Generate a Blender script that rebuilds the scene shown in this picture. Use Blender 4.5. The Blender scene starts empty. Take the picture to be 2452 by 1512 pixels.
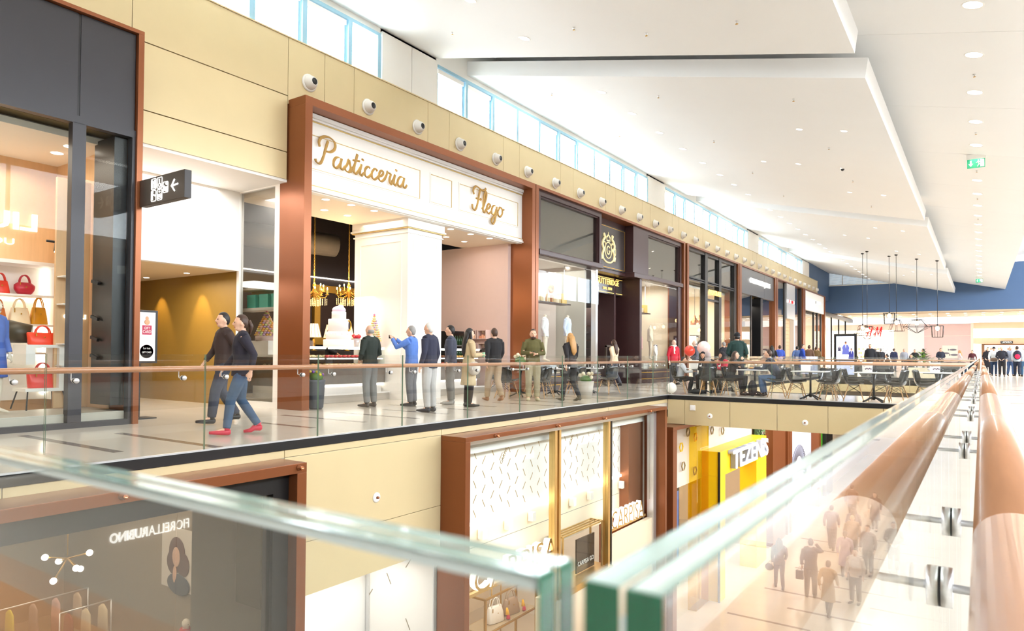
import bpy, bmesh, math, random
from mathutils import Vector, Matrix
random.seed(7)
sc = bpy.context.scene
COL = sc.collection
PI = math.pi

# ------------------------------------------------------------------ camera
cd = bpy.data.cameras.new('camera')
cam = bpy.data.objects.new('camera', cd)
COL.objects.link(cam)
YAW, PIT, ROL = math.radians(34.43), math.radians(1.1), math.radians(0.37)
fwd = Vector((-math.sin(YAW) * math.cos(PIT), math.cos(YAW) * math.cos(PIT), math.sin(PIT)))
rgt = Vector((math.cos(YAW), math.sin(YAW), 0))
upv = rgt.cross(fwd)
r2 = rgt * math.cos(ROL) + upv * math.sin(ROL)
u2 = upv * math.cos(ROL) - rgt * math.sin(ROL)
cam.matrix_world = Matrix(((r2.x, u2.x, -fwd.x, 0), (r2.y, u2.y, -fwd.y, 0), (r2.z, u2.z, -fwd.z, 1.145), (0, 0, 0, 1)))
cd.sensor_fit = 'HORIZONTAL'
cd.sensor_width = 36
cd.lens = 36 * 1640 / 2452
cd.shift_y = 61 / 2452
cd.clip_start = 0.01
cd.clip_end = 300
cd.dof.use_dof = True
cd.dof.focus_distance = 14
cd.dof.aperture_fstop = 13
sc.camera = cam

# ------------------------------------------------------------------ sky, exposure
w = bpy.data.worlds.new('sky')
sc.world = w
w.use_nodes = True
bg = w.node_tree.nodes['Background']
bg.inputs[0].default_value = (0.86, 0.93, 1.0, 1)
bg.inputs[1].default_value = 15.0
sc.view_settings.view_transform = 'Standard'
sc.view_settings.look = 'None'
sc.view_settings.gamma = 1
sc.view_settings.use_curve_mapping = False
sc.view_settings.exposure = 0.74
sc.cycles.max_bounces = 14
sc.cycles.diffuse_bounces = 6
sc.cycles.glossy_bounces = 5
sc.cycles.transmission_bounces = 14
sc.cycles.transparent_max_bounces = 40
sc.cycles.caustics_reflective = False
sc.cycles.caustics_refractive = False
sc.cycles.sample_clamp_indirect = 6
sc.cycles.use_denoising = True


def area(name, loc, size, power, color=(1, 1, 1), rot=(0, 0, 0), portal=False):
    l = bpy.data.lights.new(name, 'AREA')
    l.shape = 'RECTANGLE'
    l.size, l.size_y = size
    l.energy = power
    l.color = color
    if portal:
        l.cycles.is_portal = True
    o = bpy.data.objects.new(name, l)
    COL.objects.link(o)
    o.location = loc
    o.rotation_euler = rot
    return o


WARM = (1.0, 0.89, 0.76)
NEUT = (1.0, 0.96, 0.92)
# daylight enters through the glazed upper east wall and the west clerestory
area('east_glazing_portal', (12.45, 31, 8.0), (2.7, 76), 1, rot=(0, PI / 2, 0), portal=True)
area('clerestory_portal', (-11.75, 26, 8.1), (1.1, 66), 1, rot=(0, -PI / 2, 0), portal=True)
# shop and soffit lamps (each lights the room it hangs in)
SHOPLIGHT = [
    ('lamp_fashion_shop', (-12.6, 3.2, 4.3), (2.2, 3.8), 45, WARM),
    ('lamp_corridor', (-14.2, 7.2, 2.75), (1.6, 2.4), 70, WARM),
    ('lamp_corridor_mouth', (-12.6, 7.2, 4.55), (1.2, 2.2), 36, NEUT),
    ('lamp_pastry_soffit', (-12.45, 12.9, 4.44), (1.4, 7.2), 52, WARM),
    ('lamp_pastry_counter', (-13.3, 11, 2.6), (1.0, 3.0), 28.8, WARM),
    ('lamp_menswear', (-12.9, 19.8, 4.2), (2.4, 4.2), 64.8, NEUT),
    ('lamp_menswear_entry', (-14.4, 24.6, 3.1), (2.4, 2.6), 64.8, WARM),
    ('lamp_menswear_right', (-12.8, 27.7, 4.2), (2.2, 3.2), 72, NEUT),
    ('lamp_bags_shop', (-13.2, 34, 4.2), (3.0, 6.4), 136.8, NEUT),
    ('lamp_denim_shop', (-13.2, 42.3, 4.2), (3.0, 6.0), 144, WARM),
    ('lamp_portal_shop', (-13.2, 50.5, 4.2), (3.0, 6.0), 144, WARM),
    ('lamp_white_shop', (-13.2, 59.2, 4.2), (3.0, 6.0), 144, NEUT),
    ('lamp_court', (-4.0, 75, 5.0), (14, 8), 120, NEUT),
    ('lamp_big_store', (-9.5, 83.5, 4.4), (6, 5), 60, WARM),
    ('lamp_beige_store', (3.4, 83.5, 4.4), (7, 5), 70, WARM),
    ('lamp_lower_fashion', (-9.3, 2.6, -0.6), (2.6, 5.0), 144, WARM),
    ('lamp_lower_corridor', (-8.6, 7.1, -2.3), (1.6, 2.4), 28.8, NEUT),
    ('lamp_lower_bags', (-8.8, 13.0, -2.1), (2.0, 7.6), 90, WARM),
    ('lamp_lower_yellow', (-8.9, 24.0, -1.2), (2.6, 8.0), 144, NEUT),
    ('lamp_under_bridge', (-3.5, 20.5, -1.0), (5.5, 3.0), 144, NEUT),
    ('lamp_lower_fashion_deep', (-16, 5, -0.8), (8, 6), 302.4, WARM),
    ('lamps_raft_row', (-8.2, 30, 7.9), (0.3, 76), 340, NEUT),
    ('lamps_ceiling_row', (-0.09, 36, 7.0), (0.3, 54), 240, NEUT),
    ('lamp_lower_court', (-3.5, 32, -0.9), (5.5, 16), 648, WARM),
]
for nm, loc, sz, pw, colr in SHOPLIGHT:
    area(nm, loc, sz, pw, colr)

# ------------------------------------------------------------------ helpers


def lin(r, g, b):
    f = lambda c: (c / 255) / 12.92 if c <= 10.3 else ((c / 255 + 0.055) / 1.055) ** 2.4
    return (f(r), f(g), f(b), 1)


MATS = {}


def mat(key, rgb=(200, 200, 200), rough=0.5, metal=0.0, noise=0.0, scale=6.0, bump=0.0, emit=0.0, ecol=None, coat=0.0, stretch=None, spec=0.5):
    if key in MATS:
        return MATS[key]
    m = bpy.data.materials.new(key)
    m.use_nodes = True
    nt = m.node_tree
    p = nt.nodes['Principled BSDF']
    c = lin(*rgb)
    p.inputs['Base Color'].default_value = c
    p.inputs['Roughness'].default_value = rough
    p.inputs['Metallic'].default_value = metal
    p.inputs['Specular IOR Level'].default_value = spec
    if coat:
        p.inputs['Coat Weight'].default_value = coat
        p.inputs['Coat Roughness'].default_value = 0.06
    if emit:
        p.inputs['Emission Color'].default_value = lin(*(ecol or rgb))
        p.inputs['Emission Strength'].default_value = emit
    if noise or bump:
        tc = nt.nodes.new('ShaderNodeTexCoord')
        mp = nt.nodes.new('ShaderNodeMapping')
        nt.links.new(tc.outputs['Object'], mp.inputs[0])
        if stretch:
            mp.inputs['Scale'].default_value = stretch
        nz = nt.nodes.new('ShaderNodeTexNoise')
        nz.inputs['Scale'].default_value = scale
        nz.inputs['Detail'].default_value = 4
        nt.links.new(mp.outputs[0], nz.inputs['Vector'])
        if noise:
            mx = nt.nodes.new('ShaderNodeMixRGB')
            k1, k2 = 1 - noise, 1 + noise * 0.6
            mx.inputs[1].default_value = (c[0] * k1, c[1] * k1, c[2] * k1, 1)
            mx.inputs[2].default_value = (min(1, c[0] * k2), min(1, c[1] * k2), min(1, c[2] * k2), 1)
            nt.links.new(nz.outputs[0], mx.inputs[0])
            nt.links.new(mx.outputs[0], p.inputs['Base Color'])
        if bump:
            b = nt.nodes.new('ShaderNodeBump')
            b.inputs['Strength'].default_value = bump
            b.inputs['Distance'].default_value = 0.01
            nt.links.new(nz.outputs[0], b.inputs['Height'])
            nt.links.new(b.outputs[0], p.inputs['Normal'])
    MATS[key] = m
    return m


def glass_mat(key, tint=(0.96, 0.985, 0.97), base=0.045, gloss_tint=(1, 1, 1), rough=0.0, amp=1.0):
    """architectural pane: straight-through transmission plus Fresnel mirror reflection on both faces"""
    if key in MATS:
        return MATS[key]
    m = bpy.data.materials.new(key)
    m.use_nodes = True
    nt = m.node_tree
    nt.nodes.clear()
    out = nt.nodes.new('ShaderNodeOutputMaterial')
    tr = nt.nodes.new('ShaderNodeBsdfTransparent')
    tr.inputs[0].default_value = (*tint, 1)
    gl = nt.nodes.new('ShaderNodeBsdfGlossy')
    gl.inputs['Color'].default_value = (*gloss_tint, 1)
    gl.inputs['Roughness'].default_value = rough
    lw = nt.nodes.new('ShaderNodeLayerWeight')
    lw.inputs[0].default_value = 0.5
    pw = nt.nodes.new('ShaderNodeMath')
    pw.operation = 'POWER'
    pw.inputs[1].default_value = 5
    ma = nt.nodes.new('ShaderNodeMath')
    ma.operation = 'MULTIPLY_ADD'
    ma.inputs[1].default_value = (1 - base) * amp
    ma.inputs[2].default_value = base * amp
    mix = nt.nodes.new('ShaderNodeMixShader')
    nt.links.new(lw.outputs['Facing'], pw.inputs[0])
    nt.links.new(pw.outputs[0], ma.inputs[0])
    nt.links.new(ma.outputs[0], mix.inputs[0])
    nt.links.new(tr.outputs[0], mix.inputs[1])
    nt.links.new(gl.outputs[0], mix.inputs[2])
    nt.links.new(mix.outputs[0], out.inputs[0])
    MATS[key] = m
    return m


def solid_glass(key, density=2.6):
    """thick float glass: refracting surface with green absorption inside"""
    m = bpy.data.materials.new(key)
    m.use_nodes = True
    nt = m.node_tree
    nt.nodes.clear()
    out = nt.nodes.new('ShaderNodeOutputMaterial')
    g = nt.nodes.new('ShaderNodeBsdfGlass')
    g.inputs['IOR'].default_value = 1.5
    g.inputs['Roughness'].default_value = 0
    g.inputs['Color'].default_value = (1, 1, 1, 1)
    v = nt.nodes.new('ShaderNodeVolumeAbsorption')
    v.inputs['Color'].default_value = (0.30, 0.86, 0.62, 1)
    v.inputs['Density'].default_value = density
    nt.links.new(g.outputs[0], out.inputs[0])
    nt.links.new(v.outputs[0], out.inputs[1])
    MATS[key] = m
    return m


class MB:
    """collects faces and links them as one mesh object"""

    def __init__(s):
        s.v, s.f, s.m, s.sm = [], [], [], []

    def add(s, vs, fs, m=0, smooth=False):
        n = len(s.v)
        s.v += [tuple(v) for v in vs]
        for f in fs:
            s.f.append(tuple(i + n for i in f))
            s.m.append(m)
            s.sm.append(smooth)
        return s

    def box(s, x0, x1, y0, y1, z0, z1, m=0):
        if x0 > x1: x0, x1 = x1, x0
        if y0 > y1: y0, y1 = y1, y0
        if z0 > z1: z0, z1 = z1, z0
        vs = [(x, y, z) for x in (x0, x1) for y in (y0, y1) for z in (z0, z1)]
        return s.add(vs, [(0, 1, 3, 2), (4, 6, 7, 5), (0, 4, 5, 1), (2, 3, 7, 6), (0, 2, 6, 4), (1, 5, 7, 3)], m)

    def obox(s, c, half, axes, m=0):
        X, Y, Z = [Vector(a) for a in axes]
        c = Vector(c)
        vs = [c + X * (a * half[0]) + Y * (b * half[1]) + Z * (d * half[2]) for a in (-1, 1) for b in (-1, 1) for d in (-1, 1)]
        return s.add(vs, [(0, 1, 3, 2), (4, 6, 7, 5), (0, 4, 5, 1), (2, 3, 7, 6), (0, 2, 6, 4), (1, 5, 7, 3)], m)

    def bbox(s, x0, x1, y0, y1, z0, z1, b=0.01, m=0):
        """box with chamfered edges"""
        bm = bmesh.new()
        bmesh.ops.create_cube(bm, size=1)
        for v in bm.verts:
            v.co = Vector(((x0 + x1) / 2 + v.co.x * (x1 - x0), (y0 + y1) / 2 + v.co.y * (y1 - y0), (z0 + z1) / 2 + v.co.z * (z1 - z0)))
        bmesh.ops.bevel(bm, geom=bm.edges[:], offset=b, segments=2, affect='EDGES', profile=0.7)
        bm.verts.index_update()
        s.add([v.co[:] for v in bm.verts], [[v.index for v in f.verts] for f in bm.faces], m)
        bm.free()
        return s

    def tube(s, pts, r, n=8, m=0, caps=True, ref=None, smooth=True, closed=False):
        """sweep of an ellipse: r is a radius, a list of radii or a list of (ra, rb)"""
        pts = [Vector(p) for p in pts]
        k = len(pts)
        rs = r if isinstance(r, (list, tuple)) else [r] * k
        rs = [(q if isinstance(q, (list, tuple)) else (q, q)) for q in rs]
        ref = Vector(ref) if ref else None
        vs = []
        prev = None
        for i, p in enumerate(pts):
            if closed:
                t = pts[(i + 1) % k] - pts[i - 1]
            else:
                t = pts[min(i + 1, k - 1)] - pts[max(i - 1, 0)]
            if t.length < 1e-9: t = Vector((0, 0, 1))
            t.normalize()
            a = ref if ref is not None else prev
            if a is None:
                a = Vector((1, 0, 0)) if abs(t.x) < 0.8 else Vector((0, 1, 0))
            a = a - t * a.dot(t)
            if a.length < 1e-6:
                a = Vector((0, 1, 0)) - t * t.y
            a.normalize()
            prev = a
            b = t.cross(a)
            ra, rb = rs[i]
            for j in range(n):
                q = 2 * PI * j / n
                vs.append(p + a * (ra * math.cos(q)) + b * (rb * math.sin(q)))
        fs = []
        for i in range(k if closed else k - 1):
            for j in range(n):
                a0, b0 = i * n + j, i * n + (j + 1) % n
                i2 = (i + 1) % k
                fs.append((a0, b0, i2 * n + (j + 1) % n, i2 * n + j))
        if caps and not closed:
            fs.append(tuple(range(n - 1, -1, -1)))
            fs.append(tuple((k - 1) * n + j for j in range(n)))
        return s.add(vs, fs, m, smooth)

    def lathe(s, prof, c=(0, 0, 0), n=16, m=0, smooth=True, axis='z', caps=True):
        vs = []
        for r, h in prof:
            for j in range(n):
                q = 2 * PI * j / n
                a, b = r * math.cos(q), r * math.sin(q)
                if axis == 'z': p = (c[0] + a, c[1] + b, c[2] + h)
                elif axis == 'x': p = (c[0] + h, c[1] + a, c[2] + b)
                else: p = (c[0] + b, c[1] + h, c[2] + a)
                vs.append(p)
        fs = []
        k = len(prof)
        for i in range(k - 1):
            for j in range(n):
                fs.append((i * n + j, i * n + (j + 1) % n, (i + 1) * n + (j + 1) % n, (i + 1) * n + j))
        if caps:
            fs.append(tuple(range(n - 1, -1, -1)))
            fs.append(tuple((k - 1) * n + j for j in range(n)))
        return s.add(vs, fs, m, smooth)

    def ball(s, c, r, nu=10, nv=7, m=0, fn=None, axes=None):
        r = r if isinstance(r, (list, tuple)) else (r, r, r)
        A = [Vector(a) for a in axes] if axes else None
        vs, fs = [], []
        for i in range(nv + 1):
            th = PI * i / nv
            for j in range(nu):
                ph = 2 * PI * j / nu
                d = Vector((math.sin(th) * math.cos(ph), math.sin(th) * math.sin(ph), math.cos(th)))
                q = Vector((d.x * r[0], d.y * r[1], d.z * r[2]))
                if fn: q = fn(d, q)
                if A: q = A[0] * q.x + A[1] * q.y + A[2] * q.z
                vs.append(q + Vector(c))
        for i in range(nv):
            for j in range(nu):
                fs.append((i * nu + j, (i + 1) * nu + j, (i + 1) * nu + (j + 1) % nu, i * nu + (j + 1) % nu))
        return s.add(vs, fs, m, True)

    def prism(s, poly, fn, d0, d1, m=0):
        """extrude a 2-D polygon: fn(a, b, d) -> point"""
        n = len(poly)
        vs = [fn(a, b, d0) for a, b in poly] + [fn(a, b, d1) for a, b in poly]
        fs = [tuple(range(n - 1, -1, -1)), tuple(range(n, 2 * n))]
        for i in range(n):
            j = (i + 1) % n
            fs.append((i, j, n + j, n + i))
        return s.add(vs, fs, m)

    def frame(s, y0, y1, z0, z1, w, x0, x1, m=0, bottom=True):
        """rectangular frame in a plane of constant x"""
        s.box(x0, x1, y0, y1, z1 - w, z1, m)
        s.box(x0, x1, y0, y0 + w, z0, z1 - w, m)
        s.box(x0, x1, y1 - w, y1, z0, z1 - w, m)
        if bottom: s.box(x0, x1, y0 + w, y1 - w, z0, z0 + w, m)
        return s

    def mesh(s, name, org=(0, 0, 0)):
        me = bpy.data.meshes.new(name)
        o = Vector(org)
        me.from_pydata([Vector(v) - o for v in s.v], [], s.f)
        me.polygons.foreach_set('material_index', s.m)
        me.polygons.foreach_set('use_smooth', s.sm)
        me.update()
        bm = bmesh.new()
        bm.from_mesh(me)
        bmesh.ops.recalc_face_normals(bm, faces=bm.faces)
        bm.to_mesh(me)
        bm.free()
        return me

    def build(s, name, mats, parent=None, label=None, kind=None):
        org = ORG.get(parent.name, (0, 0, 0)) if parent else (0, 0, 0)
        me = s.mesh(name, org)
        for mm in (mats if isinstance(mats, (list, tuple)) else [mats]):
            me.materials.append(mm)
        o = bpy.data.objects.new(name, me)
        COL.objects.link(o)
        if parent:
            o.parent = parent
            ORG[o.name] = org
        if label: o['label'] = label
        if kind: o['kind'] = kind
        return o


ORG = {}


def thing(name, label, cat, loc=(0, 0, 0), rotz=0.0, group=None):
    o = bpy.data.objects.new(name, None)
    COL.objects.link(o)
    o.location = loc
    o.rotation_euler = (0, 0, rotz)
    o.empty_display_size = 0.2
    o['label'] = label
    o['category'] = cat
    if group: o['group'] = group
    if rotz == 0.0: ORG[o.name] = tuple(loc)
    else: ORG[o.name] = (0, 0, 0)
    return o


def local(o):
    """parts of this thing are given in its own axes"""
    ORG[o.name] = (0, 0, 0)
    return o


_T = 'first second third fourth fifth sixth seventh eighth ninth tenth eleventh twelfth thirteenth fourteenth fifteenth sixteenth seventeenth eighteenth nineteenth'.split()


def nth(i):
    """0 -> first, 20 -> twenty-first"""
    i += 1
    if i < 20: return _T[i - 1]
    tens = ('twent', 'thirt', 'fort')[i // 10 - 2]
    return tens + 'ieth' if i % 10 == 0 else tens + 'y-' + _T[i % 10 - 1]


def tag(o, label, cat, group=None):
    o['label'] = label
    o['category'] = cat
    if group: o['group'] = group
    return o


def struct(o):
    o['kind'] = 'structure'
    return o


def piece(src, name, parent, loc=(0, 0, 0)):
    """another object that shares the mesh of src"""
    o = bpy.data.objects.new(name, src.data)
    COL.objects.link(o)
    o.parent = parent
    o.location = loc
    return o


def dup(root, loc, rotz=None, label=None, group=None):
    kids = [(o, o.children) for o in root.children]
    r = root.copy()
    COL.objects.link(r)
    r.location = loc
    if rotz is not None: r.rotation_euler = (0, 0, rotz)
    if label: r['label'] = label
    if group: r['group'] = group
    for ch, subs in kids:
        c = ch.copy()
        COL.objects.link(c)
        c.parent = r
        for g in subs:
            d = g.copy()
            COL.objects.link(d)
            d.parent = c
    return r


def look_x(c):   # text plane facing +x (west shops)
    return Matrix(((0, 0, 1, c[0]), (1, 0, 0, c[1]), (0, 1, 0, c[2]), (0, 0, 0, 1)))


def look_ny(c):  # text plane facing -y
    return Matrix(((1, 0, 0, c[0]), (0, 0, -1, c[1]), (0, 1, 0, c[2]), (0, 0, 0, 1)))


def look_nx(c):  # text plane facing -x
    return Matrix(((0, 0, -1, c[0]), (-1, 0, 0, c[1]), (0, 1, 0, c[2]), (0, 0, 0, 1)))


def look_px(c):  # text read from behind the pane, facing -x but laid along +y (reads reversed from +x)
    return look_nx(c)


def text(body, mtx, height, depth, mt, name, parent, width=None, offset=0.0, shear=0.0, space=1.0):
    """solid lettering whose lower left corner is the origin of mtx"""
    cu = bpy.data.curves.new(name, 'FONT')
    cu.body = body
    cu.size = 1
    cu.extrude = 0.5
    cu.offset = offset
    cu.shear = shear
    cu.space_character = space
    cu.resolution_u = 3
    ob = bpy.data.objects.new(name, cu)
    COL.objects.link(ob)
    me = bpy.data.meshes.new_from_object(ob.evaluated_get(bpy.context.evaluated_depsgraph_get()))
    bpy.data.objects.remove(ob)
    bpy.data.curves.remove(cu)
    xs = [v.co.x for v in me.vertices]
    ys = [v.co.y for v in me.vertices]
    x0, x1, y0, y1 = min(xs), max(xs), min(ys), max(ys)
    ky = height / (y1 - y0)
    kx = (width / (x1 - x0)) if width else ky
    org = Vector(ORG.get(parent.name, (0, 0, 0))) if parent else Vector((0, 0, 0))
    for v in me.vertices:
        p = Vector(((v.co.x - x0) * kx, (v.co.y - y0) * ky, (v.co.z + 0.5) * depth))
        v.co = mtx @ p - org
    me.name = name
    me.materials.clear()
    me.materials.append(mt)
    o = bpy.data.objects.new(name, me)
    COL.objects.link(o)
    if parent:
        o.parent = parent
        ORG[o.name] = tuple(org)
    return o

# ------------------------------------------------------------------ materials
BEIGE = mat('champagne_panel', (218, 198, 154), 0.34, 0.2, noise=0.05, scale=1.5)
BEIGE_D = mat('panel_gap', (120, 100, 62), 0.6)
COPPER = mat('copper_paint', (140, 82, 48), 0.33, 0.5, noise=0.06, scale=3)
WHITE = mat('white_paint', (243, 240, 235), 0.55, noise=0.02, scale=2)
CEIL = mat('ceiling_paint', (243, 244, 245), 0.62, noise=0.02, scale=0.8)
SEAM = mat('seam_grey', (150, 142, 132), 0.7)
ROOFM = mat('roof_dark', (70, 66, 62), 0.8, noise=0.1)
CHAR = mat('charcoal_panel', (50, 48, 52), 0.42, noise=0.06, scale=4)
BLACK = mat('black_metal', (24, 23, 24), 0.35, noise=0.1)
BLACKG = mat('black_gloss', (14, 14, 15), 0.08, noise=0.05, coat=0.6)
STEEL = mat('brushed_steel', (222, 222, 222), 0.34, 0.7, noise=0.08, scale=30, stretch=(1, 1, 12))
BLUEG = mat('window_frame_blue', (150, 190, 210), 0.45, noise=0.03)
NAVY = mat('slate_blue_wall', (74, 100, 136), 0.6, noise=0.06, scale=1)
WOODW = mat('dark_mahogany', (62, 38, 38), 0.32, noise=0.22, scale=5, stretch=(8, 8, 0.6))
OAK = mat('pale_oak', (222, 184, 140), 0.5, noise=0.14, scale=4, stretch=(6, 6, 0.5))
GOLD = mat('gold_leaf', (196, 150, 62), 0.32, 0.85, noise=0.12, scale=12)
SIGNGOLD = mat('sign_gold', (176, 136, 66), 0.5, 0.1, noise=0.05)
LEDW = mat('led_white', (255, 250, 240), 0.5, emit=4, ecol=(255, 246, 230), noise=0.01)
LEDC = mat('led_cold', (255, 255, 255), 0.5, emit=5, ecol=(246, 250, 255), noise=0.01)
LAMPW = mat('lamp_face', (255, 246, 236), 0.5, emit=6, ecol=(255, 244, 230), noise=0.01)
LETW = mat('letter_lit', (255, 253, 248), 0.5, emit=1.1, ecol=(255, 252, 246), noise=0.01)
LETG = mat('letter_lit_gold', (255, 214, 120), 0.5, emit=0.75, ecol=(255, 206, 110), noise=0.01)
LETR = mat('letter_red', (226, 18, 30), 0.5, emit=0.5, ecol=(230, 10, 24), noise=0.02)
GLASS = glass_mat('clear_pane', (0.97, 0.985, 0.975), 0.02, amp=0.3)
GLASSB = glass_mat('balustrade_pane', (0.975, 0.985, 0.98), 0.04)
GLASSD = glass_mat('reflective_pane', (0.80, 0.80, 0.78), 0.10)
GLASSI = glass_mat('bonded_pane', (0.99, 0.995, 0.99), 0.0)
for _n in GLASSI.node_tree.nodes:      # faces bonded to the interlayer do not reflect
    if _n.type == 'MATH' and _n.operation == 'MULTIPLY_ADD': _n.inputs[1].default_value = 0
EDGEG = mat('glass_edge_green', (120, 150, 128), 0.2, noise=0.05)
EDGET = mat('glass_top_edge', (128, 152, 140), 0.10, noise=0.10, scale=30, spec=0.9)  # same glass as the end edge; paler tone painted in for its light
EDGEE = mat('glass_end_edge', (14, 84, 56), 0.12, noise=0.25, scale=14, stretch=(30, 30, 1))  # dark tone painted in for the long light path through the pane
PVB = mat('interlayer', (206, 220, 224), 0.3, noise=0.04)


def marble(key, rgb, rough, vein):
    m = mat(key, rgb, rough, noise=vein, scale=1.1, stretch=(0.5, 2.2, 1))
    return m


FLOOR = marble('cream_marble', (212, 203, 190), 0.16, 0.10)
INLAY = mat('inlay_stone', (128, 116, 108), 0.15, noise=0.2, scale=5)
FLOORL = marble('cream_marble_lower', (216, 202, 184), 0.14, 0.10)

# ------------------------------------------------------------------ floors
m = MB()
m.box(-23, -7.37, -6, 92, -0.4, 0)
m.box(-7.37, -0.10, 18.57, 22.2, -0.4, 0)
m.box(-7.37, -0.10, 42, 92, -0.4, 0)
m.box(-7.37, -0.10, -6, 0.10, -0.4, 0)
m.box(-0.10, 12.5, -6, 92, -0.4, 0)
fl = struct(m.build('floor', FLOOR))
fll = struct(MB().box(-23, 12.5, -6, 92, -6.9, -6.5).build('floor', FLOORL))
random.seed(3)
strips = [(3.92, -10.7, -8.1), (4.83, -10.0, -7.55), (6.92, -9.7, -8.4)]
for k in range(9):
    y = 8.0 + k * 1.02
    a = -10.9 + random.uniform(0, 1.4)
    strips.append((y, a, a + random.uniform(1.6, 2.6)))
for k in range(14):
    y = 18.9 + k * 1.7
    a = -10.9 + random.uniform(0, 1.2)
    strips.append((y, a, a + random.uniform(1.6, 2.4)))
for k in range(16):
    y = 2.2 + k * 2.1
    a = 0.25 + random.uniform(0, 1.2)
    strips.append((y, a, a + random.uniform(1.5, 2.6)))
for y, a, b in strips:
    MB().box(a, b, y - 0.06, y + 0.06, 0.0, 0.0012).build('inlay_strip', INLAY, fl)
for k in range(18):
    y = 7.5 + k * 1.45
    a = -6.6 + (k * 1.37) % 2.4
    for q in range(2):
        x = a + q * 3.1
        MB().box(x, min(x + 2.3, -0.4), y - 0.06, y + 0.06, -6.5, -6.4988).build('inlay_strip', INLAY, fll)

# ------------------------------------------------------------------ ceiling: sloping upper soffit, four hung rafts, roof
SL = -0.2314
U = lambda x: 7.10 + SL * x
Pz = lambda x: 6.151 + SL * x
up = struct(MB().add([(-11.9, -6, U(-11.9) + .06), (1.634, -6, U(1.634) + .06), (1.634, 69.5, U(1.634) + .06), (-11.9, 69.5, U(-11.9) + .06),
                      (-11.9, -6, 10.6), (1.634, -6, 9.6), (1.634, 69.5, 9.6), (-11.9, 69.5, 10.6)],
                     [(0, 1, 2, 3), (4, 5, 6, 7), (0, 1, 5, 4), (1, 2, 6, 5), (2, 3, 7, 6), (3, 0, 4, 7)]).build('ceiling', SEAM))


def slab(x0, x1, y0, y1, fz, th, lean=0.0):
    return MB().add([(x0, y0, fz(x0)), (x1, y0, fz(x1)), (x1, y1, fz(x1)), (x0, y1, fz(x0)),
                     (x0, y0, fz(x0) + th), (x1 + lean, y0, fz(x1) + th), (x1 + lean, y1, fz(x1) + th), (x0, y1, fz(x0) + th)],
                    [(0, 1, 2, 3), (4, 5, 6, 7), (0, 1, 5, 4), (1, 2, 6, 5), (2, 3, 7, 6), (3, 0, 4, 7)])


y = 15.07 - 4.63 * 5
while y < 69:
    slab(-11.9, 1.634, max(y, -6) + .006, min(y + 4.63, 69.4) - .006, U, 0.055).build('ceiling_panel', CEIL, up)
    y += 4.63
for a, b in ((-6, 13.49), (14.81, 31.7), (33.3, 50.4), (53, 68.98)):
    r = struct(slab(-11.72, -1.843, a, b, Pz, 0.39, 0.055).build('ceiling', CEIL))

# ------------------------------------------------------------------ west wall: champagne panels with open joints
wl = struct(MB().box(-11.95, -11.62, -6, 63.2, 4.66, 7.54).build('wall_left', BEIGE_D))
js = [-6, -2.6, 0.8, 3.2, 5.695, 8.786, 9.72, 10.555]
y = 10.555
for k in range(40):
    y += (2.48, 0.85)[k % 2]
    if y < 62.4: js.append(y)
js.append(63.2)
for a, b in zip(js[:-1], js[1:]):
    rows = [(6.36, 7.55), (5.21, 6.35), (4.65, 5.2)] if 5.6 < a < 8.7 else [(6.2, 7.55)]
    for z0, z1 in rows:
        MB().bbox(-11.63, -11.57, a + .005, b - .005, z0 + .004, z1 - .004, 0.004).build('panel', BEIGE, wl)
MB().box(-11.98, -11.55, -6, 63.2, 7.55, 7.575).build('coping', BEIGE, wl)
# clerestory: piers, glazing bays
wc = struct(MB().box(-11.98, -11.72, -6, -2, 7.575, 10).box(-11.98, -11.72, 11.5, 13.5, 7.575, 10).box(-11.98, -11.72, 27.15, 29.08, 7.575, 10)
            .box(-11.98, -11.72, 42.3, 44.75, 7.575, 10).box(-11.98, -11.72, 57.7, 60.2, 7.575, 10).box(-11.98, -11.72, -6, 69.4, 8.70, 10.2).build('wall_left', WHITE))
for a, b in ((11.5, 12.52), (12.53, 13.5), (27.15, 29.08), (42.3, 44.75), (57.7, 60.2)):
    MB().bbox(-11.73, -11.66, a + .004, b - .004, 7.58, 8.78, 0.004).build('panel', WHITE, wc)
struct(MB().box(-11.98, -11.66, 60.2, 69.4, 7.575, 9.6).build('wall_left', NAVY))
WIN_BAYS = [(-2.0, 11.45), (13.51, 27.12), (29.1, 42.25), (44.75, 57.65)]
for n, (a, b) in enumerate(WIN_BAYS):
    wo = thing('window_%d' % (n + 1), 'strip of clerestory windows with pale blue frames', 'window', (-11.72, a, 7.575))
    del wo['category'], wo['label']
    struct(wo)
    npn = max(1, round((b - a) / 1.255))
    st = 1.255
    MB().box(-11.8, -11.66, a, b, 8.62, 8.70).build('header', BLUEG, wo)
    MB().box(-11.8, -11.66, a, b, 7.575, 7.60).build('sill', BLUEG, wo)
    k = 0
    y = a
    while y < b - 0.3:
        y1 = min(y + st, b)
        MB().box(-11.8, -11.64, y1 - 0.11, y1, 7.60, 8.62).build('mullion', BLUEG, wo)
        if k % 4 in (0, 1):      # opening lights carry a second frame and a blind cassette
            f = MB().frame(y + .02, y1 - .13, 7.60, 8.60, 0.045, -11.77, -11.71).build('sash', BLUEG, wo)
            MB().box(-11.77, -11.68, y + .03, y1 - .14, 8.49, 8.60).build('blind_cassette', WHITE, f)
        MB().box(-11.78, -11.772, y + .01, y1 - .10, 7.61, 8.61).build('pane', GLASS, wo)
        y = y1
        k += 1

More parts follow.
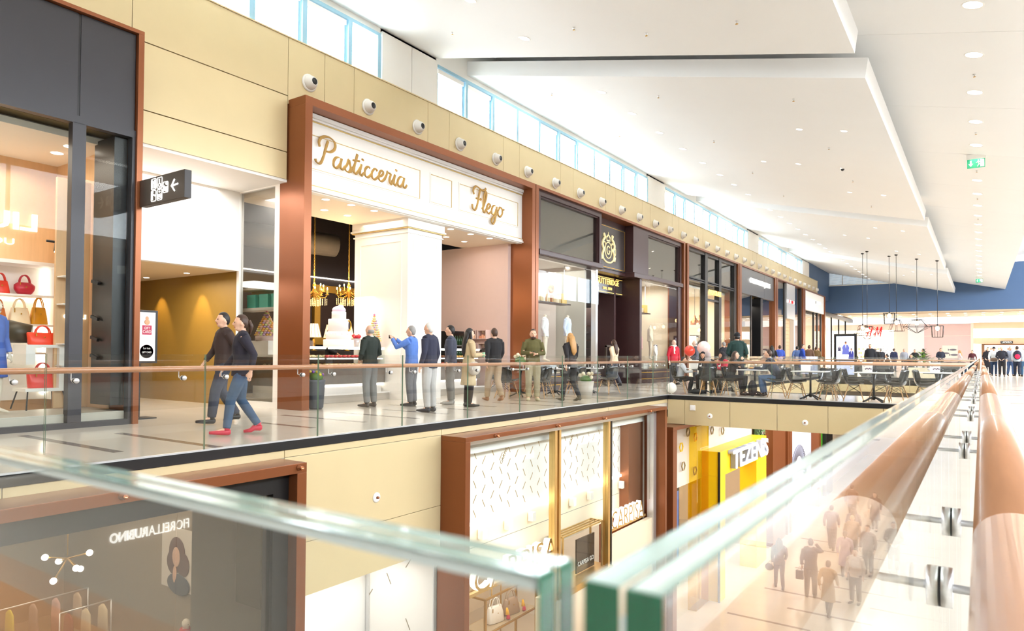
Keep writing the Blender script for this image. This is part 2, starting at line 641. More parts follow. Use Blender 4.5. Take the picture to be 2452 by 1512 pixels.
# ------------------------------------------------------------------ other shell walls
struct(MB().box(-23, 12.8, -6.3, -6, -6.9, 10).build('wall_back', WHITE))
wr = struct(MB().box(12.5, 12.8, -6, 69, -6.9, 6.6).box(12.5, 12.8, 69, 92, -6.9, 9.5).build('wall_right', mat('east_wall', (228, 222, 214), 0.6, noise=0.05)))
struct(MB().box(1.634, 12.8, -6, 92, 9.4, 9.7).build('ceiling', CEIL))
we = struct(MB().box(12.52, 12.7, -6, 69, 6.6, 6.7).build('window_6', BLUEG))
for k in range(25):
    MB().box(12.52, 12.68, -6 + 3 * k, -5.88 + 3 * k, 6.7, 9.4).build('mullion', BLUEG, we)
for k in range(7):      # east shopfronts: seen only as mirror images in the west panes
    y0 = -4 + k * 9.2
    MB().frame(y0, y0 + 8.6, 0, 6.2, .2, 12.2, 12.5).build('shop_frame', COPPER, wr)
    MB().box(12.4, 12.48, y0 + .2, y0 + 8.4, 4.4, 6.0).build('shop_fascia', (CHAR, WHITE, NAVY)[k % 3], wr)
    MB().box(12.4, 12.48, y0 + .2, y0 + 8.4, .2, 4.4).build('shop_glass', mat('dusk_glass', (96, 92, 88), .15, noise=.2, scale=.6), wr)
    MB().box(12.36, 12.4, y0 + 2.2, y0 + 6.0, 4.95, 5.35).build('shop_sign', LETW, wr)
struct(MB().box(-23.3, -23, -6.3, 92, -6.9, 7).build('wall_left', WHITE))
struct(MB().box(-23, 12.8, 92, 92.3, -6.9, 10).build('wall_end', WHITE))
struct(MB().box(-23, -11.98, -6, 92, 6.4, 6.6).build('ceiling', WHITE))
# end wall: slate blue bulkhead over the court beyond
bw = MB()
bw.box(-12.4, -5.44, 69, 69.4, 5.1, 7.67)
bw.add([(-5.44, 69, 5.1), (1.64, 69, 5.1), (1.64, 69, 8.9), (-5.44, 69, 8.9), (-5.44, 69.4, 5.1), (1.64, 69.4, 5.1), (1.64, 69.4, 8.9), (-5.44, 69.4, 8.9)],
       [(0, 1, 2, 3), (4, 5, 6, 7), (0, 1, 5, 4), (1, 2, 6, 5), (2, 3, 7, 6), (3, 0, 4, 7)])
bw.box(1.64, 12.5, 69, 69.4, 5.1, 8.96)
bw.box(-12.4, -11.66, 63.2, 69.0, 6.25, 7.575)
struct(bw.build('wall_end', NAVY))
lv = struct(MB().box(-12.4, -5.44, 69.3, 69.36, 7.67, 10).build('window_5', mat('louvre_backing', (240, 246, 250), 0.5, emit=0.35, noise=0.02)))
lm = MB()
for k in range(26):
    lm.box(-12.3, -5.5, 69.05, 69.2, 7.72 + k * .075, 7.745 + k * .075)
o = lm.build('slat', mat('louvre_slat', (206, 216, 224), 0.5, noise=0.03), lv)
o['kind'] = 'stuff'
for x in (-12.35, -10.55, -7.6):
    MB().box(x, x + .07, 69.0, 69.12, 7.70, 9.6).build('mullion', WHITE, lv)
MB().box(-12.4, -5.44, 68.95, 69.05, 7.62, 7.70).build('sill', WHITE, lv)
# soffit of the court beyond, with its lit band
cs = struct(MB().box(-12.4, 12.5, 69.41, 80.3, 5.1, 5.3).build('ceiling', mat('court_soffit', (238, 222, 200), 0.6, noise=0.03)))
MB().box(-11.0, 4.2, 71.5, 78.6, 5.02, 5.10).build('raised_field', mat('court_soffit_field', (244, 230, 210), 0.6, noise=0.03), cs)
band = struct(MB().box(-12.9, 12.5, 79.6, 80.0, 4.45, 5.1).build('trim_1', WHITE))
LITP = mat('lit_panel_cold', (236, 244, 255), 0.5, emit=0.45, ecol=(222, 236, 255), noise=0.02)
LITQ = mat('lit_panel_white', (250, 252, 255), 0.5, emit=0.8, ecol=(250, 252, 255), noise=0.02)
for k in range(28):
    x = -12.8 + k * 0.9
    MB().box(x + .01, x + .89, 79.56, 79.62, 4.47, 5.06).build('lit_panel', (LITP, LITQ)[k % 2], band)

# ------------------------------------------------------------------ gallery edges: black angle, champagne fascia panels
edge = struct(MB().box(-7.37, -7.33, -6, 18.55, -0.10, 0.012).box(-7.37, -0.1, 18.53, 18.57, -0.10, 0.012)
              .box(-7.37, -0.1, 22.18, 22.22, -0.1, 0.012).box(-7.37, -7.33, 22.2, 42, -0.1, 0.012).box(-7.37, -0.1, 41.98, 42.02, -0.1, 0.012)
              .box(-0.12, -0.08, 0.1, 18.55, -0.1, 0.012).box(-0.12, -0.08, 22.2, 42, -0.1, 0.012).build('trim_2', BLACK))
MB().box(-7.372, -7.34, -6, 18.55, 0.012, 0.03).box(-7.37, -0.1, 18.545, 18.57, 0.012, 0.03).build('channel', STEEL, edge)
fa = struct(MB().box(-7.9, -7.39, 5.3, 8.9, -2.05, -0.4).box(-7.9, -7.39, -6, 18.55, -0.4, -0.1).box(-7.37, -0.1, 18.6, 22.15, -0.78, -0.4)
            .box(-7.9, -7.39, 22.2, 42, -0.8, -0.1).box(-7.37, -0.1, 42.05, 42.4, -0.8, -0.4).build('trim_3', BEIGE_D))
js = [-6, -3.5, -.5, 2.54, 5.60, 8.68, 11.74, 14.8, 18.54]
for a, b in zip(js[:-1], js[1:]):
    rows = [(-.10, -.20), (-.20, -1.35), (-1.35, -2.06)] if 5.5 < a < 8.6 else [(-.10, -.205)]
    for z1, z0 in rows:
        MB().bbox(-7.40, -7.35, a + .005, b - .005, z0 + .004, z1 - .004, 0.004).build('panel', BEIGE, fa)
xs = [-7.345, -6.844, -5.59, -4.373, -3.158, -1.94, -0.72, -0.1]
for a, b in zip(xs[:-1], xs[1:]):
    MB().bbox(a + .005, b - .005, 18.54, 18.60, -0.79, -0.105, 0.004).build('panel', BEIGE, fa)
    MB().bbox(a + .005, b - .005, 42.0, 42.06, -0.79, -0.105, 0.004).build('panel', BEIGE, fa)
for k in range(7):
    MB().bbox(-7.40, -7.35, 22.22 + k * 2.82, 22.21 + (k + 1) * 2.82, -0.79, -0.105, 0.004).build('panel', BEIGE, fa)
# storey ceiling of the lower mall behind the fascia
struct(MB().box(-23, -7.42, -6, 92, -0.62, -0.45).box(-7.3, -0.1, 18.6, 22.1, -0.62, -0.45).box(-0.1, 12.5, -6, 92, -0.62, -0.45).box(-7.3, -0.1, 42.1, 92, -0.62, -0.45).build('ceiling', WHITE))
# east side below the camera's gallery: the shop wall whose lit names the west panes mirror
er = struct(MB().box(-0.06, 0.3, -6, 42, -6.5, -0.3).build('wall_right', mat('lower_east_wall', (206, 198, 186), 0.5, noise=0.05)))

# ------------------------------------------------------------------ glass balustrades
RAILW = mat('handrail_beech', (192, 136, 98), 0.3, noise=0.16, scale=9, stretch=(9, 0.5, 9), coat=0.35)
RAILX = mat('handrail_beech_cross', (196, 138, 94), 0.3, noise=0.16, scale=9, stretch=(0.5, 9, 9), coat=0.35)
GASK = mat('rubber_gasket', (22, 24, 28), 0.5, noise=0.05)


def bracket_mb(sx, sy):
    """button, rod and upstand; the rod leaves the glass towards (sx, sy)"""
    A, B = MB(), MB()
    ax = 'x' if sx else 'y'
    s = sx or sy
    A.lathe([(0.027, 0.0015 * s), (0.027, 0.015 * s)], n=20, axis=ax)
    A.lathe([(0.024, -0.016 * s), (0.027, -0.034 * s), (0.022, -0.040 * s)], n=20, axis=ax)
    d = Vector((sx, sy, 0))
    A.tube([d * 0.012, d * 0.07, d * 0.082 + Vector((0, 0, .003)), d * 0.088 + Vector((0, 0, .012)), d * 0.088 + Vector((0, 0, .085))], 0.0058, 10)
    B.lathe([(0.0265, -0.0012 * s), (0.0265, 0.0015 * s)], n=20, axis=ax)
    return A.mesh('bracket'), B.mesh('gasket')


def balustrade(label, axis, fixed, cuts, side, gmat, ztop, zrail=0.955, rr=(0.031, 0.031), th=0.016, rail_mat=None, rail_cuts=None, detail=True, group=None):
    """axis 'y': runs along y at x=fixed; side: direction of the handrail"""
    base = (fixed, cuts[0], 0) if axis == 'y' else (cuts[0], fixed, 0)
    t = thing('glass_balustrade', label, 'balustrade', base, group=group)
    sx, sy = (side, 0) if axis == 'y' else (0, side)
    if detail:
        bm_, gm_ = bracket_mb(sx, sy)
        bm_.materials.append(STEEL)
        gm_.materials.append(GASK)
    for a, b in zip(cuts[:-1], cuts[1:]):
        p = MB()
        lo, hi = fixed - th / 2, fixed + th / 2
        if axis == 'y': p.box(lo, hi, a + .006, b - .006, 0.012, ztop)
        else: p.box(a + .006, b - .006, lo, hi, 0.012, ztop)
        po = p.build('pane', [gmat, EDGEG], t)
        for f in po.data.polygons:
            n = f.normal
            if abs(n.x if axis == 'y' else n.y) < 0.5: f.material_index = 1
        if detail:
            for q in (a + 0.26, b - 0.26):
                o = bpy.data.objects.new('bracket', bm_)
                COL.objects.link(o)
                o.parent = t
                off = (fixed + sx * th / 2 - base[0], q - base[1], zrail - .10) if axis == 'y' else (q - base[0], fixed + sy * th / 2 - base[1], zrail - .10)
                o.location = off
                g = bpy.data.objects.new('gasket', gm_)
                COL.objects.link(g)
                g.parent = o
    rc = rail_cuts or [cuts[0], cuts[-1]]
    for a, b in zip(rc[:-1], rc[1:]):
        r = MB()
        n = 28 if not detail or rr[0] > .035 else 14
        if axis == 'y':
            c = fixed + sx * (th / 2 + 0.088)
            r.tube([(c, a + .0007, zrail), (c, b - .0007, zrail)], [rr, rr], n, ref=(1, 0, 0))
        else:
            c = fixed + sy * (th / 2 + 0.088)
            r.tube([(a + .0007, c, zrail), (b - .0007, c, zrail)], [rr, rr], n, ref=(0, 1, 0))
        r.build('handrail', rail_mat or (RAILW if axis == 'y' else RAILX), t)
    return t


LY = [-5.25 + 1.625 * k for k in range(15)] + [18.53]
balustrade('long glass balustrade with timber handrail along the gallery of the pastry shop', 'y', -7.352, LY, -1, GLASSB, 1.118)
LX = [-7.30, -6.14, -4.51, -2.89, -1.27, -0.14]
balustrade('glass balustrade with timber handrail on the near side of the cafe bridge', 'x', 18.555, LX, 1, GLASSB, 1.118)
balustrade('glass balustrade on the far side of the cafe bridge, behind the tables', 'x', 22.19, LX, -1, GLASSB, 1.118)
balustrade('distant glass balustrade across the far end of the second opening', 'x', 42.0, [-7.3 + 1.2 * k for k in range(7)], 1, GLASSB, 1.118, detail=False)
balustrade('glass balustrade along the shop side of the second opening beyond the bridge', 'y', -7.352, [22.3 + 1.97 * k for k in range(11)], -1, GLASSB, 1.118, detail=False)
balustrade('glass balustrade along the walkway side of the second opening beyond the bridge', 'y', -0.06, [22.3 + 1.97 * k for k in range(11)], 1, GLASSB, 1.1, detail=False)
def ply(x0, x1, y0, y1, axis, t):
    po = MB().bbox(x0, x1, y0, y1, 0.0, 1.10, 0.0009).build('pane', [GLASSB, EDGET, EDGEE, GLASSI], t)
    o = ORG[t.name]
    inner = -0.0575 - o[0] if axis == 'y' else 0.1256 - o[1]
    for f in po.data.polygons:
        n = f.normal
        a, b = (abs(n.x), abs(n.y)) if axis == 'y' else (abs(n.y), abs(n.x))
        if a > .9:
            q = (f.center.x if axis == 'y' else f.center.y) - inner
            f.material_index = 3 if abs(q) < .0012 else 0
        else: f.material_index = 2 if b > .6 else 1
    return po


# the two runs the camera looks over: laminated, two thick plies each
NC = [0.122] + [2.2 + 1.63 * k for k in range(10)] + [18.45]
t = thing('glass_balustrade', 'closest glass balustrade with thick wooden handrail running away along the walkway', 'balustrade', (-0.0575, NC[0], 0))
bm_, gm_ = bracket_mb(1, 0)
bm_.materials.append(STEEL)
gm_.materials.append(GASK)
for i, (a, b) in enumerate(zip(NC[:-1], NC[1:])):
    if i < 2:
        for x0, x1 in ((-0.0660, -0.0579), (-0.0571, -0.0490)):
            ply(x0, x1, a + .005 * (i > 0), b - .005, 'y', t)
        MB().box(-0.0579, -0.0571, a + .006, b - .006, 1.094, 1.0992).box(-0.0579, -0.0571, a + .0004, a + .004, 0, 1.094).build('interlayer', PVB, t)
    else:
        po = MB().box(-0.066, -0.049, a + .005, b - .005, 0.012, 1.10).build('pane', [GLASSB, EDGEG], t)
        for f in po.data.polygons:
            if abs(f.normal.x) < 0.5: f.material_index = 1
    for q in ((1.114, 1.559) if i == 0 else (b - 1.07 + .0, b - .62) if i > 0 else ()):
        o = bpy.data.objects.new('bracket', bm_)
        COL.objects.link(o)
        o.parent = t
        o.location = (0.0087, q - NC[0], 0.83)
        g = bpy.data.objects.new('gasket', gm_)
        COL.objects.link(g)
        g.parent = o
for a, b in ((-1.2, 0.98), (0.9815, 4.2), (4.2015, 8.6), (8.6015, 13.2), (13.2015, 18.5)):
    MB().tube([(0.033, a, 0.93), (0.033, b, 0.93)], [(0.043, 0.036)] * 2, 40, ref=(1, 0, 0)).build('handrail', RAILW, t)
t = thing('glass_balustrade', 'closest glass balustrade crossing in front of the lower shops, seen over its top edge', 'balustrade', (-0.074, 0.1255, 0))
for y0, y1 in ((0.1180, 0.1252), (0.1260, 0.1330)):
    ply(-2.6, -0.074, y0, y1, 'x', t)
MB().box(-2.59, -0.0745, 0.1252, 0.1260, 1.094, 1.0992).box(-0.078, -0.0745, 0.1252, 0.1260, 0, 1.094).build('interlayer', PVB, t)
MB().tube([(-6, 0.035, 0.93), (-0.12, 0.035, 0.93)], [(0.043, 0.036)] * 2, 28, ref=(0, 1, 0)).build('handrail', RAILX, t)

# ------------------------------------------------------------------ air nozzles along the champagne wall
def nozzle_parts(t):
    MB().lathe([(0.0, 0.0), (0.185, 0.0), (0.185, 0.012), (0.165, 0.03), (0.15, 0.03)], n=24, axis='x').build('flange', WHITE, t)
    MB().lathe([(0.15, 0.02), (0.147, 0.05), (0.132, 0.10), (0.105, 0.15), (0.08, 0.18), (0.072, 0.185), (0.066, 0.17)], n=24, axis='x').build('ball_housing', WHITE, t)
    MB().lathe([(0.0, 0.172), (0.07, 0.172), (0.07, 0.180), (0.0, 0.176)], n=20, axis='x').build('throat', BLACK, t)


n0 = local(thing('air_nozzle', 'white ball air nozzle on the champagne wall above the shops', 'nozzle', (-11.57, 9.31, 6.79), group='air nozzles along the champagne wall'))
nozzle_parts(n0)
names = ['first white ball air nozzle above the left copper post of the pastry shop', 'second white ball air nozzle from the left, above the pastry sign']
n0['label'] = names[0]
for k in range(1, 33):
    d = dup(n0, (-11.57, 9.31 + 1.6687 * k, 6.79), label='white ball air nozzle, %s from the left in the row on the champagne wall' % nth(k), group='air nozzles along the champagne wall')
# small nozzles and plates on the lower fascias
nz = []
for loc, ax, lb in (((-7.35, 7.22, -0.976), 'x', 'small round white air nozzle on the lower champagne panel left of the bag shop'),
                    ((-6.135, 18.54, -0.516), 'y', 'small round white nozzle on the bridge fascia, near the square plate'),
                    ((-3.694, 18.54, -0.547), 'y', 'small round white nozzle on the bridge fascia, nearer the thick handrail')):
    o = thing('air_nozzle', lb, 'nozzle', loc)
    s = 1 if ax == 'x' else -1
    MB().lathe([(0.0, 0.0), (0.075, 0), (0.075, .008 * s), (0.05, .02 * s), (0.0, .02 * s)], loc, 20, axis=ax).build('flange', WHITE, o)
    MB().lathe([(0.0, 0.02 * s), (0.022, .02 * s), (0.018, .05 * s), (0.0, .05 * s)], loc, 12, axis=ax).build('throat', COPPER, o)
o = thing('access_plate', 'small square white plate on the bridge fascia', 'plate', (-6.616, 18.54, -0.31))
MB().bbox(-6.69, -6.54, 18.515, 18.54, -0.385, -0.24, .006).build('cover', WHITE, o)
MB().bbox(-6.66, -6.57, 18.505, 18.516, -0.355, -0.27, .004).build('inset', WHITE, o)

# ------------------------------------------------------------------ downlights, sprinklers, exit signs
def slope_thing(name, label, cat, x, y, zf, group=None):
    o = local(thing(name, label, cat, (x, y, zf(x)), group=group))
    o.rotation_euler = (0, math.atan(-SL), 0)
    return o


def lamp(x, y, zf, r, label, group):
    global LAMP0
    if r not in LAMP0:
        o = slope_thing('downlight', label, 'ceiling light', x, y, zf, group)
        MB().lathe([(r, 0.0), (r * 1.06, -.006), (r * 1.18, -.006), (r * 1.2, 0.0)], n=24, caps=False).build('trim_ring', WHITE, o)
        MB().lathe([(0, -.002), (r, -.002), (r, -.001), (0, -.001)], n=24).build('lens', LAMPW, o)
        LAMP0[r] = o
    else:
        o = dup(LAMP0[r], (x, y, zf(x)), label=label, group=group)
        o.rotation_euler = (0, math.atan(-SL), 0)
    return o


LAMP0 = {}
for i, y in enumerate([8.5, 10.44, 12.37, 16.05, 17.98, 19.99, 22.0, 23.98, 25.96, 27.76, 29.78, 33.49, 35.48, 37.44, 39.41, 41.4, 43.39, 45.41, 47.3, 49.2, 54, 56, 58, 60, 62, 64, 66, 68]):
    lamp(-8.2, y, Pz, 0.112, 'round downlight, %s from the near end of the raft row by the windows' % nth(i), 'downlights in the raft row')
for i, (x, y) in enumerate([(-3.88, 18.83), (-2.82, 18.79), (-5.84, 23.02), (-4.77, 23.01), (-3.88, 27.1), (-2.8, 27.06), (-4.0, 35.4), (-2.9, 35.4), (-5.9, 39.5), (-4.8, 39.5), (-3.9, 43.7), (-2.8, 43.7), (-3.9, 55), (-2.8, 55), (-5.8, 59), (-4.8, 59)]):
    lamp(x, y, Pz, 0.075, '%s downlight of the %s small pair from the near end of the rafts' % (('left', 'right')[i % 2], nth(i // 2)), 'paired downlights on the rafts')
for k in range(24):
    lamp(-0.09, 11.56 + 2.33 * k, U, 0.145, 'large round downlight, %s from the near end of the flat ceiling row' % nth(k), 'downlights in the ceiling row')
s0 = local(thing('sprinkler', 'tiny brass sprinkler head under the white ceiling', 'sprinkler', (0, 0, 0)))
MB().lathe([(0.03, 0), (0.03, -.01), (0.008, -.012), (0.008, -.05)], n=10).build('stem', STEEL, s0)
MB().lathe([(0.0, -.05), (0.025, -.052), (0.025, -.056), (0, -.058)], n=10).build('deflector', GOLD, s0)
first = True
for i, (x, y, zf) in enumerate([(-9.85, 11.9, Pz), (-6.7, 11.9, Pz), (-3.47, 11.9, Pz), (-5.32, 12.3, Pz), (-9.85, 16.25, Pz), (-6.7, 16.25, Pz), (-3.47, 16.25, Pz), (-9.85, 20.6, Pz), (-6.7, 20.6, Pz), (-3.47, 20.6, Pz), (-6.7, 24.9, Pz), (-3.47, 24.9, Pz), (-6.6, 29.1, Pz), (-3.47, 29.5, Pz),
                (-0.09, 17.35, U), (-0.09, 21.9, U), (-0.09, 26.4, U), (-0.09, 31, U), (-0.09, 35.6, U)]):
    if first:
        s = s0
        s.location = (x, y, zf(x))
        first = False
    else: s = dup(s0, (x, y, zf(x)))
    s['group'] = 'sprinkler heads'
    s['label'] = 'tiny brass sprinkler head under the white %s, %s counted from the near end' % (('raft', nth(i)) if zf is Pz else ('flat ceiling', nth(i - 14)))
o = local(thing('security_camera', 'small black dome camera under the white raft', 'camera', (-3.51, 23.14, Pz(-3.51))))
MB().lathe([(0.075, 0.02), (0.075, -.02), (0.06, -.03)], n=18).build('mount', WHITE, o)
MB().ball((0, 0, -.03), (.055, .055, .06), 14, 9).build('dome', BLACKG, o)
GREEN = mat('exit_green', (18, 140, 96), 0.5, emit=0.5, noise=0.02)
for (x, y, lb) in ((-0.1, 24.35, 'green running man exit sign hanging under the flat ceiling, the closer one'), (-0.1, 62.0, 'tiny green exit sign under the far end of the flat ceiling')):
    z = U(x)
    o = thing('exit_sign', lb, 'sign', (x, y, z))
    MB().bbox(x - .24, x + .24, y - .05, y + .05, z - .12, z + .02, .01).build('housing', WHITE, o)
    p = MB().box(x - .22, x + .22, y - .012, y + .012, z - .38, z - .12).build('sign_panel', GREEN, o)
    q = MB()
    q.add([(x - .19, y - .016, z - .25), (x - .13, y - .016, z - .34), (x - .07, y - .016, z - .25), (x - .11, y - .016, z - .25), (x - .11, y - .016, z - .16), (x - .15, y - .016, z - .16), (x - .15, y - .016, z - .25)], [(0, 1, 2, 3, 4, 5, 6)])
    q.box(x + .10, x + .20, y - .016, y - .013, z - .36, z - .14)
    for a, b in (((.0, -.17), (.0, -.17)), ((.0, -.20), (.02, -.27)), ((.02, -.27), (-.02, -.35)), ((.02, -.27), (.07, -.31)), ((.07, -.31), (.08, -.36)), ((.0, -.2), (.06, -.22)), ((.0, -.2), (-.05, -.24))):
        q.tube([(x + .05 + a[0], y - .016, z + a[1]), (x + .05 + b[0] + .001, y - .016, z + b[1])], .012, 6)
    q.ball((x + .055, y - .016, z - .165), .018, 8, 6)
    q.build('pictogram', WHITE, p)

# ------------------------------------------------------------------ west shops, upper floor
XF = -11.05
PINK = mat('dusty_pink_wall', (214, 186, 176), 0.6, noise=0.03)
DARKI = mat('dark_chocolate_wall', (44, 34, 30), 0.55, noise=0.15)
DCEIL = mat('dark_service_ceiling', (40, 38, 36), 0.8, noise=0.3, scale=3)
CREAMW = mat('cream_shop_wall', (246, 228, 200), 0.6, noise=0.03)
OLIVE = mat('olive_gold_wall', (150, 118, 50), 0.5, 0.15, noise=0.06)
NAVYW = mat('navy_shop_wall', (66, 64, 104), 0.6, noise=0.05)
GREYB = mat('grey_backing', (116, 113, 108), 0.5, noise=0.03)
STONE = mat('grey_stone_plinth', (188, 180, 168), 0.4, noise=0.12, scale=4)
DSTONE = mat('dark_stone_front', (120, 112, 104), 0.25, noise=0.25, scale=6)


def shell(y0, y1, xb, zc, wall, ceil=None, side=None, xf=-11.8):
    struct(MB().box(xb - .1, xb, y0, y1, 0, zc).build('wall_left', wall))
    struct(MB().box(xb, xf, y0, y0 + .08, 0, zc).box(xb, xf, y1 - .08, y1, 0, zc).build('wall_side', side or wall))
    struct(MB().box(xb, xf, y0, y1, zc, zc + .1).build('ceiling', ceil or WHITE))


def copper_frame(t, y0, y1, zt=6.28, w=.17, xf=XF, xb=-11.82, z0=0.0, wt=.12, left=True):
    f = MB()
    f.bbox(xb, xf, y0, y1, zt - wt, zt, .006)
    f.build('frame_beam', COPPER, t)
    if left: MB().bbox(xb, xf, y0, y0 + w, z0, zt - wt, .006).build('frame_jamb', COPPER, t)
    MB().bbox(xb, xf, y1 - w, y1, z0, zt - wt, .006).build('frame_jamb', COPPER, t)


def pane(t, y0, y1, z0, z1, x, g=None, name='pane'):
    return MB().box(x - .006, x + .006, y0, y1, z0, z1).build(name, g or GLASS, t)


# --- fashion shop at the left edge
t = thing('shopfront', 'charcoal shopfront with copper frame and handbag display at the left edge', 'shopfront', (XF, 2, 0))
copper_frame(t, -2.2, 5.64, w=.09, wt=.06)
for a, b in ((-2.1, 1.4), (1.43, 4.70), (4.735, 5.54)):
    MB().bbox(-11.2, -11.12, a, b, 4.66, 6.21, .008).build('panel', CHAR, t)
MB().box(-11.22, -11.13, 4.70, 4.735, 4.5, 6.2).build('panel_joint', BLACK, t)
MB().box(-11.24, -11.10, -2.1, 5.55, 4.55, 4.665).build('transom', CHAR, t)
MB().box(-11.24, -11.10, -2.1, 5.55, 0.0, 0.085).build('base_rail', CHAR, t)
for a, b in ((1.3, 1.42), (4.634, 4.822), (5.50, 5.55)):
    MB().bbox(-11.24, -11.10, a, b, 0.085, 4.56, .006).build('mullion', CHAR, t)
pane(t, 1.42, 4.634, .085, 4.56, -11.17)
pane(t, 4.822, 5.50, .085, 4.56, -11.17)
MB().box(-11.9, -11.25, 5.30, 5.50, 0.3, 4.55).build('return_panel', BLACK, t)
MB().bbox(-12.5, -11.22, -2, 5.50, 0.02, 0.21, .01).build('plinth', STONE, t)
MB().bbox(-11.33, -11.28, 5.40, 5.49, .42, .52, .004).build('socket', WHITE, t)
shell(-2.2, 5.62, -13.85, 4.5, OAK, WHITE, OAK)
# handbag wall: lit white niche and shelves
t = thing('display_niche', 'lit white niche with shelves of handbags in the left shop window', 'shelves', (-13.6, 4.2, 0))
MB().box(-13.84, -13.75, 2.6, 5.45, 0.3, 2.66).build('back_panel', WHITE, t)
MB().box(-13.75, -13.2, 5.36, 5.45, 0.3, 2.66).box(-13.75, -13.2, 2.6, 5.36, 2.60, 2.66).build('surround', WHITE, t)
MB().box(-13.73, -13.70, 5.31, 5.35, 0.4, 2.6).build('light_strip', LEDW, t)
for z in (2.10, 1.60, 1.12):
    s = MB().bbox(-13.74, -13.28, 2.7, 5.3, z - .035, z, .006).build('shelf', WHITE, t)
    MB().box(-13.72, -13.69, 2.7, 5.3, z - .05, z - .036).build('light_strip', LEDW, s)
t = thing('display_plinth', 'white box plinth with an open front carrying a red handbag', 'plinth', (-12.6, 4.9, 0.21))
MB().box(-12.85, -12.35, 4.55, 5.15, 1.20, 1.245).box(-12.85, -12.35, 4.55, 4.68, .93, 1.20).box(-12.85, -12.35, 5.02, 5.15, .55, 1.20).build('top', WHITE, t)
MB().box(-12.85, -12.35, 4.55, 5.15, .50, .55).build('shelf', WHITE, t)
MB().tube([(-12.4, 4.6, .50), (-12.3, 4.55, .21)], .012, 8).tube([(-12.4, 5.1, .50), (-12.3, 5.15, .21)], .012, 8).tube([(-12.8, 4.6, .5), (-12.9, 4.55, .21)], .012, 8).tube([(-12.8, 5.1, .5), (-12.9, 5.15, .21)], .012, 8).build('leg', BLACK, t)
o = thing('reflection_lettering', 'reflected lit letters LIU JO, built reversed on the oak wall of the left shop', 'sign', (-13.8, 4.5, 3.2))  # reflection of a sign, built as reversed glowing letters
text('LIU·JO', Matrix(((0, 0, 1, -13.83), (-1, 0, 0, 5.22), (0, 1, 0, 3.16), (0, 0, 0, 1))), .40, .03, LETW, 'lettering', o, width=1.55, offset=.02)
text('UOMO', Matrix(((0, 0, 1, -13.83), (-1, 0, 0, 4.88), (0, 1, 0, 2.98), (0, 0, 0, 1))), .11, .02, LETW, 'lettering', o, width=.75)
o = thing('reflection_lettering', 'reflected small white letters LIU JO, built reversed behind the narrow pane', 'sign', (-12.2, 5.3, 1.7))  # letters stand in for a sign reflection; panel and shelves are real parts
MB().bbox(-12.5, -12.44, 4.98, 5.5, .22, 4.0, .01).build('oak_panel', OAK, o)
text('LIU·JO', Matrix(((0, 0, 1, -12.43), (-1, 0, 0, 5.44), (0, 1, 0, 1.66), (0, 0, 0, 1))), .10, .02, LETW, 'lettering', o, width=.34, offset=.03)
for z in (.9, 1.25, 1.9, 2.35):
    MB().bbox(-12.44, -12.2, 5.0, 5.28, z, z + .02, .004).build('shelf', WHITE, o)
for k in range(4):
    o = thing('shelf_bracket', 'short black bracket, number %s from the top beside the narrow pane' % ('one', 'two', 'three', 'four')[k], 'bracket', (-11.75, 5.28, 2.35 - k * .35))
    MB().obox((-11.7, 5.26, (2.25, 1.68, 1.35, 1.06)[k]), (.10, .02, .025), ((.9, .1, -.25), (0, 1, 0), (.25, 0, .95))).build('arm', BLACK, o)
for (x, y) in ((-12.2, 3.6), (-12.3, 5.1), (-12.9, 5.15)):
    o = thing('downlight', 'round downlight in the left fashion shop ceiling, %s' % ('farthest left' if y < 4 else 'beside the mullion' if x > -12.5 else 'deepest inside'), 'ceiling light', (x, y, 4.5), group='left shop downlights')
    MB().lathe([(0, -.004), (.09, -.004), (.09, 0)], (x, y, 4.5), 20).build('lens', LAMPW, o)
o = thing('track_spotlight', 'black twin spotlight hanging inside the narrow pane of the left shop', 'spotlight', (-12.6, 5.2, 2.9))
MB().tube([(-12.6, 4.9, 2.95), (-12.6, 5.45, 2.95)], .02, 8).build('track', BLACK, o)
for y in (5.08, 5.28):
    h = MB().tube([(-12.6, y, 2.93), (-12.55, y - .03, 2.78)], .06, 12).build('head', BLACK, o)
    MB().tube([(-12.553, y - .028, 2.79), (-12.547, y - .032, 2.772)], .05, 12).build('lens', LAMPW, h)

# --- corridor beside it
struct(MB().box(-13.4, -13.2, 5.67, 8.82, 2.90, 4.60).build('wall_left', WHITE))
struct(MB().box(-13.4, -11.60, 5.64, 8.86, 4.60, 4.655).build('ceiling', WHITE))
struct(MB().box(-23, -13.39, 5.6, 8.86, 2.9, 3.0).build('ceiling', mat('corridor_soffit', (226, 206, 172), 0.6, noise=0.03)))
struct(MB().box(-19, -13.26, 8.83, 8.9, 0, 2.9).build('wall_side', OLIVE))
struct(MB().box(-19, -11.2, 5.62, 5.66, 0, 2.9).build('wall_side', OLIVE))
for (x, y) in ((-16.3, 8.45), (-14.58, 8.45)):
    o = thing('downlight', 'recessed corridor downlight washing the olive gold wall, %s' % ('deeper in' if x < -15 else 'closer to the mouth'), 'ceiling light', (x, y, 2.9), group='corridor wall washers')
    MB().lathe([(0, -.004), (.06, -.004), (.06, 0)], (x, y, 2.9), 16).build('lens', LAMPW, o)
    l = bpy.data.lights.new('wall_wash', 'SPOT')
    l.energy = 70
    l.color = (1, .72, .34)
    l.spot_size = 0.95
    l.spot_blend = 0.6
    l.shadow_soft_size = .04
    lo = bpy.data.objects.new('wall_wash', l)
    COL.objects.link(lo)
    lo.location = (x, y, 2.88)
    lo.rotation_euler = (0.28, 0, 0)

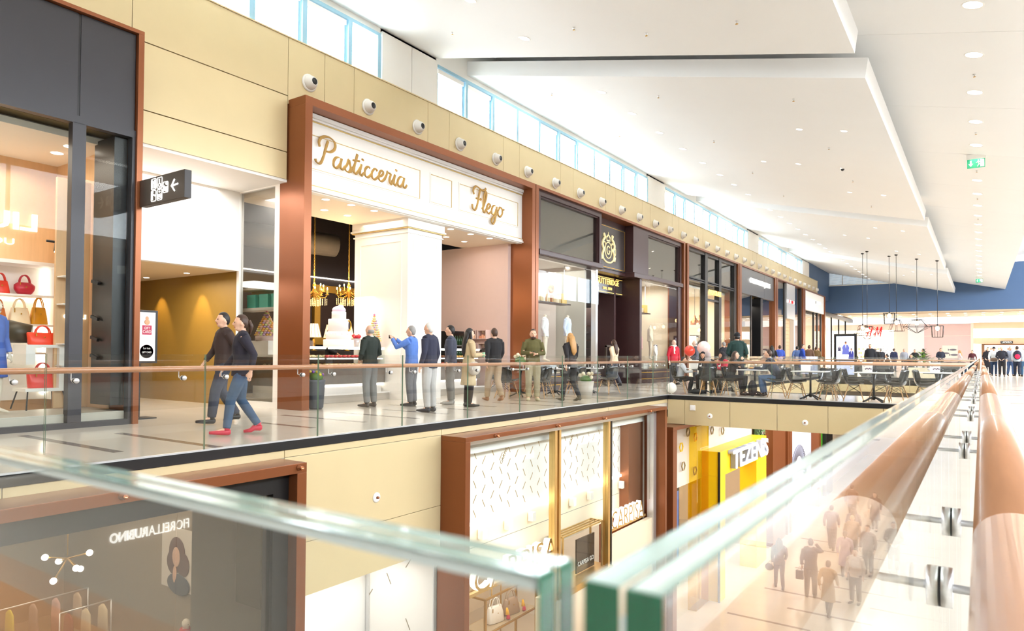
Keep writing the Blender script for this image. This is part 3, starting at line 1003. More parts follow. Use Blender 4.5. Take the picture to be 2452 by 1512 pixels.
# projecting lavatory sign
o = thing('hanging_sign', 'black projecting sign with lavatory pictograms and a white arrow', 'sign', (XF, 5.66, 3.66))
MB().bbox(-11.04, -9.76, 5.60, 5.71, 3.45, 3.87, .006).build('sign_box', mat('sign_black', (44, 38, 36), 0.45, noise=0.05), o)
pg = MB()
yy = 5.597


def rr(x, z, w, h, r=.02):
    pts = []
    for cx, cz, a0 in ((x + w - r, z + h - r, 0), (x + r, z + h - r, 90), (x + r, z + r, 180), (x + w - r, z + r, 270)):
        for q in range(4):
            a = math.radians(a0 + q * 30)
            pts.append((cx + r * math.cos(a), yy, cz + r * math.sin(a)))
    return pts


W_, H_ = .135, .165
cells = [(-10.69, 3.675), (-10.515, 3.675), (-10.69, 3.49), (-10.515, 3.49), (-10.345, 3.585)]
for x, z in cells:
    pg.tube(rr(x, z, W_, H_), .0065, 6, closed=True)


def man(x, z, h, w=.013):
    pg.ball((x, yy, z + h * .92), h * .09, 8, 6)
    pg.tube([(x, yy, z + h * .80), (x, yy, z + h * .42)], [w * 1.4, w], 6)
    pg.tube([(x - .008, yy, z + h * .45), (x - .010, yy, z)], w * .6, 6)
    pg.tube([(x + .008, yy, z + h * .45), (x + .010, yy, z)], w * .6, 6)


man(-10.655, 3.695, .125)
man(-10.59, 3.695, .125, .016)
pg.ball((-10.46, yy, 3.81), .011, 8, 6)
pg.tube([(-10.46, yy, 3.80), (-10.455, yy, 3.745), (-10.42, yy, 3.74), (-10.41, yy, 3.70)], .009, 6)
pg.tube([(-10.45 + .032 * math.cos(a), yy, 3.725 + .03 * math.sin(a)) for a in [q * .6 + 1.6 for q in range(8)]], .006, 6)
pg.tube([(-10.65, yy, 3.64), (-10.66, yy, 3.58), (-10.655, yy, 3.51)], .011, 6)
pg.ball((-10.645, yy, 3.632), .012, 8, 6)
pg.tube([(-10.65, yy, 3.60), (-10.60, yy, 3.585), (-10.58, yy, 3.57)], .012, 6)
pg.ball((-10.45, yy, 3.62), (.028, .006, .016), 10, 6)
pg.tube(rr(-10.49, 3.515, .08, .065, .012), .006, 6, closed=True)
pg.ball((-10.45, yy, 3.55), (.02, .006, .02), 10, 6)
man(-10.31, 3.61, .085, .012)
pg.ball((-10.245, yy, 3.715), .022, 10, 7)
pg.box(-10.28, -10.225, yy - .003, yy + .003, 3.60, 3.675)
for a, b in (((-10.10, 3.66), (-9.93, 3.675)), ((-10.11, 3.665), (-10.02, 3.575)), ((-10.11, 3.655), (-10.025, 3.755))):
    pg.tube([(a[0], yy, a[1]), (b[0], yy, b[1])], .013, 6)
pg.build('pictogram', LETW, o)

# totem poster
o = thing('poster_stand', 'framed white gift card poster standing at the corridor mouth', 'poster', (-11.85, 6.05, 0))
MB().bbox(-11.90, -11.86, 5.72, 6.36, .95, 1.86, .008).box(-11.89, -11.87, 6.0, 6.08, 0.02, .95).box(-12.05, -11.7, 5.8, 6.28, 0, .02).build('frame', BLACK, o)
p = MB().box(-11.86, -11.853, 5.75, 6.315, .985, 1.825).build('poster', WHITE, o)
MB().box(-11.853, -11.851, 6.09, 6.25, 1.44, 1.60).build('print', mat('print_crimson', (186, 34, 74), .5, noise=.03), p)
MB().lathe([(0, 0), (.115, 0)], (-11.8505, 6.17, 1.15), 24, axis='x').build('print', mat('print_crimson'), p)
MB().ball((-11.851, 6.17, 1.72), (.004, .03, .035)).ball((-11.851, 6.17, 1.655), (.004, .05, .05)).build('print', mat('print_skin', (220, 160, 120), .5, noise=.03), p)
text('GIFT', look_x((-11.8505, 6.12, 1.53)), .045, .002, WHITE, 'lettering', p, width=.10)
text('CARD', look_x((-11.8505, 6.10, 1.465)), .05, .002, WHITE, 'lettering', p, width=.14)
text('La tua', look_x((-11.8495, 6.11, 1.19)), .035, .002, WHITE, 'lettering', p, width=.12)
text('GIFT CARD', look_x((-11.8495, 6.09, 1.12)), .032, .002, WHITE, 'lettering', p, width=.16)

# --- pastry shop
t = thing('shopfront', 'pastry shop front with deep copper portal, white fascia and gold script sign', 'shopfront', (XF, 13, 0))
copper_frame(t, 8.81, 17.33, w=.18, wt=.17)
f = MB().box(-11.6, -11.42, 8.99, 17.15, 4.48, 6.11).build('fascia', WHITE, t)
GL = mat('gold_line', (206, 176, 110), .4, .4, noise=.05)
for z0, z1, x, mm in ((6.02, 6.10, -11.36, WHITE), (5.965, 6.0, -11.385, WHITE), (5.935, 5.955, -11.40, GL), (4.50, 4.54, -11.36, WHITE), (4.545, 4.60, -11.39, WHITE), (4.60, 4.622, -11.40, GL)):
    MB().box(-11.43, x, 8.99, 17.15, z0, z1).build('moulding', mm, f)
for a, b, z0, z1 in ((9.08, 12.62, 4.93, 5.70), (12.95, 13.85, 4.93, 5.70), (14.1, 16.95, 4.93, 5.70)):
    MB().frame(a, b, z0, z1, .03, -11.43, -11.405).build('panel_moulding', WHITE, f)
    MB().frame(a + .03, b - .03, z0 + .03, z1 - .03, .012, -11.42, -11.41).build('panel_bead', GL, f)

# script lettering drawn with a broad nib
GLY = {
    'P': ([[(-.18, .12), (-.14, .02), (-.02, -.02), (.10, .06), (.20, .30), (.30, .62), (.40, .92)],
           [(.02, .62), (-.02, .78), (.06, .95), (.25, 1.06), (.48, 1.08), (.68, 1.0), (.76, .84), (.70, .66), (.52, .54), (.34, .52)]], .66),
    'a': ([[(.40, .36), (.30, .43), (.16, .40), (.04, .26), (.02, .10), (.10, .0), (.22, .04), (.34, .18), (.42, .42)], [(.42, .42), (.36, .16), (.40, .02), (.50, .04), (.60, .16)]], .54),
    's': ([[(-.02, .06), (.14, .22), (.24, .46), (.30, .30), (.34, .14), (.26, .0), (.12, .0), (.06, .08)], [(.26, .0), (.36, .04), (.44, .14)]], .42),
    't': ([[(-.02, .1), (.12, .34), (.26, .78), (.16, .42), (.08, .12), (.14, .0), (.24, .04), (.34, .16)], [(.04, .50), (.38, .54)]], .32),
    'i': ([[(-.02, .1), (.10, .28), (.16, .44), (.10, .18), (.10, .04), (.18, .0), (.30, .14)], [(.22, .62), (.24, .66)]], .30),
    'c': ([[(.34, .36), (.28, .43), (.16, .40), (.05, .26), (.04, .10), (.12, .0), (.24, .02), (.40, .16)]], .385),
    'e': ([[(.02, .16), (.18, .22), (.30, .34), (.26, .44), (.14, .40), (.05, .24), (.05, .08), (.14, .0), (.26, .03), (.40, .16)]], .39),
    'r': ([[(-.02, .12), (.10, .34), (.14, .48), (.22, .42), (.34, .42), (.28, .22), (.28, .06), (.36, .0), (.46, .12)]], .43),
    'F': ([[(-.16, .20), (-.14, .04), (-.02, -.03), (.12, .06), (.22, .30), (.30, .62), (.40, .94)], [(-.04, .66), (-.10, .80), (-.02, .96), (.14, 1.04), (.34, 1.0), (.56, .96), (.74, 1.0), (.82, 1.08)], [(.10, .50), (.24, .52), (.42, .50), (.46, .56)]], .56),
    'l': ([[(-.02, .12), (.16, .34), (.30, .72), (.30, .92), (.22, .92), (.12, .60), (.06, .18), (.10, .0), (.20, .02), (.32, .16)]], .30),
    'g': ([[(.40, .36), (.30, .43), (.16, .40), (.04, .26), (.02, .10), (.10, .0), (.22, .04), (.34, .18), (.42, .42), (.36, .10), (.26, -.28), (.12, -.42), (.02, -.34), (.08, -.18), (.30, -.02), (.54, .14)]], .50),
    'o': ([[(.30, .42), (.16, .42), (.04, .28), (.02, .12), (.10, .0), (.22, .02), (.34, .16), (.36, .32), (.28, .42), (.34, .36), (.50, .38)]], .46),
}


def smooth_path(p, k=5):
    out = []
    for i in range(len(p) - 1):
        p0, p1, p2, p3 = p[max(i - 1, 0)], p[i], p[i + 1], p[min(i + 2, len(p) - 1)]
        for j in range(k):
            q = j / k
            out.append(tuple(.5 * ((2 * b) + (c - a) * q + (2 * a - 5 * b + 4 * c - d) * q * q + (3 * b - a - 3 * c + d) * q ** 3) for a, b, c, d in zip(p0, p1, p2, p3)))
    out.append(p[-1])
    return out


def script(word, mtx, scale, depth, mt, parent, heavy=.05, halo=None):
    """brush-pen script: each stroke is a solid ribbon, heavier on down strokes; one mesh per letter"""
    x = 0
    org = Vector(ORG[parent.name])
    for ch in word:
        strokes, adv = GLY[ch]
        m = MB()
        for st in strokes:
            sp = smooth_path(st)
            pts, rad = [], []
            for i, (a, b) in enumerate(sp):
                a2, b2 = sp[min(i + 1, len(sp) - 1)]
                a1, b1 = sp[max(i - 1, 0)]
                dx, dy = a2 - a1, b2 - b1
                L = math.hypot(dx, dy) or 1
                down = abs(dx * .55 + -dy * -.83) / L
                w_ = heavy * (.32 + .68 * abs(dy * .92 + dx * .38) / L)
                if ch == 'i' and len(st) == 2: w_ = heavy * 1.1
                pts.append(mtx @ Vector(((x + a) * scale, b * scale, depth / 2)))
                rad.append((w_ * scale, depth / 2))
            m.tube(pts, rad, 8, ref=(0, .83, -.55))
        m.build('letter', mt, parent)
        x += adv
    return x


sg = thing('script_sign', 'gold script letters Pasticceria, glowing behind, on the white fascia', 'sign', (-11.40, 10.8, 5.3))
script('Pasticceria', look_x((-11.375, 9.42, 5.10)), .56, .04, SIGNGOLD, sg, heavy=.066)
sg2 = thing('script_sign', 'gold script letters Flego on the right end of the white fascia', 'sign', (-11.40, 15.4, 5.3))
script('Flego', look_x((-11.375, 14.72, 5.08)), .62, .04, SIGNGOLD, sg2, heavy=.064)
for nm, y, wd in (('letter_glow', 10.85, 2.9), ('letter_glow', 15.45, 1.5)):     # the halo lamps fixed behind the letters
    for k in range(int(wd / .24)):
        yy2 = y - wd / 2 + .12 + k * .24
        l = bpy.data.lights.new(nm, 'POINT')
        l.energy = 1.1
        l.color = (.94, .97, 1)
        l.shadow_soft_size = .012
        lo = bpy.data.objects.new(nm, l)
        COL.objects.link(lo)
        lo.location = (-11.395, yy2, 5.34 - .13 * (k % 2))

# soffit, column, walls
struct(MB().box(-13.56, -11.6, 8.95, 17.15, 4.5, 4.62).build('ceiling', mat('warm_soffit', (246, 228, 204), .6, noise=.02)))
for i, (x, y) in enumerate([(-11.8, 9.98), (-11.75, 10.67), (-11.77, 11.4), (-12.7, 10.7), (-12.72, 11.43), (-11.76, 14.2), (-11.78, 15.1), (-11.74, 15.95), (-12.67, 15.1), (-12.72, 16.0), (-12.6, 9.5)]):
    o = thing('downlight', 'round downlight in the pastry soffit %s of the white column, %s counted' % ('left' if y < 12.4 else 'right', nth(i if i < 5 else i - 5 if i < 10 else 5)), 'ceiling light', (x, y, 4.5), group='pastry soffit lights ' + ('left' if y < 12.4 else 'right'))
    MB().lathe([(0, -.003), (.085, -.003), (.085, 0)], (x, y, 4.5), 20).build('lens', LAMPW, o)
    MB().lathe([(.085, 0), (.085, -.006), (.10, -.006), (.10, 0)], (x, y, 4.5), 20, caps=False).build('trim_ring', WHITE, o)
col = struct(MB().box(-13.5, -11.62, 12.4, 13.68, 0, 4.5).build('pillar', WHITE))
for z0, z1, d, mm in ((4.30, 4.5, .05, WHITE), (4.26, 4.30, .08, WHITE), (4.235, 4.255, .06, GL), (4.12, 4.15, .03, WHITE)):
    MB().box(-13.5 - d, -11.62 + d, 12.4 - d, 13.68 + d, z0, z1).build('moulding', mm, col)
MB().frame(12.58, 13.5, .4, 3.95, .03, -11.625, -11.605).build('panel_moulding', WHITE, col)
q = MB()
for a, b, z0, z1 in ((-13.3, -11.82, 3.92, 3.95), (-13.3, -11.82, .4, .43)): q.box(a, b, 12.38, 12.4, z0, z1)
q.box(-13.3, -13.27, 12.38, 12.4, .43, 3.92).box(-11.85, -11.82, 12.38, 12.4, .43, 3.92)
q.build('panel_moulding', WHITE, col)
struct(MB().box(-19, -11.82, 17.0, 17.4, 0, 4.5).build('wall_side', PINK))
struct(MB().box(-17.1, -17, 8.9, 17.0, 0, 6.2).build('wall_left', DARKI))
struct(MB().box(-17, -13.58, 8.9, 17.0, 5.9, 6.0).build('ceiling', DCEIL))
struct(MB().box(-13.6, -13.5, 8.9, 17.0, 4.62, 5.9).build('wall_right', DCEIL))
struct(MB().box(-17, -13.5, 8.86, 8.94, 2.95, 6.2).build('wall_side', DARKI))
o = thing('light_cove', 'white cove strip glowing high on the dark pastry shop wall', 'light', (-16.9, 12.5, 3.4))
MB().box(-17, -16.86, 9, 17, 3.5, 3.56).build('ledge', DARKI, o)
MB().box(-16.99, -16.95, 9, 17, 3.47, 3.5).build('light_strip', LEDW, o)
# side window of the pastry shop in the corridor
t = thing('side_window', 'tall white-framed side window of the pastry shop in the corridor', 'window', (-12.5, 8.88, 0))
MB().box(-13.28, -13.19, 8.82, 8.92, 0, 4.66).box(-13.19, -11.82, 8.82, 8.92, 4.58, 4.66).box(-13.19, -11.82, 8.82, 8.92, 0, .12).box(-12.0, -11.82, 8.83, 8.91, .12, 4.58).build('frame', WHITE, t)
MB().box(-13.19, -12.0, 8.865, 8.875, .12, 4.58).build('pane', GLASSD, t)
MB().bbox(-13.6, -11.9, 9.05, 9.45, 1.05, 1.10, .01).bbox(-13.6, -11.9, 9.05, 9.45, 2.05, 2.11, .01).bbox(-13.6, -11.9, 9.05, 9.45, 2.50, 2.55, .01).box(-13.6, -11.9, 9.42, 9.45, 2.1, 2.5).build('shelf', WHITE, t)
TEAL = mat('teal_box', (96, 206, 190), .5, noise=.03)
for k, x in enumerate((-13.15, -12.72, -12.30)):
    o = thing('gift_box', 'turquoise gift box, %s on the shelf in the corridor side window' % ('leftmost', 'middle', 'rightmost')[k], 'box', (x, 9.2, 2.11))
    MB().bbox(x - .15, x + .15, 9.1, 9.34, 2.11, 2.38, .006).build('body', TEAL, o)
    MB().bbox(x - .155, x + .155, 9.095, 9.345, 2.34, 2.40, .004).build('lid', TEAL, o)
# ducts in the dark ceiling
o = thing('air_duct', 'fat round air duct crossing the dark pastry shop ceiling', 'duct', (-14.5, 11, 4.2))
MB().tube([(-16.2, 8.95, 4.25), (-15.2, 13.2, 4.2)], .32, 20).build('duct', mat('duct_grey', (96, 88, 80), .6, .3, noise=.1), o)
for q in (.35, .75):
    MB().tube([(-16.2 + q, 8.95 + 4.25 * q, 4.5), (-16.2 + q, 8.95 + 4.25 * q, 5.9)], .012, 6).build('hanger', BLACK, o)
for k in range(3):
    o = thing('cable_tray', 'black cable tray under the dark ceiling, %s from the front' % ('first', 'second', 'third')[k], 'tray', (-14 - k, 12, 5.2))
    MB().box(-14.1 - k * .9, -14.0 - k * .9, 9, 16.9, 5.0 + .2 * k, 5.06 + .2 * k).build('tray', BLACK, o)

# --- gentlemen's outfitter
t = thing('shopfront', 'outfitter shopfront in dark mahogany with crest panel and recessed doorway', 'shopfront', (XF, 23.5, 0))
copper_frame(t, 17.36, 29.98, w=.16, wt=.09)
WX0, WX1 = -11.5, -11.12
for a, b in ((17.6, 21.85), (25.85, 29.75)):
    MB().frame(a, b, 4.18, 6.19, .16, WX0, -11.14).build('window_surround', WOODW, t)
    MB().frame(a + .16, b - .16, 4.34, 6.03, .05, WX0, -11.19).build('bead', WOODW, t)
    MB().box(-11.42, -11.38, a + .2, b - .2, 4.36, 6.0).build('backing', GREYB, t)
    MB().box(-11.27, -11.26, a + .2, b - .2, 4.36, 6.0).build('pane', GLASSD, t)
    MB().bbox(-11.5, -11.06, a, b + .02, 4.19, 4.37, .03).build('cornice', WOODW, t)
MB().box(-11.9, -11.5, 21.85, 25.85, 4.3, 6.19).build('crest_recess', WOODW, t)
MB().bbox(-11.55, -11.46, 21.9, 24.5, 4.34, 5.98, .01).build('crest_panel', mat('crest_black', (62, 54, 52), .25, noise=.05), t)
MB().frame(21.95, 24.45, 4.39, 5.93, .02, -11.46, -11.45).build('gold_border', GOLD, t)
MB().bbox(-11.75, -11.14, 24.55, 25.88, 4.18, 6.19, .02).build('pier_panel', WOODW, t)
MB().bbox(-11.75, -11.06, 24.5, 25.9, 4.16, 4.36, .03).build('cornice', WOODW, t)
MB().bbox(-13.0, -11.45, 21.85, 25.3, 4.2, 4.32, .01).build('porch_soffit', WOODW, t)
sgn = MB().bbox(-11.98, -11.92, 22.7, 25.35, 3.50, 4.18, .01).build('sign_panel', mat('sign_dark_glass', (70, 62, 58), .2, noise=.04), t)
MB().frame(22.75, 25.3, 3.55, 4.13, .018, -11.92, -11.91).build('gold_border', LETG, sgn)
text('GUTTERIDGE', look_x((-11.91, 22.95, 3.86)), .22, .02, LETG, 'lettering', sgn, width=1.9, offset=.0)
text('DAL 1878', look_x((-11.91, 23.5, 3.66)), .10, .015, LETG, 'lettering', sgn, width=.75)
# crest
cr = MB()
cx, cz, X0 = 23.02, 5.12, -11.455
Pp = lambda a, b: (X0, cx + a, cz + b)
ring = [Pp(.27 * math.cos(q * PI / 12), .30 * math.sin(q * PI / 12) - .08) for q in range(24)]
cr.tube(ring, .022, 6, closed=True)
cr.tube([Pp(.13 * math.cos(a) + .0, .15 * math.sin(a) - .08) for a in [.7 + q * .33 for q in range(15)]] + [Pp(.13, -.10), Pp(.03, -.10)], .026, 6)
for s in (-1, 1):
    cr.tube([Pp(s * x, z) for x, z in smooth_path([(.40, -.42), (.48, -.25), (.40, -.08), (.50, .10), (.42, .26), (.30, .36), (.36, .48)])], [.03, .035, .04, .045, .05, .055, .06, .06, .06, .06] + [.06] * 12 + [.055] * 9, 6)
    cr.ball(Pp(s * .33, .46), (.03, .085, .08), 8, 6)
    cr.tube([Pp(s * x, z) for x, z in [(.44, .18), (.30, .20), (.24, .12)]], .03, 6)
    cr.tube([Pp(s * x, z) for x, z in [(.46, .02), (.34, -.02), (.28, -.10)]], .028, 6)
    cr.tube([Pp(s * x, z) for x, z in smooth_path([(.48, -.28), (.60, -.20), (.62, 0), (.54, .08)])], .016, 6)
    cr.tube([Pp(s * x, z) for x, z in smooth_path([(0, -.54), (.2, -.52), (.42, -.42), (.58, -.30), (.52, -.46)])], .036, 6)
cr.box(X0 - .01, X0 + .01, cx - .15, cx + .15, cz + .26, cz + .30)
for k in range(5):
    cr.ball(Pp(-.14 + .07 * k, .40 + .05 * (2 - abs(k - 2))), (.02, .035, .05), 8, 6)
cr.tube([Pp(-.13, .3), Pp(-.15, .42)], .02, 6).tube([Pp(.13, .3), Pp(.15, .42)], .02, 6).tube([Pp(0, .5), Pp(0, .6)], .02, 6)
cr.build('crest', mat('crest_gold', (236, 220, 168), .4, .3, noise=.08, emit=.15), t)
# doorway, lower glazing
MB().bbox(-12.9, -11.9, 24.45, 24.6, 0, 4.2, .01).bbox(-12.9, -11.15, 25.2, 25.4, 0, 4.2, .01).bbox(-12.9, -12.7, 24.45, 25.4, 0, 4.2, .01).build('door_pier', WOODW, t)
MB().bbox(-11.5, -11.3, 21.75, 21.9, 0, 4.2, .02).build('glass_post', STEEL, t)
pane(t, 17.55, 21.75, .55, 4.2, -11.2)
MB().box(-13.0, -11.4, 21.82, 21.83, .5, 4.2).build('pane', GLASS, t)
pts = [(-11.95, 25.42), (-11.7, 25.5), (-11.45, 25.7), (-11.28, 26.0), (-11.2, 26.35)]
cg = MB()
cg.add([(a, b, z) for a, b in pts for z in (.55, 4.18)], [(2 * i, 2 * i + 2, 2 * i + 3, 2 * i + 1) for i in range(len(pts) - 1)], 0, True)
cg.build('curved_pane', GLASS, t)
pane(t, 26.35, 29.4, .55, 4.2, -11.2)
for a, b in ((17.5, 21.8),):
    MB().bbox(-11.6, -11.12, a, b, 0, .52, .02).build('stallriser', WOODW, t)
st = MB()
st.prism([(-11.95, 25.42), (-11.66, 25.5), (-11.38, 25.7), (-11.20, 26.0), (-11.12, 26.35), (-11.12, 29.75), (-12.4, 29.75), (-12.4, 25.42)], lambda a, b, d: (a, b, d), 0, .54)
st.build('stallriser', WOODW, t)
for z in (.18, .44):
    MB().tube([(-11.93, 25.40, z), (-11.65, 25.48, z), (-11.36, 25.68, z), (-11.18, 26.0, z), (-11.105, 26.35, z), (-11.105, 29.75, z)], .015, 6).build('brass_rail', GOLD, t)
    MB().tube([(-11.11, 17.5, z), (-11.11, 21.8, z)], .015, 6).build('brass_rail', GOLD, t)
MB().bbox(-11.6, -11.15, 29.4, 29.82, 0, 4.2, .02).build('end_pier', WOODW, t)
MB().bbox(-11.5, -11.15, 17.52, 17.6, .5, 4.2, .01).build('end_pier', WOODW, t)
o = thing('door_leaf', 'slim bronze framed door standing open at the outfitter entrance', 'door', (-12.2, 24.3, 0))
MB().box(-11.95, -11.88, 23.75, 23.81, 0, 1.5).box(-11.95, -11.88, 24.28, 24.34, 0, 1.5).box(-11.95, -11.88, 23.75, 24.34, 1.44, 1.52).box(-11.95, -11.88, 23.75, 24.34, .3, .36).build('frame', mat('bronze', (88, 76, 66), .4, .6, noise=.1), o)
MB().box(-11.92, -11.91, 23.81, 24.28, .36, 1.44).build('pane', GLASSD, o)
struct(MB().box(-15.6, -15.5, 17.4, 30, 0, 4.5).build('wall_left', NAVYW))
struct(MB().box(-15.5, -11.8, 21.83, 21.95, 0, 4.5).build('wall_side', mat('shop_wall_pale', (214, 206, 198), .6, noise=.03)))
struct(MB().box(-15.5, -11.6, 29.85, 30.2, 0, 4.5).build('wall_side', CREAMW))
struct(MB().box(-15.5, -11.6, 17.4, 30, 4.34, 4.5).build('ceiling', WHITE))
struct(MB().box(-15.5, -12.9, 25.4, 25.5, 0, 4.3).build('wall_side', WOODW))

# --- black-mullioned shop
t = thing('shopfront', 'tall glazed shopfront with black mullions and amber letters NUVOLARI', 'shopfront', (XF, 34, 0))
copper_frame(t, 30.24, 38.42, w=.22, wt=.09)
for a, b in ((30.46, 30.7), (32.96, 33.33), (35.12, 35.5), (37.77, 38.2)):
    MB().bbox(-11.4, -11.14, a, b, 0, 6.19, .01).build('mullion', BLACK, t)
for z0, z1 in ((4.66, 4.72), (4.76, 4.82), (6.05, 6.19), (0, .1)):
    MB().box(-11.38, -11.16, 30.46, 38.2, z0, z1).build('transom', BLACK, t)
MB().box(-11.38, -11.16, 33.3, 35.15, 3.86, 3.96).build('door_head', BLACK, t)
for a, b in ((30.7, 32.96), (33.33, 35.12), (35.5, 37.77)):
    pane(t, a, b, 4.82, 6.05, -11.26, GLASSD)
    MB().box(-11.44, -11.40, a, b, 4.75, 6.1).build('backing', GREYB, t)
    pane(t, a, b, 3.96 if a == 33.33 else .1, 4.66, -11.26)
text('NUVOLARI', look_x((-11.13, 33.42, 4.16)), .26, .05, LETG, 'lettering', t, width=1.85, offset=.015)
shell(30.2, 38.4, -15.5, 4.5, CREAMW, WHITE, CREAMW)

# --- denim shop
t = thing('shopfront', 'shopfront with grey metal upper panel and white lit letters CALVIN KLEIN JEANS', 'shopfront', (XF, 42, 0))
copper_frame(t, 38.5, 46.7, w=.35, wt=.09)
GM = mat('grey_metal_sheet', (112, 114, 118), .32, .6, noise=.08, scale=2)
for a, b in ((38.85, 43.97), (43.99, 46.4)):
    MB().bbox(-11.3, -11.13, a, b, 4.70, 6.19, .006).build('panel', GM, t)
text('CALVIN KLEIN JEANS', look_x((-11.12, 40.65, 5.33)), .38, .05, LETW, 'lettering', t, width=4.6, offset=.012)
MB().bbox(-12.4, -11.2, 41.3, 41.45, 0, 4.7, .01).bbox(-12.4, -11.2, 43.4, 43.9, 0, 4.7, .01).bbox(-12.4, -12.3, 41.3, 43.9, 0, 4.7, .01).build('door_portal', BLACK, t)
pane(t, 38.85, 41.3, .05, 4.7, -11.24, GLASSD)
pane(t, 43.9, 46.35, .05, 4.7, -11.24, GLASSD)
shell(38.4, 46.7, -15.5, 4.5, CREAMW, WHITE, CREAMW)

# --- metal portal shop
t = thing('shopfront', 'glazed shopfront with a tall brushed steel portal over an oak door', 'shopfront', (XF, 50, 0))
copper_frame(t, 46.8, 55.2, w=.35, wt=.07)
MB().bbox(-11.4, -11.2, 49.6, 49.95, 0, 6.2, .01).build('mullion', BLACK, t)
MB().bbox(-11.4, -11.15, 54.5, 54.9, 0, 6.2, .01).build('mullion', BLACK, t)
MB().bbox(-11.4, -11.12, 49.97, 52.45, 3.75, 4.82, .008).bbox(-11.4, -11.12, 49.97, 52.45, 5.15, 6.2, .008).bbox(-11.4, -11.14, 49.97, 52.45, 4.82, 5.15, .008).bbox(-11.4, -11.12, 52.05, 52.45, 0, 3.75, .008).build('portal', STEEL, t)
for k in range(6):
    MB().box(-11.14, -11.10, 50.05 + k * .38, 50.05 + k * .38 + (.30, .24, .32, .2, .3, .26)[k], 4.88, 5.07).build('lettering', (LETW, LETR)[k in (1, 3, 4)], t)
for k in range(14):
    MB().bbox(-11.5, -11.42, 50.0, 52.04, .02 + k * .265, .275 + k * .265, .008).build('plank', OAK, t)
pane(t, 47.15, 49.6, .05, 6.2, -11.26, GLASSD)
pane(t, 52.45, 54.5, .05, 6.2, -11.26, GLASSD)
MB().box(-11.44, -11.40, 47.15, 49.6, 4.4, 6.2).build('backing', mat('backing_dark', (60, 62, 70), .5, noise=.05), t)
MB().box(-11.44, -11.40, 52.45, 54.5, 4.4, 6.2).build('backing', mat('backing_dark'), t)
shell(46.7, 55.2, -15.5, 4.4, CREAMW, WHITE, CREAMW)

# --- white panel shop
t = thing('shopfront', 'last copper framed shopfront with a plain white upper panel and short white letters', 'shopfront', (XF, 59.5, 0))
copper_frame(t, 55.3, 63.84, w=.4, wt=.07)
MB().bbox(-11.3, -11.12, 55.7, 63.42, 4.72, 6.2, .008).build('panel', WHITE, t)
for k in range(7):
    if k != 3: MB().box(-11.13, -11.09, 57.85 + k * .6, 58.37 + k * .6, 5.45, 5.64).build('lettering', LETW, t)
MB().ball((-11.1, 59.95, 5.57), (.02, .1, .05)).ball((-11.1, 59.95, 5.47), (.02, .1, .05)).build('emblem', BLACK, t)
for a, b in ((59.5, 59.75), (61.0, 61.2), (62.5, 62.8)): MB().box(-11.3, -11.18, a, b, 0, 4.7).build('mullion', BLACK, t)
for a, b in ((55.7, 59.5), (59.75, 61.0), (61.2, 62.5)):
    pane(t, a, b, .05, 4.7, -11.24)
shell(55.2, 63.8, -15.5, 4.5, CREAMW, WHITE, CREAMW)
# --- glazed corner beyond
t = thing('shopfront', 'low glazed shopfront beyond the slate blue bulkhead with a dark top rail', 'shopfront', (-11, 71, 0))
for k in range(4):
    y0, y1 = 63.95 + k * 3.9, 67.8 + k * 3.9
    MB().box(-11.32, -11.2, y0 - .1, y0, 0, 4.75).build('mullion', BLACK, t)
    pane(t, y0, y1, .05, 4.65, -11.26)
MB().bbox(-11.6, -11.1, 63.9, 79.5, 4.65, 5.0, .01).build('head_rail', BLACK, t)
MB().box(-13.5, -13.4, 64, 79.5, 0, 4.6).build('backing', CREAMW, t)

# ------------------------------------------------------------------ people
VOX = []
SKIN = {k: mat('skin_' + k, c, .5, noise=.06, scale=20) for k, c in dict(fair=(226, 178, 150), tan=(200, 148, 116), brown=(150, 100, 74), pale=(236, 198, 176)).items()}
HAIR = {k: mat('hair_' + k, c, .5, noise=.25, scale=40, stretch=(1, 1, .2)) for k, c in dict(black=(28, 22, 20), brown=(70, 46, 32), grey=(150, 146, 142), white=(222, 218, 212), blonde=(190, 142, 84), auburn=(96, 50, 30)).items()}
EYE = mat('eye_dark', (34, 26, 24), .2, noise=.05)
LIP = mat('lip', (176, 96, 90), .5, noise=.05)
CLOTH = {}


def cloth(rgb):
    k = 'cloth_%d_%d_%d' % rgb
    return mat(k, rgb, .85, noise=.14, scale=14)


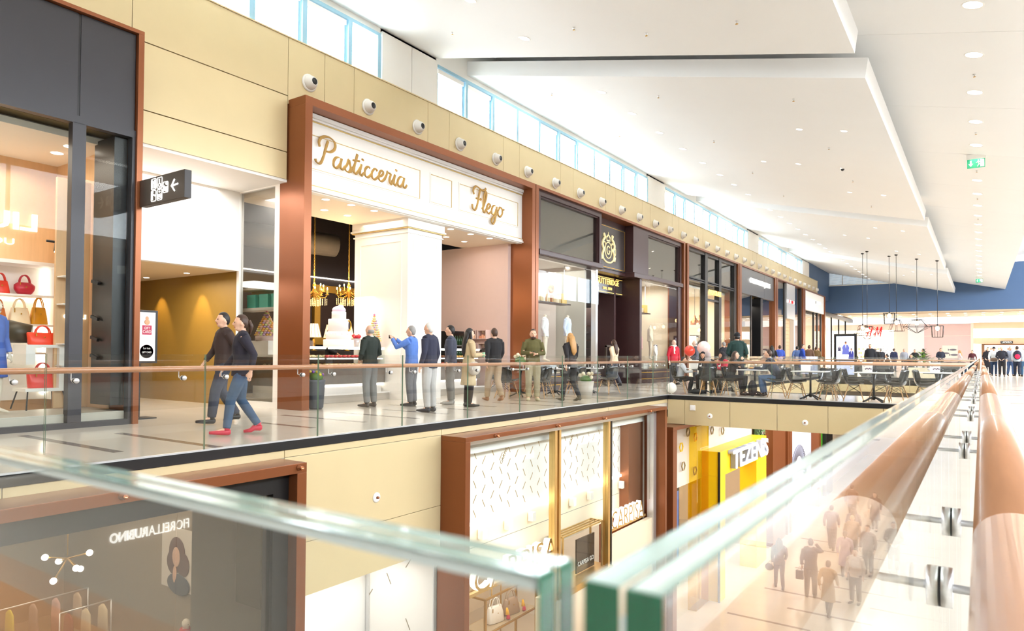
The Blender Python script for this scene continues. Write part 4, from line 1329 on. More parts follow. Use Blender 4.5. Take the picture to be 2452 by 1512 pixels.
def skeleton(pose):
    J = dict(pel=(0, 0, .95), wst=(0, 0, 1.09), chs=(0, .005, 1.28), nck=(0, -.01, 1.475), hd=(0, .02, 1.615))
    for s, k in ((-1, 'L'), (1, 'R')):
        J['hip' + k] = (s * .09, 0, .92)
        J['kne' + k] = (s * .10, .015, .50)
        J['ank' + k] = (s * .105, -.02, .09)
        J['toe' + k] = (s * .13, .16, .03)
        J['sho' + k] = (s * .18, 0, 1.41)
        J['elb' + k] = (s * .25, -.03, 1.14)
        J['wri' + k] = (s * .25, .05, .91)
    if pose == 'walk':
        J.update(kneL=(-.09, .15, .51), ankL=(-.09, .20, .10), toeL=(-.10, .39, .05), kneR=(.09, .0, .50), ankR=(.09, -.24, .13), toeR=(.09, -.08, .03),
                 elbL=(-.24, -.14, 1.16), wriL=(-.23, -.10, .92), elbR=(.24, .07, 1.15), wriR=(.22, .22, .96))
    elif pose == 'photo':
        J.update(elbL=(-.26, .24, 1.27), wriL=(-.09, .42, 1.46), elbR=(.26, .24, 1.27), wriR=(.09, .42, 1.46))
    elif pose in ('phone', 'carry'):
        J.update(elbL=(-.26, .02, 1.15), wriL=(-.06, .27, 1.13), elbR=(.26, .02, 1.15), wriR=(.08, .28, 1.16))
    elif pose == 'front':
        J.update(elbL=(-.27, -.02, 1.14), wriL=(-.10, .20, 1.0), elbR=(.27, -.02, 1.14), wriR=(.10, .20, 1.0))
    elif pose == 'wave':
        J.update(elbR=(.32, .10, 1.34), wriR=(.12, .16, 1.58))
    elif pose in ('sit', 'eat', 'lean'):
        lean = .10 if pose != 'lean' else .20
        J.update(pel=(0, 0, .53), wst=(0, .03, .68), chs=(0, .04 + lean * .6, .88), nck=(0, lean, 1.06), hd=(0, .05 + lean, 1.20))
        for s, k in ((-1, 'L'), (1, 'R')):
            J['hip' + k] = (s * .10, .02, .51)
            J['kne' + k] = (s * .12, .44, .53)
            J['ank' + k] = (s * .12, .36, .10)
            J['toe' + k] = (s * .13, .54, .03)
            J['sho' + k] = (s * .18, lean, 1.0)
            J['elb' + k] = (s * .25, .16 + lean, .78)
            J['wri' + k] = (s * .12, .40 + lean, .80)
        if pose == 'eat':
            J.update(elbR=(.24, .24 + lean, .86), wriR=(.05, .24 + lean, 1.07))
    return {k: Vector(v) for k, v in J.items()}


def torso_rings(J, inf=0.0, fem=False, bot=-.09, top=True):
    up = (J['wst'] - J['pel']).normalized()
    sh = J['chs'].lerp(J['nck'], .66)
    if fem: rad = [(.125, .10), (.168, .122), (.128, .10), (.152, .118), (.14, .095), (.06, .055)]
    else: rad = [(.12, .095), (.160, .118), (.150, .108), (.172, .12), (.165, .10), (.062, .06)]
    pts = [J['pel'] + up * bot, J['pel'], J['wst'], J['chs'], sh, J['nck'] + Vector((0, 0, -.005))]
    return pts, [(a + inf, b + inf) for a, b in rad]


def person(label, loc, face, H=1.75, pose='stand', fem=False, skin='fair', hair='short', hcol='brown', top='jacket', tcol=(40, 40, 50), bot='trousers', bcol=(50, 55, 70),
           shoe=(30, 28, 28), vox=.014, group=None, scarf=None, name='person', cat='person', stature=1.0, girth=1.0, head=True, body_mat=None, collar=None):
    t = local(thing(name, label, cat, loc, math.radians(face), group))
    ORG[t.name] = (0, 0, 0)
    J = skeleton(pose)
    k = H / 1.75
    t.scale = (k, k, k)
    sk = body_mat or SKIN[skin]
    b = MB()
    pts, rad = torso_rings(J, 0, fem)
    b.tube(pts, rad, 12, ref=(1, 0, 0))
    b.tube([J['nck'] - Vector((0, 0, .05)), J['nck'], J['hd'] - Vector((0, .0, .03))], [.06, .052, .05], 10)
    for s in 'LR':
        b.tube([J['hip' + s], J['hip' + s].lerp(J['kne' + s], .5), J['kne' + s], J['kne' + s].lerp(J['ank' + s], .35), J['ank' + s]], [.084, .074, .054, .056, .036], 10)
        b.tube([J['ank' + s], J['ank' + s].lerp(J['toe' + s], .4) + Vector((0, 0, -.01)), J['toe' + s]], [(.036, .036), (.038, .03), (.03, .02)], 8)
        b.tube([J['sho' + s], J['sho' + s].lerp(J['elb' + s], .5), J['elb' + s], J['elb' + s].lerp(J['wri' + s], .3), J['wri' + s]], [.054, .046, .039, .040, .027], 10)
        b.tube([J['nck'].lerp(J['sho' + s], .3), J['sho' + s]], [(.055, .05), (.055, .05)], 10)
        # hand
        d = (J['wri' + s] - J['elb' + s]).normalized()
        sx = -1 if s == 'L' else 1
        side = d.cross(Vector((0, 0, 1)))
        if side.length < .2: side = Vector((0, 1, 0))
        side = (side - d * side.dot(d)).normalized()
        nrm = d.cross(side).normalized()
        w0 = J['wri' + s]
        b.tube([w0, w0 + d * .05, w0 + d * .085], [(.026, .017), (.040, .016), (.038, .013)], 8, ref=side)
        for q, L in ((-.027, .062), (-.009, .074), (.009, .070), (.027, .054)):
            p0 = w0 + d * .082 + side * q
            b.tube([p0, p0 + d * L * .5 + nrm * .006, p0 + d * L * .8 + nrm * .022, p0 + d * L * .9 + nrm * .036], [.0085, .008, .0075, .006], 6)
        p0 = w0 + d * .025 + side * .028
        b.tube([p0, p0 + d * .03 + side * .022 + nrm * .008, p0 + d * .06 + side * .024 + nrm * .018], [.011, .010, .007], 6)
    h = J['hd']
    if head:
        def skull(dv, q):
            if dv.z < 0:
                q.x *= 1 - .22 * -dv.z
                if dv.y < 0: q.y *= 1 - .25 * -dv.z
            return q
        b.ball(h, (.077, .096, .122), 16, 12, fn=skull)
        b.ball(h + Vector((0, .035, -.075)), (.052, .055, .042), 12, 8)
        b.tube([h + Vector((0, .088, .025)), h + Vector((0, .112, -.018)), h + Vector((0, .09, -.03))], [.010, .017, .012], 8)
        for s in (-1, 1):
            b.ball(h + Vector((s * .078, -.005, -.01)), (.010, .020, .032), 8, 6)
            b.ball(h + Vector((s * .032, .084, .030)), (.022, .012, .008), 8, 6)
    bo = b.build('body', sk, t)
    VOX.append((bo, vox if vox > .013 else .012))
    if head:
        e = MB()
        for s in (-1, 1): e.ball(h + Vector((s * .032, .088, .012)), (.011, .008, .007), 8, 6)
        e.build('eyes', EYE, t)
        MB().ball(h + Vector((0, .090, -.055)), (.024, .010, .008), 10, 6).build('mouth', LIP, t)
    # garments
    inf = .020
    g = MB()
    pts, rad = torso_rings(J, inf, fem)
    if top == 'coat':
        sit = pose in ('sit', 'eat', 'lean')
        if not sit:
            hem = [Vector((0, -.01, .48)), Vector((0, 0, .72))]
            g.tube(hem + pts[1:], [(.225, .17), (.205, .155)] + rad[1:], 14, ref=(1, 0, 0))
        else: g.tube(pts, rad, 14, ref=(1, 0, 0))
    elif top in ('jacket', 'sweater'):
        lo = .10 if top == 'jacket' else .03
        p2 = [pts[1] + (pts[1] - pts[2]).normalized() * lo] + pts[1:]
        g.tube(p2, [(rad[1][0] + .004, rad[1][1] + .006)] + rad[1:], 14, ref=(1, 0, 0))
    for s in 'LR':
        end = J['elb' + s].lerp(J['wri' + s], .92)
        g.tube([J['sho' + s], J['sho' + s].lerp(J['elb' + s], .5), J['elb' + s], end], [.076, .066, .057, .045], 10)
        g.tube([J['nck'].lerp(J['sho' + s], .25), J['sho' + s]], [(.07, .065), (.075, .07)], 10)
    g.tube([J['nck'] - Vector((0, 0, .06)), J['nck'] + Vector((0, .0, .02))], [.075, .066], 12)
    go = g.build(top if top in ('coat', 'jacket', 'sweater') else 'top', cloth(tcol), t)
    VOX.append((go, vox))
    if bot:
        g = MB()
        if bot == 'skirt':
            g.tube([J['wst'], J['pel'], Vector((0, .0, .55))], [(.15, .125), (.185, .14), (.22, .17)], 14, ref=(1, 0, 0))
        else:
            up = (J['wst'] - J['pel']).normalized()
            g.tube([J['pel'] - up * .10, J['pel'], J['pel'].lerp(J['wst'], .6)], [(.135, .11), (.172, .132), (.16, .12)], 12, ref=(1, 0, 0))
            for s in 'LR':
                tight = .012 if fem else .022
                g.tube([J['hip' + s], J['hip' + s].lerp(J['kne' + s], .5), J['kne' + s], J['kne' + s].lerp(J['ank' + s], .4), J['ank' + s].lerp(J['kne' + s], .02)],
                       [.092 + tight * .5, .078 + tight, .060 + tight, .056 + tight, .044 + tight], 10)
        go = g.build(bot, cloth(bcol), t)
        VOX.append((go, vox))
    if shoe:
        for s in 'LR':
            a, c = J['ank' + s], J['toe' + s]
            d = (c - a)
            d.z = 0
            d.normalize()
            q = MB()
            fl = Vector((0, 0, 1)) if pose != 'walk' else (c - a).cross(Vector((1, 0, 0))).normalized()
            base = a - Vector((0, 0, .045))
            q.tube([base - d * .055, base - d * .03, base + d * .06, c.lerp(base, .35) , c + d * .04 + Vector((0, 0, .005))], [(.028, .03), (.042, .048), (.046, .044), (.050, .034), (.030, .020)], 10, ref=d.cross(Vector((0, 0, 1))))
            q.tube([a - Vector((0, 0, .02)), a + Vector((0, 0, .03))], [.046, .042], 10)
            q.build('shoe', mat('shoe_%d_%d_%d' % shoe, shoe, .45, noise=.1), t)
    # hair / headwear
    hm = HAIR.get(hcol)
    if head and hair:
        q = MB()
        if hair == 'hijab':
            q.ball(h + Vector((0, -.008, .0)), (.097, .118, .140), 18, 14, fn=lambda dv, p: p * (.70 if (dv.y > .62 and -.62 < dv.z < .50) else 1))
            q.tube([h + Vector((0, -.01, -.07)), J['nck'] + Vector((0, .01, .0)), J['nck'].lerp(J['chs'], .35) + Vector((0, .01, 0))], [(.088, .10), (.105, .105), (.20, .135)], 14, ref=(1, 0, 0))
            q.build('headscarf', cloth(hcol if isinstance(hcol, tuple) else (24, 22, 26)), t)
        else:
            big = 1.0 if hair != 'full' else 1.06
            q.ball(h + Vector((0, -.008, .010)), (.0805 * big, .0995 * big, .1235 * big), 22, 18, fn=lambda dv, p: p * (.78 if (dv.y > .42 and dv.z < .60) or (dv.y > .12 and dv.z < .18) or dv.z < -.66 or (dv.z < -.22 and dv.y > -.30) else 1))
            if hair in ('long', 'full'):
                ln = .30 if hair == 'long' else .36
                up = (J['nck'] - J['chs']).normalized()
                q.tube([h + Vector((0, -.055, .03)), h + Vector((0, -.085, -.08)), J['nck'] + Vector((0, -.085, -.02)), J['nck'] - up * ln * .7 + Vector((0, -.14, 0)), J['nck'] - up * ln + Vector((0, -.13, 0))],
                       [(.085, .06), (.095, .055), (.10, .05), (.085, .04), (.03, .02)], 12, ref=(1, 0, 0))
                for s in (-1, 1):
                    q.tube([h + Vector((s * .078, -.01, .04)), h + Vector((s * .09, -.005, -.08)), J['nck'] + Vector((s * .095, .01, -.04)), J['nck'] + Vector((s * .085, .03, -.16))], [.022, .034, .034, .012], 8)
            if hair == 'cap':
                q = MB()
                q.ball(h + Vector((0, -.008, .025)), (.090, .108, .112), 16, 10, fn=lambda dv, p: p * (1 if dv.z > -.05 else .82))
                q.tube([h + Vector((0, .07, .045)), h + Vector((0, .17, .035))], [(.075, .010), (.055, .006)], 10, ref=(1, 0, 0))
                q.build('cap', cloth((22, 22, 26)), t)
                q = MB()
                q.ball(h + Vector((0, -.02, -.01)), (.083, .098, .10), 14, 10, fn=lambda dv, p: p * (.8 if dv.y > .1 or dv.z < -.7 else 1))
            if hair == 'bald':
                q = MB()
                q.ball(h + Vector((0, -.012, -.01)), (.0785, .0965, .092), 16, 12, fn=lambda dv, p: p * (.82 if dv.y > .15 or dv.z > .35 or dv.z < -.65 else 1))
            if hair == 'pony':
                q.tube([h + Vector((0, -.10, .04)), h + Vector((0, -.14, -.04)), h + Vector((0, -.12, -.16))], [.03, .032, .012], 8)
            q.build('hair', hm, t)
            if hair == 'beard' or stature < 0:
                pass
    if scarf:
        q = MB()
        c = J['nck'] + Vector((0, .01, .015))
        q.tube([c + Vector((.085 * math.cos(a), .085 * math.sin(a), .012 * math.sin(3 * a))) for a in [i * PI / 8 for i in range(16)]], .034, 8, closed=True)
        q.tube([c + Vector((.04, .08, -.02)), c + Vector((.05, .12, -.15)), c + Vector((.05, .125, -.30))], [(.035, .02), (.045, .018), (.045, .012)], 8)
        q.build('scarf', cloth(scarf), t)
    if collar:
        MB().tube([J['nck'] + Vector((0, 0, -.012)), J['nck'] + Vector((0, .004, .028))], [.070, .062], 14).build('collar', cloth(collar), t)
    return t, J, k


def put(t, local_pt):
    """world position of a point given in a person's own axes"""
    a = t.rotation_euler[2]
    p = Vector(local_pt) * t.scale[0]
    return Vector((p.x * math.cos(a) - p.y * math.sin(a), p.x * math.sin(a) + p.y * math.cos(a), p.z)) + t.location


def bag_parts(t, w, h, d, m, style='tote', rigid=True):
    """handbag in its own axes: wide along x, base on z=0"""
    b = MB()
    if style == 'bowling':
        b.tube([(-w / 2, 0, h * .42), (-w / 2 + .02, 0, h * .46), (-w * .3, 0, h * .5), (w * .3, 0, h * .5), (w / 2 - .02, 0, h * .46), (w / 2, 0, h * .42)], [(.02, .02), (d * .40, h * .36), (d * .5, h * .5), (d * .5, h * .5), (d * .40, h * .36), (.02, .02)], 12, ref=(0, 1, 0))
    else:
        tw = w * (.78 if style == 'tote' else 1.14)
        vs = []
        for z, ww, dd in ((0, w * .94, d * .96), (.015, w, d), (h * .55, (w + tw) / 2, d * .8), (h * .93, tw, d * .42), (h, tw * .97, d * .30)):
            for q in range(16):
                a = 2 * PI * q / 16
                e = lambda c: math.copysign(abs(c) ** .45, c)
                vs.append((e(math.cos(a)) * ww / 2, e(math.sin(a)) * dd / 2, z))
        fs = [tuple(range(15, -1, -1)), tuple(64 + q for q in range(16))]
        for r in range(4):
            for q in range(16):
                fs.append((r * 16 + q, r * 16 + (q + 1) % 16, (r + 1) * 16 + (q + 1) % 16, (r + 1) * 16 + q))
        b.add(vs, fs, 0, True)
    b.build('bag_body', m, t)
    for s in (-1, 1):
        y = s * d * .16
        hh = h * .62
        MB().tube([(w * .26 * math.cos(a), y, h * .93 + hh * math.sin(a)) for a in [PI * i / 12 for i in range(13)]], .010, 8).build('handle', m, t)
    MB().lathe([(0, 0), (.012, 0), (.012, -.006), (0, -.006)], (0, -d * .5, h * .62), 10, axis='y').box(-w * .30, -w * .26, -d * .42, -d * .38, h * .7, h * .95).build('clasp', GOLD, t)


def handbag(label, loc, rotz, w, h, d, rgb, style='tote', name='handbag', group=None):
    t = local(thing(name, label, 'handbag', loc, math.radians(rotz), group))
    ORG[t.name] = (0, 0, 0)
    bag_parts(t, w, h, d, mat('leather_%d_%d_%d' % rgb, rgb, .35, noise=.08, scale=16), style)
    return t


# handbags of the left shop window (seen broadside from the gallery)
handbag('crimson red bowling handbag on the top lit shelf of the left shop', (-13.5, 4.93, 2.10), 90, .30, .22, .16, (196, 40, 60), 'bowling')
handbag('orange red handbag at the frame edge on the top lit shelf', (-13.5, 4.58, 2.10), 90, .26, .22, .16, (226, 60, 40))
handbag('cream tote handbag on the middle lit shelf', (-13.5, 4.86, 1.60), 90, .32, .28, .18, (246, 226, 190))
handbag('mustard yellow tote handbag on the middle lit shelf beside the cream one', (-13.5, 5.15, 1.60), 90, .26, .30, .18, (216, 150, 24))
handbag('tan handbag half hidden by the mannequin on the middle lit shelf', (-13.5, 4.56, 1.60), 90, .22, .26, .16, (200, 110, 50))
handbag('bright orange red trapeze handbag standing on top of the white plinth', (-12.6, 4.87, 1.245), 90, .40, .20, .17, (240, 72, 40), 'trapeze')
handbag('coral red tote standing inside the open white plinth', (-12.55, 4.86, .55), 90, .40, .26, .18, (236, 74, 66), 'trapeze')
handbag('small red bag hanging at the mannequin, far left', (-12.1, 4.02, .95), 90, .16, .16, .10, (232, 60, 36))
o = thing('hat_box', 'large dark olive leather roll leaning behind the red handbag', 'leather roll', (-12.75, 4.62, 1.30))
MB().tube([(-12.95, 4.50, 1.46), (-12.8, 4.78, 1.42)], [(.22, .19), (.18, .15)], 20).build('body', mat('olive_leather', (70, 62, 46), .4, noise=.1), o)
o = thing('shop_tag', 'small blue ribbon bow on the coral tote', 'ribbon', (-12.5, 4.86, .82))
MB().ball((-12.5, 4.82, .84), (.02, .06, .02)).ball((-12.5, 4.92, .84), (.02, .06, .02)).build('bow', cloth((46, 60, 160)), o)

# ------------------------------------------------------------------ the crowd on the upper gallery
person('woman walking in dark top, blue jeans and red sneakers, near the copper post', (-8.5, 5.75, 0), 150, 1.68, 'walk', True, hair='pony', hcol='brown', top='jacket', tcol=(40, 36, 48), bcol=(60, 84, 112), shoe=(196, 40, 66), vox=.013)
a, J, k = person('man walking in dark brown top and dark trousers beside the woman in red sneakers', (-10.1, 6.5, 0), 165, 1.80, 'walk', hair='short', hcol='black', top='jacket', tcol=(58, 42, 38), bcol=(54, 58, 72), shoe=(26, 24, 26))
person('man with shaved head in dark green sweater and grey trousers seen from behind', (-10.76, 10.35, 0), 92, 1.76, 'front', hair='bald', hcol='grey', top='sweater', tcol=(40, 48, 42), bcol=(126, 126, 124), shoe=(70, 58, 50), vox=.012, collar=(226, 220, 210))
a, J, k = person('man in bright blue shirt raising a phone to take a photo', (-10.24, 11.08, 0), 112, 1.76, 'photo', hair='short', hcol='grey', top='sweater', tcol=(92, 130, 206), bcol=(112, 112, 116), shoe=(36, 32, 34), vox=.012, collar=(60, 50, 70))
p = put(a, (0, .50, 1.50))
o = thing('smartphone', 'black phone held up by the man in the blue shirt', 'phone', p, math.radians(112))
MB().bbox(-.075, .075, -.005, .005, -.038, .038, .003).build('phone_body', BLACK, o)
person('stout man in navy quilted jacket and light grey trousers watching the pastry counter', (-8.95, 10.2, 0), 100, 1.77, 'stand', hair='short', hcol='white', top='jacket', tcol=(44, 46, 66), bcol=(182, 180, 178), shoe=(40, 40, 48), vox=.012)
person('tall dark-haired man just beyond the navy quilted jacket', (-9.9, 12.0, 0), 120, 1.80, 'stand', hair='short', hcol='black', top='jacket', tcol=(70, 74, 90), bcol=(120, 116, 110), shoe=(160, 156, 150))
a, J, k = person('woman with long dark curly hair in beige trench coat and black boots', (-9.15, 11.7, 0), -30, 1.70, 'carry', True, hair='full', hcol='black', top='coat', tcol=(196, 174, 136), bcol=(40, 32, 36), shoe=(24, 22, 24), vox=.012)
p = put(a, (.06, .33, 1.16))
o = thing('paper_cup', 'green paper cup in the hand of the woman in the trench coat', 'cup', p)
MB().lathe([(.028, -.05), (.036, .05)], p, 14).build('cup', mat('cup_green', (150, 196, 160), .5, noise=.05), o)
o = thing('shoulder_bag', 'zebra striped shoulder bag carried by the woman in the trench coat', 'handbag', put(a, (.22, .0, .92)))
b0 = put(a, (.27, .02, .86))
MB().ball(b0, (.12, .16, .15), 14, 10).build('bag_body', mat('zebra_cloth', (206, 196, 182), .7, noise=.5, scale=9), o)
person('walking man in dark jacket and tan boots behind the cafe chairs', (-9.7, 13.4, 0), 60, 1.78, 'walk', hair='short', hcol='brown', top='jacket', tcol=(36, 34, 36), bcol=(170, 146, 118), shoe=(150, 100, 64))
a, J, k = person('bearded man in olive green sweater facing the camera with a phone', (-9.14, 14.25, 0), -140, 1.78, 'phone', hair='short', hcol='brown', top='sweater', tcol=(98, 92, 52), bcol=(170, 158, 128), shoe=(206, 194, 160), vox=.012, collar=(226, 220, 226))
h = J['hd']
MB().ball(h + Vector((0, .045, -.085)), (.062, .062, .055), 14, 10, fn=lambda d, q: q * (.6 if d.z > .55 else 1)).build('beard', HAIR['brown'], a)
p = put(a, (.02, .37, 1.19))
o = thing('smartphone', 'dark phone in the hands of the bearded man', 'phone', p, math.radians(-140))
MB().bbox(-.037, .037, -.07, .07, -.005, .005, .003).build('phone_body', BLACK, o)
person('blonde woman walking in black top and black heels', (-8.27, 14.6, 0), 70, 1.68, 'walk', True, hair='long', hcol='blonde', top='jacket', tcol=(36, 32, 34), bcol=(44, 42, 44), shoe=(26, 22, 24), vox=.012)
person('woman with long brown hair in cream jacket walking towards the outfitter doorway', (-10.9, 22.4, 0), 75, 1.70, 'walk', True, hair='long', hcol='brown', top='jacket', tcol=(238, 212, 180), bcol=(84, 84, 92), shoe=(28, 26, 26), vox=.014)
person('white-haired man in open red jacket over a cream jumper', (-9.9, 25.6, 0), -120, 1.76, 'stand', hair='bald', hcol='white', skin='pale', top='jacket', tcol=(196, 30, 52), bcol=(70, 70, 76), girth=1.1, scarf=(232, 226, 216))
person('bald man in grey jacket bending beside the balloons', (-9.6, 27.2, 0), 120, 1.76, 'front', hair='bald', hcol='grey', skin='pale', top='jacket', tcol=(92, 94, 106), bcol=(60, 62, 70))
person('grey-haired man in black jacket seen from behind by the black mullions', (-9.4, 30.3, 0), 60, 1.76, 'stand', hair='short', hcol='grey', top='jacket', tcol=(36, 36, 42), bcol=(50, 50, 56))
person('tall man in dark green hooded jacket and black cap standing behind the cafe tables', (-6.3, 21.65, 0), 20, 1.88, 'front', hair='cap', hcol='black', top='jacket', tcol=(30, 58, 54), bcol=(40, 42, 50), vox=.013, collar=(30, 58, 54))
person('woman with long black hair and black coat standing behind the far balustrade', (-9.1, 37.5, 0), 30, 1.70, 'stand', True, hair='long', hcol='black', top='coat', tcol=(30, 28, 32))
person('person in bright blue jacket walking past the metal portal shop', (-9.4, 40.5, 0), 15, 1.75, 'walk', hair='short', hcol='brown', top='jacket', tcol=(66, 92, 190), bcol=(50, 56, 80), vox=.02)
person('person in dull blue jacket among the distant walkers', (-9.0, 43, 0), 10, 1.74, 'walk', hair='short', hcol='black', top='jacket', tcol=(92, 116, 168), bcol=(60, 60, 70), vox=.02)
person('broad man in brown jacket seen from behind among the distant walkers', (-8.2, 42.3, 0), 0, 1.78, 'stand', hair='short', hcol='brown', top='jacket', tcol=(112, 84, 66), bcol=(70, 62, 60), vox=.02)
person('person in olive jacket beside the man in brown, walking away', (-8.5, 46, 0), 5, 1.76, 'walk', hair='short', hcol='brown', top='jacket', tcol=(124, 98, 60), bcol=(70, 66, 64), vox=.02)
person('person in grey jacket beyond the olive jacket', (-8.9, 48, 0), -20, 1.74, 'walk', hair='short', hcol='black', top='jacket', tcol=(110, 108, 116), bcol=(50, 50, 60), vox=.02)
person('man in royal blue coat walking just in front of the advertising screen', (-8.1, 40.0, 0), -80, 1.80, 'walk', hair='short', hcol='brown', top='coat', tcol=(30, 66, 160), bcol=(60, 66, 92), vox=.018)

# ------------------------------------------------------------------ cafe bridge: chairs, tables, seated guests
SHELLB = mat('chair_shell_black', (18, 18, 19), .12, noise=.05, coat=.7)
DOWEL = mat('beech_dowel', (208, 164, 116), .45, noise=.12, scale=10, stretch=(5, 5, .6))
IRON = mat('cast_iron', (26, 25, 26), .4, noise=.1)
TOPW = mat('table_top_white', (238, 236, 232), .25, noise=.02)


def chair_parts(t):
    prof = [(.23, .445), (.19, .452), (.10, .436), (0, .425), (-.10, .430), (-.17, .452), (-.205, .50), (-.225, .57), (-.245, .66), (-.265, .75), (-.275, .80), (-.272, .815)]
    nu = 13
    vs, fs = [], []
    for i, (y, z) in enumerate(prof):
        w = .235 - (.02 if i < 2 else 0) - max(0, i - 8) * .022
        for j in range(nu):
            u = -1 + 2 * j / (nu - 1)
            c = u ** 4
            lift = .075 * c if i < 5 else .05 * c
            fwd_ = (.10 * c if i >= 5 else 0) * min(1, (i - 4) / 3)
            vs.append((u * w, y + fwd_, z + lift - (.035 * c if i > 9 else 0)))
    for i in range(len(prof) - 1):
        for j in range(nu - 1):
            a = i * nu + j
            fs.append((a, a + 1, a + nu + 1, a + nu))
    n = len(vs)
    vs2 = [(x, y - .004, z - .010) for x, y, z in vs]
    f2 = [tuple(reversed([q + n for q in f])) for f in fs]
    rim = []
    L = len(prof)
    loop = list(range(nu)) + [i * nu + nu - 1 for i in range(1, L)] + [(L - 1) * nu + j for j in range(nu - 2, -1, -1)] + [i * nu for i in range(L - 2, 0, -1)]
    for a, b in zip(loop, loop[1:] + loop[:1]): rim.append((a, b, b + n, a + n))
    MB().add(vs + vs2, fs + f2 + rim, 0, True).build('seat_shell', SHELLB, t)
    feet = [(-.235, .22), (.235, .22), (-.235, -.25), (.235, -.25)]
    tops = [(-.14, .12), (.14, .12), (-.14, -.12), (.14, -.12)]
    for (a, b), (c, d) in zip(feet, tops):
        MB().tube([(a, b, 0), ((a * .6 + c * .4), (b * .6 + d * .4), .16), (c, d, .41)], [.010, .014, .012], 8).build('leg', DOWEL, t)
    q = MB()
    P = lambda i, f: (feet[i][0] * (1 - f) + tops[i][0] * f, feet[i][1] * (1 - f) + tops[i][1] * f, .41 * f)
    for i, j in ((0, 1), (2, 3), (0, 2), (1, 3)):
        q.tube([P(i, .50), P(j, .98)], .005, 6).tube([P(j, .50), P(i, .98)], .005, 6)
    for i, j in ((0, 1), (2, 3), (0, 2), (1, 3)): q.tube([P(i, 1.0), P(j, 1.0)], .007, 6)
    q.build('brace_frame', BLACK, t)


CH0 = None


def chair(label, x, y, face, z=0.0):
    global CH0
    if CH0 is None:
        CH0 = local(thing('shell_chair', label, 'chair', (x, y, z), math.radians(face), 'black shell chairs of the cafe'))
        ORG[CH0.name] = (0, 0, 0)
        chair_parts(CH0)
        return CH0
    return dup(CH0, (x, y, z), math.radians(face), label)


TB0 = None


def table(label, x, y, rot=0, round_=False):
    global TB0
    if TB0 is None:
        TB0 = local(thing('cafe_table', label, 'table', (x, y, 0), math.radians(rot), 'cafe tables with white tops'))
        ORG[TB0.name] = (0, 0, 0)
        MB().bbox(-.42, .42, -.36, .36, .725, .75, .006).build('tabletop', TOPW, TB0)
        MB().lathe([(.03, .06), (.04, .12), (.026, .20), (.026, .60), (.045, .70), (.05, .725)], n=14).build('column', IRON, TB0)
        for k in range(4):
            a = PI / 4 + k * PI / 2
            c, s = math.cos(a), math.sin(a)
            MB().tube([(c * .02, s * .02, .12), (c * .12, s * .12, .10), (c * .22, s * .22, .05), (c * .29, s * .29, .025), (c * .31, s * .31, .012)], [.03, .022, .018, .022, .012], 8).build('foot', IRON, TB0)
        MB().bbox(-.3, .3, -.02, .02, .705, .725, .004).build('bearer', IRON, TB0)
        return TB0
    return dup(TB0, (x, y, 0), math.radians(rot), label)


table('white cafe table with the family in headscarves around it', -7.0, 20.35)
table('white cafe table between the eating woman and the man in the navy sweater', -5.35, 20.1)
table('white cafe table with a black chair behind it, right of the seated guests', -3.72, 19.35)
table('white cafe table with a folded menu in the middle of three empty chairs', -2.22, 19.2)
table('white cafe table half hidden behind the thick handrail glass', -.95, 20.6)
chair('black shell chair under the child at the family table', -7.55, 20.0, -80)
chair('black shell chair under the woman in the patterned grey headscarf', -6.6, 19.75, 20)
chair('black shell chair draped with a beige coat, family table', -6.25, 20.2, 80)
chair('black shell chair under the woman eating', -6.0, 20.0, -85)
chair('black shell chair under the man in the navy sweater', -4.72, 20.05, 92)
chair('empty black shell chair directly behind the man in the navy sweater, turned away', -4.15, 19.75, -70)
chair('empty black shell chair seen from behind at the third table', -3.45, 20.0, 175)
chair('empty black shell chair facing left at the third table', -3.28, 19.6, 78)
chair('empty black shell chair facing right, left of the menu table', -2.70, 19.45, -82)
chair('empty black shell chair pushed in behind the menu table', -2.15, 19.85, 178)
chair('empty black shell chair facing left at the menu table', -1.74, 19.3, 80)
chair('black shell chair facing right just before the thick handrail glass', -1.13, 19.4, -78)
chair('black shell chair at the half hidden table, back to the far rail', -.75, 21.1, 175)
# tables on the gallery in front of the outfitter, seen through the balustrade
for k, (x, y) in enumerate(((-10.2, 15.3), (-9.9, 16.6), (-9.7, 18.2))):
    table('white cafe table on the gallery floor, %s of three before the outfitter window' % ('first', 'second', 'third')[k], x, y, 10 * k)
    chair('black shell chair pulled up to the %s gallery table, shop side' % ('first', 'second', 'third')[k], x - .75, y + .1, -90 + 8 * k)
    chair('black shell chair pulled up to the %s gallery table, void side' % ('first', 'second', 'third')[k], x + .72, y - .1, 90 - 10 * k)
    chair('black shell chair at the %s gallery table, back to the pastry shop' % ('first', 'second', 'third')[k], x + .05, y - .7, 5 * k)

person('woman in black headscarf and sunglasses facing the camera at the family table', (-7.15, 21.0, 0), 190, 1.66, 'sit', True, hair='hijab', hcol=(24, 22, 26), skin='tan', top='jacket', tcol=(26, 24, 28), bcol=(28, 26, 30), vox=.012)
person('child in pale grey top sitting sideways at the family table', (-7.55, 20.0, 0), -75, 1.45, 'sit', hair='short', hcol='black', skin='tan', top='sweater', tcol=(196, 196, 198), bcol=(40, 38, 42), vox=.012)
person('woman in patterned grey headscarf and tan trousers seen from behind', (-6.6, 19.78, 0), 22, 1.66, 'sit', True, hair='hijab', hcol=(176, 160, 156), skin='tan', top='jacket', tcol=(26, 24, 28), bcol=(164, 122, 62), shoe=(28, 26, 28), vox=.012)
person('woman in black headscarf and crimson top leaning at the family table', (-6.35, 20.95, 0), 140, 1.66, 'lean', True, hair='hijab', hcol=(30, 24, 28), skin='tan', top='sweater', tcol=(190, 24, 58), bcol=(60, 58, 50), vox=.012)
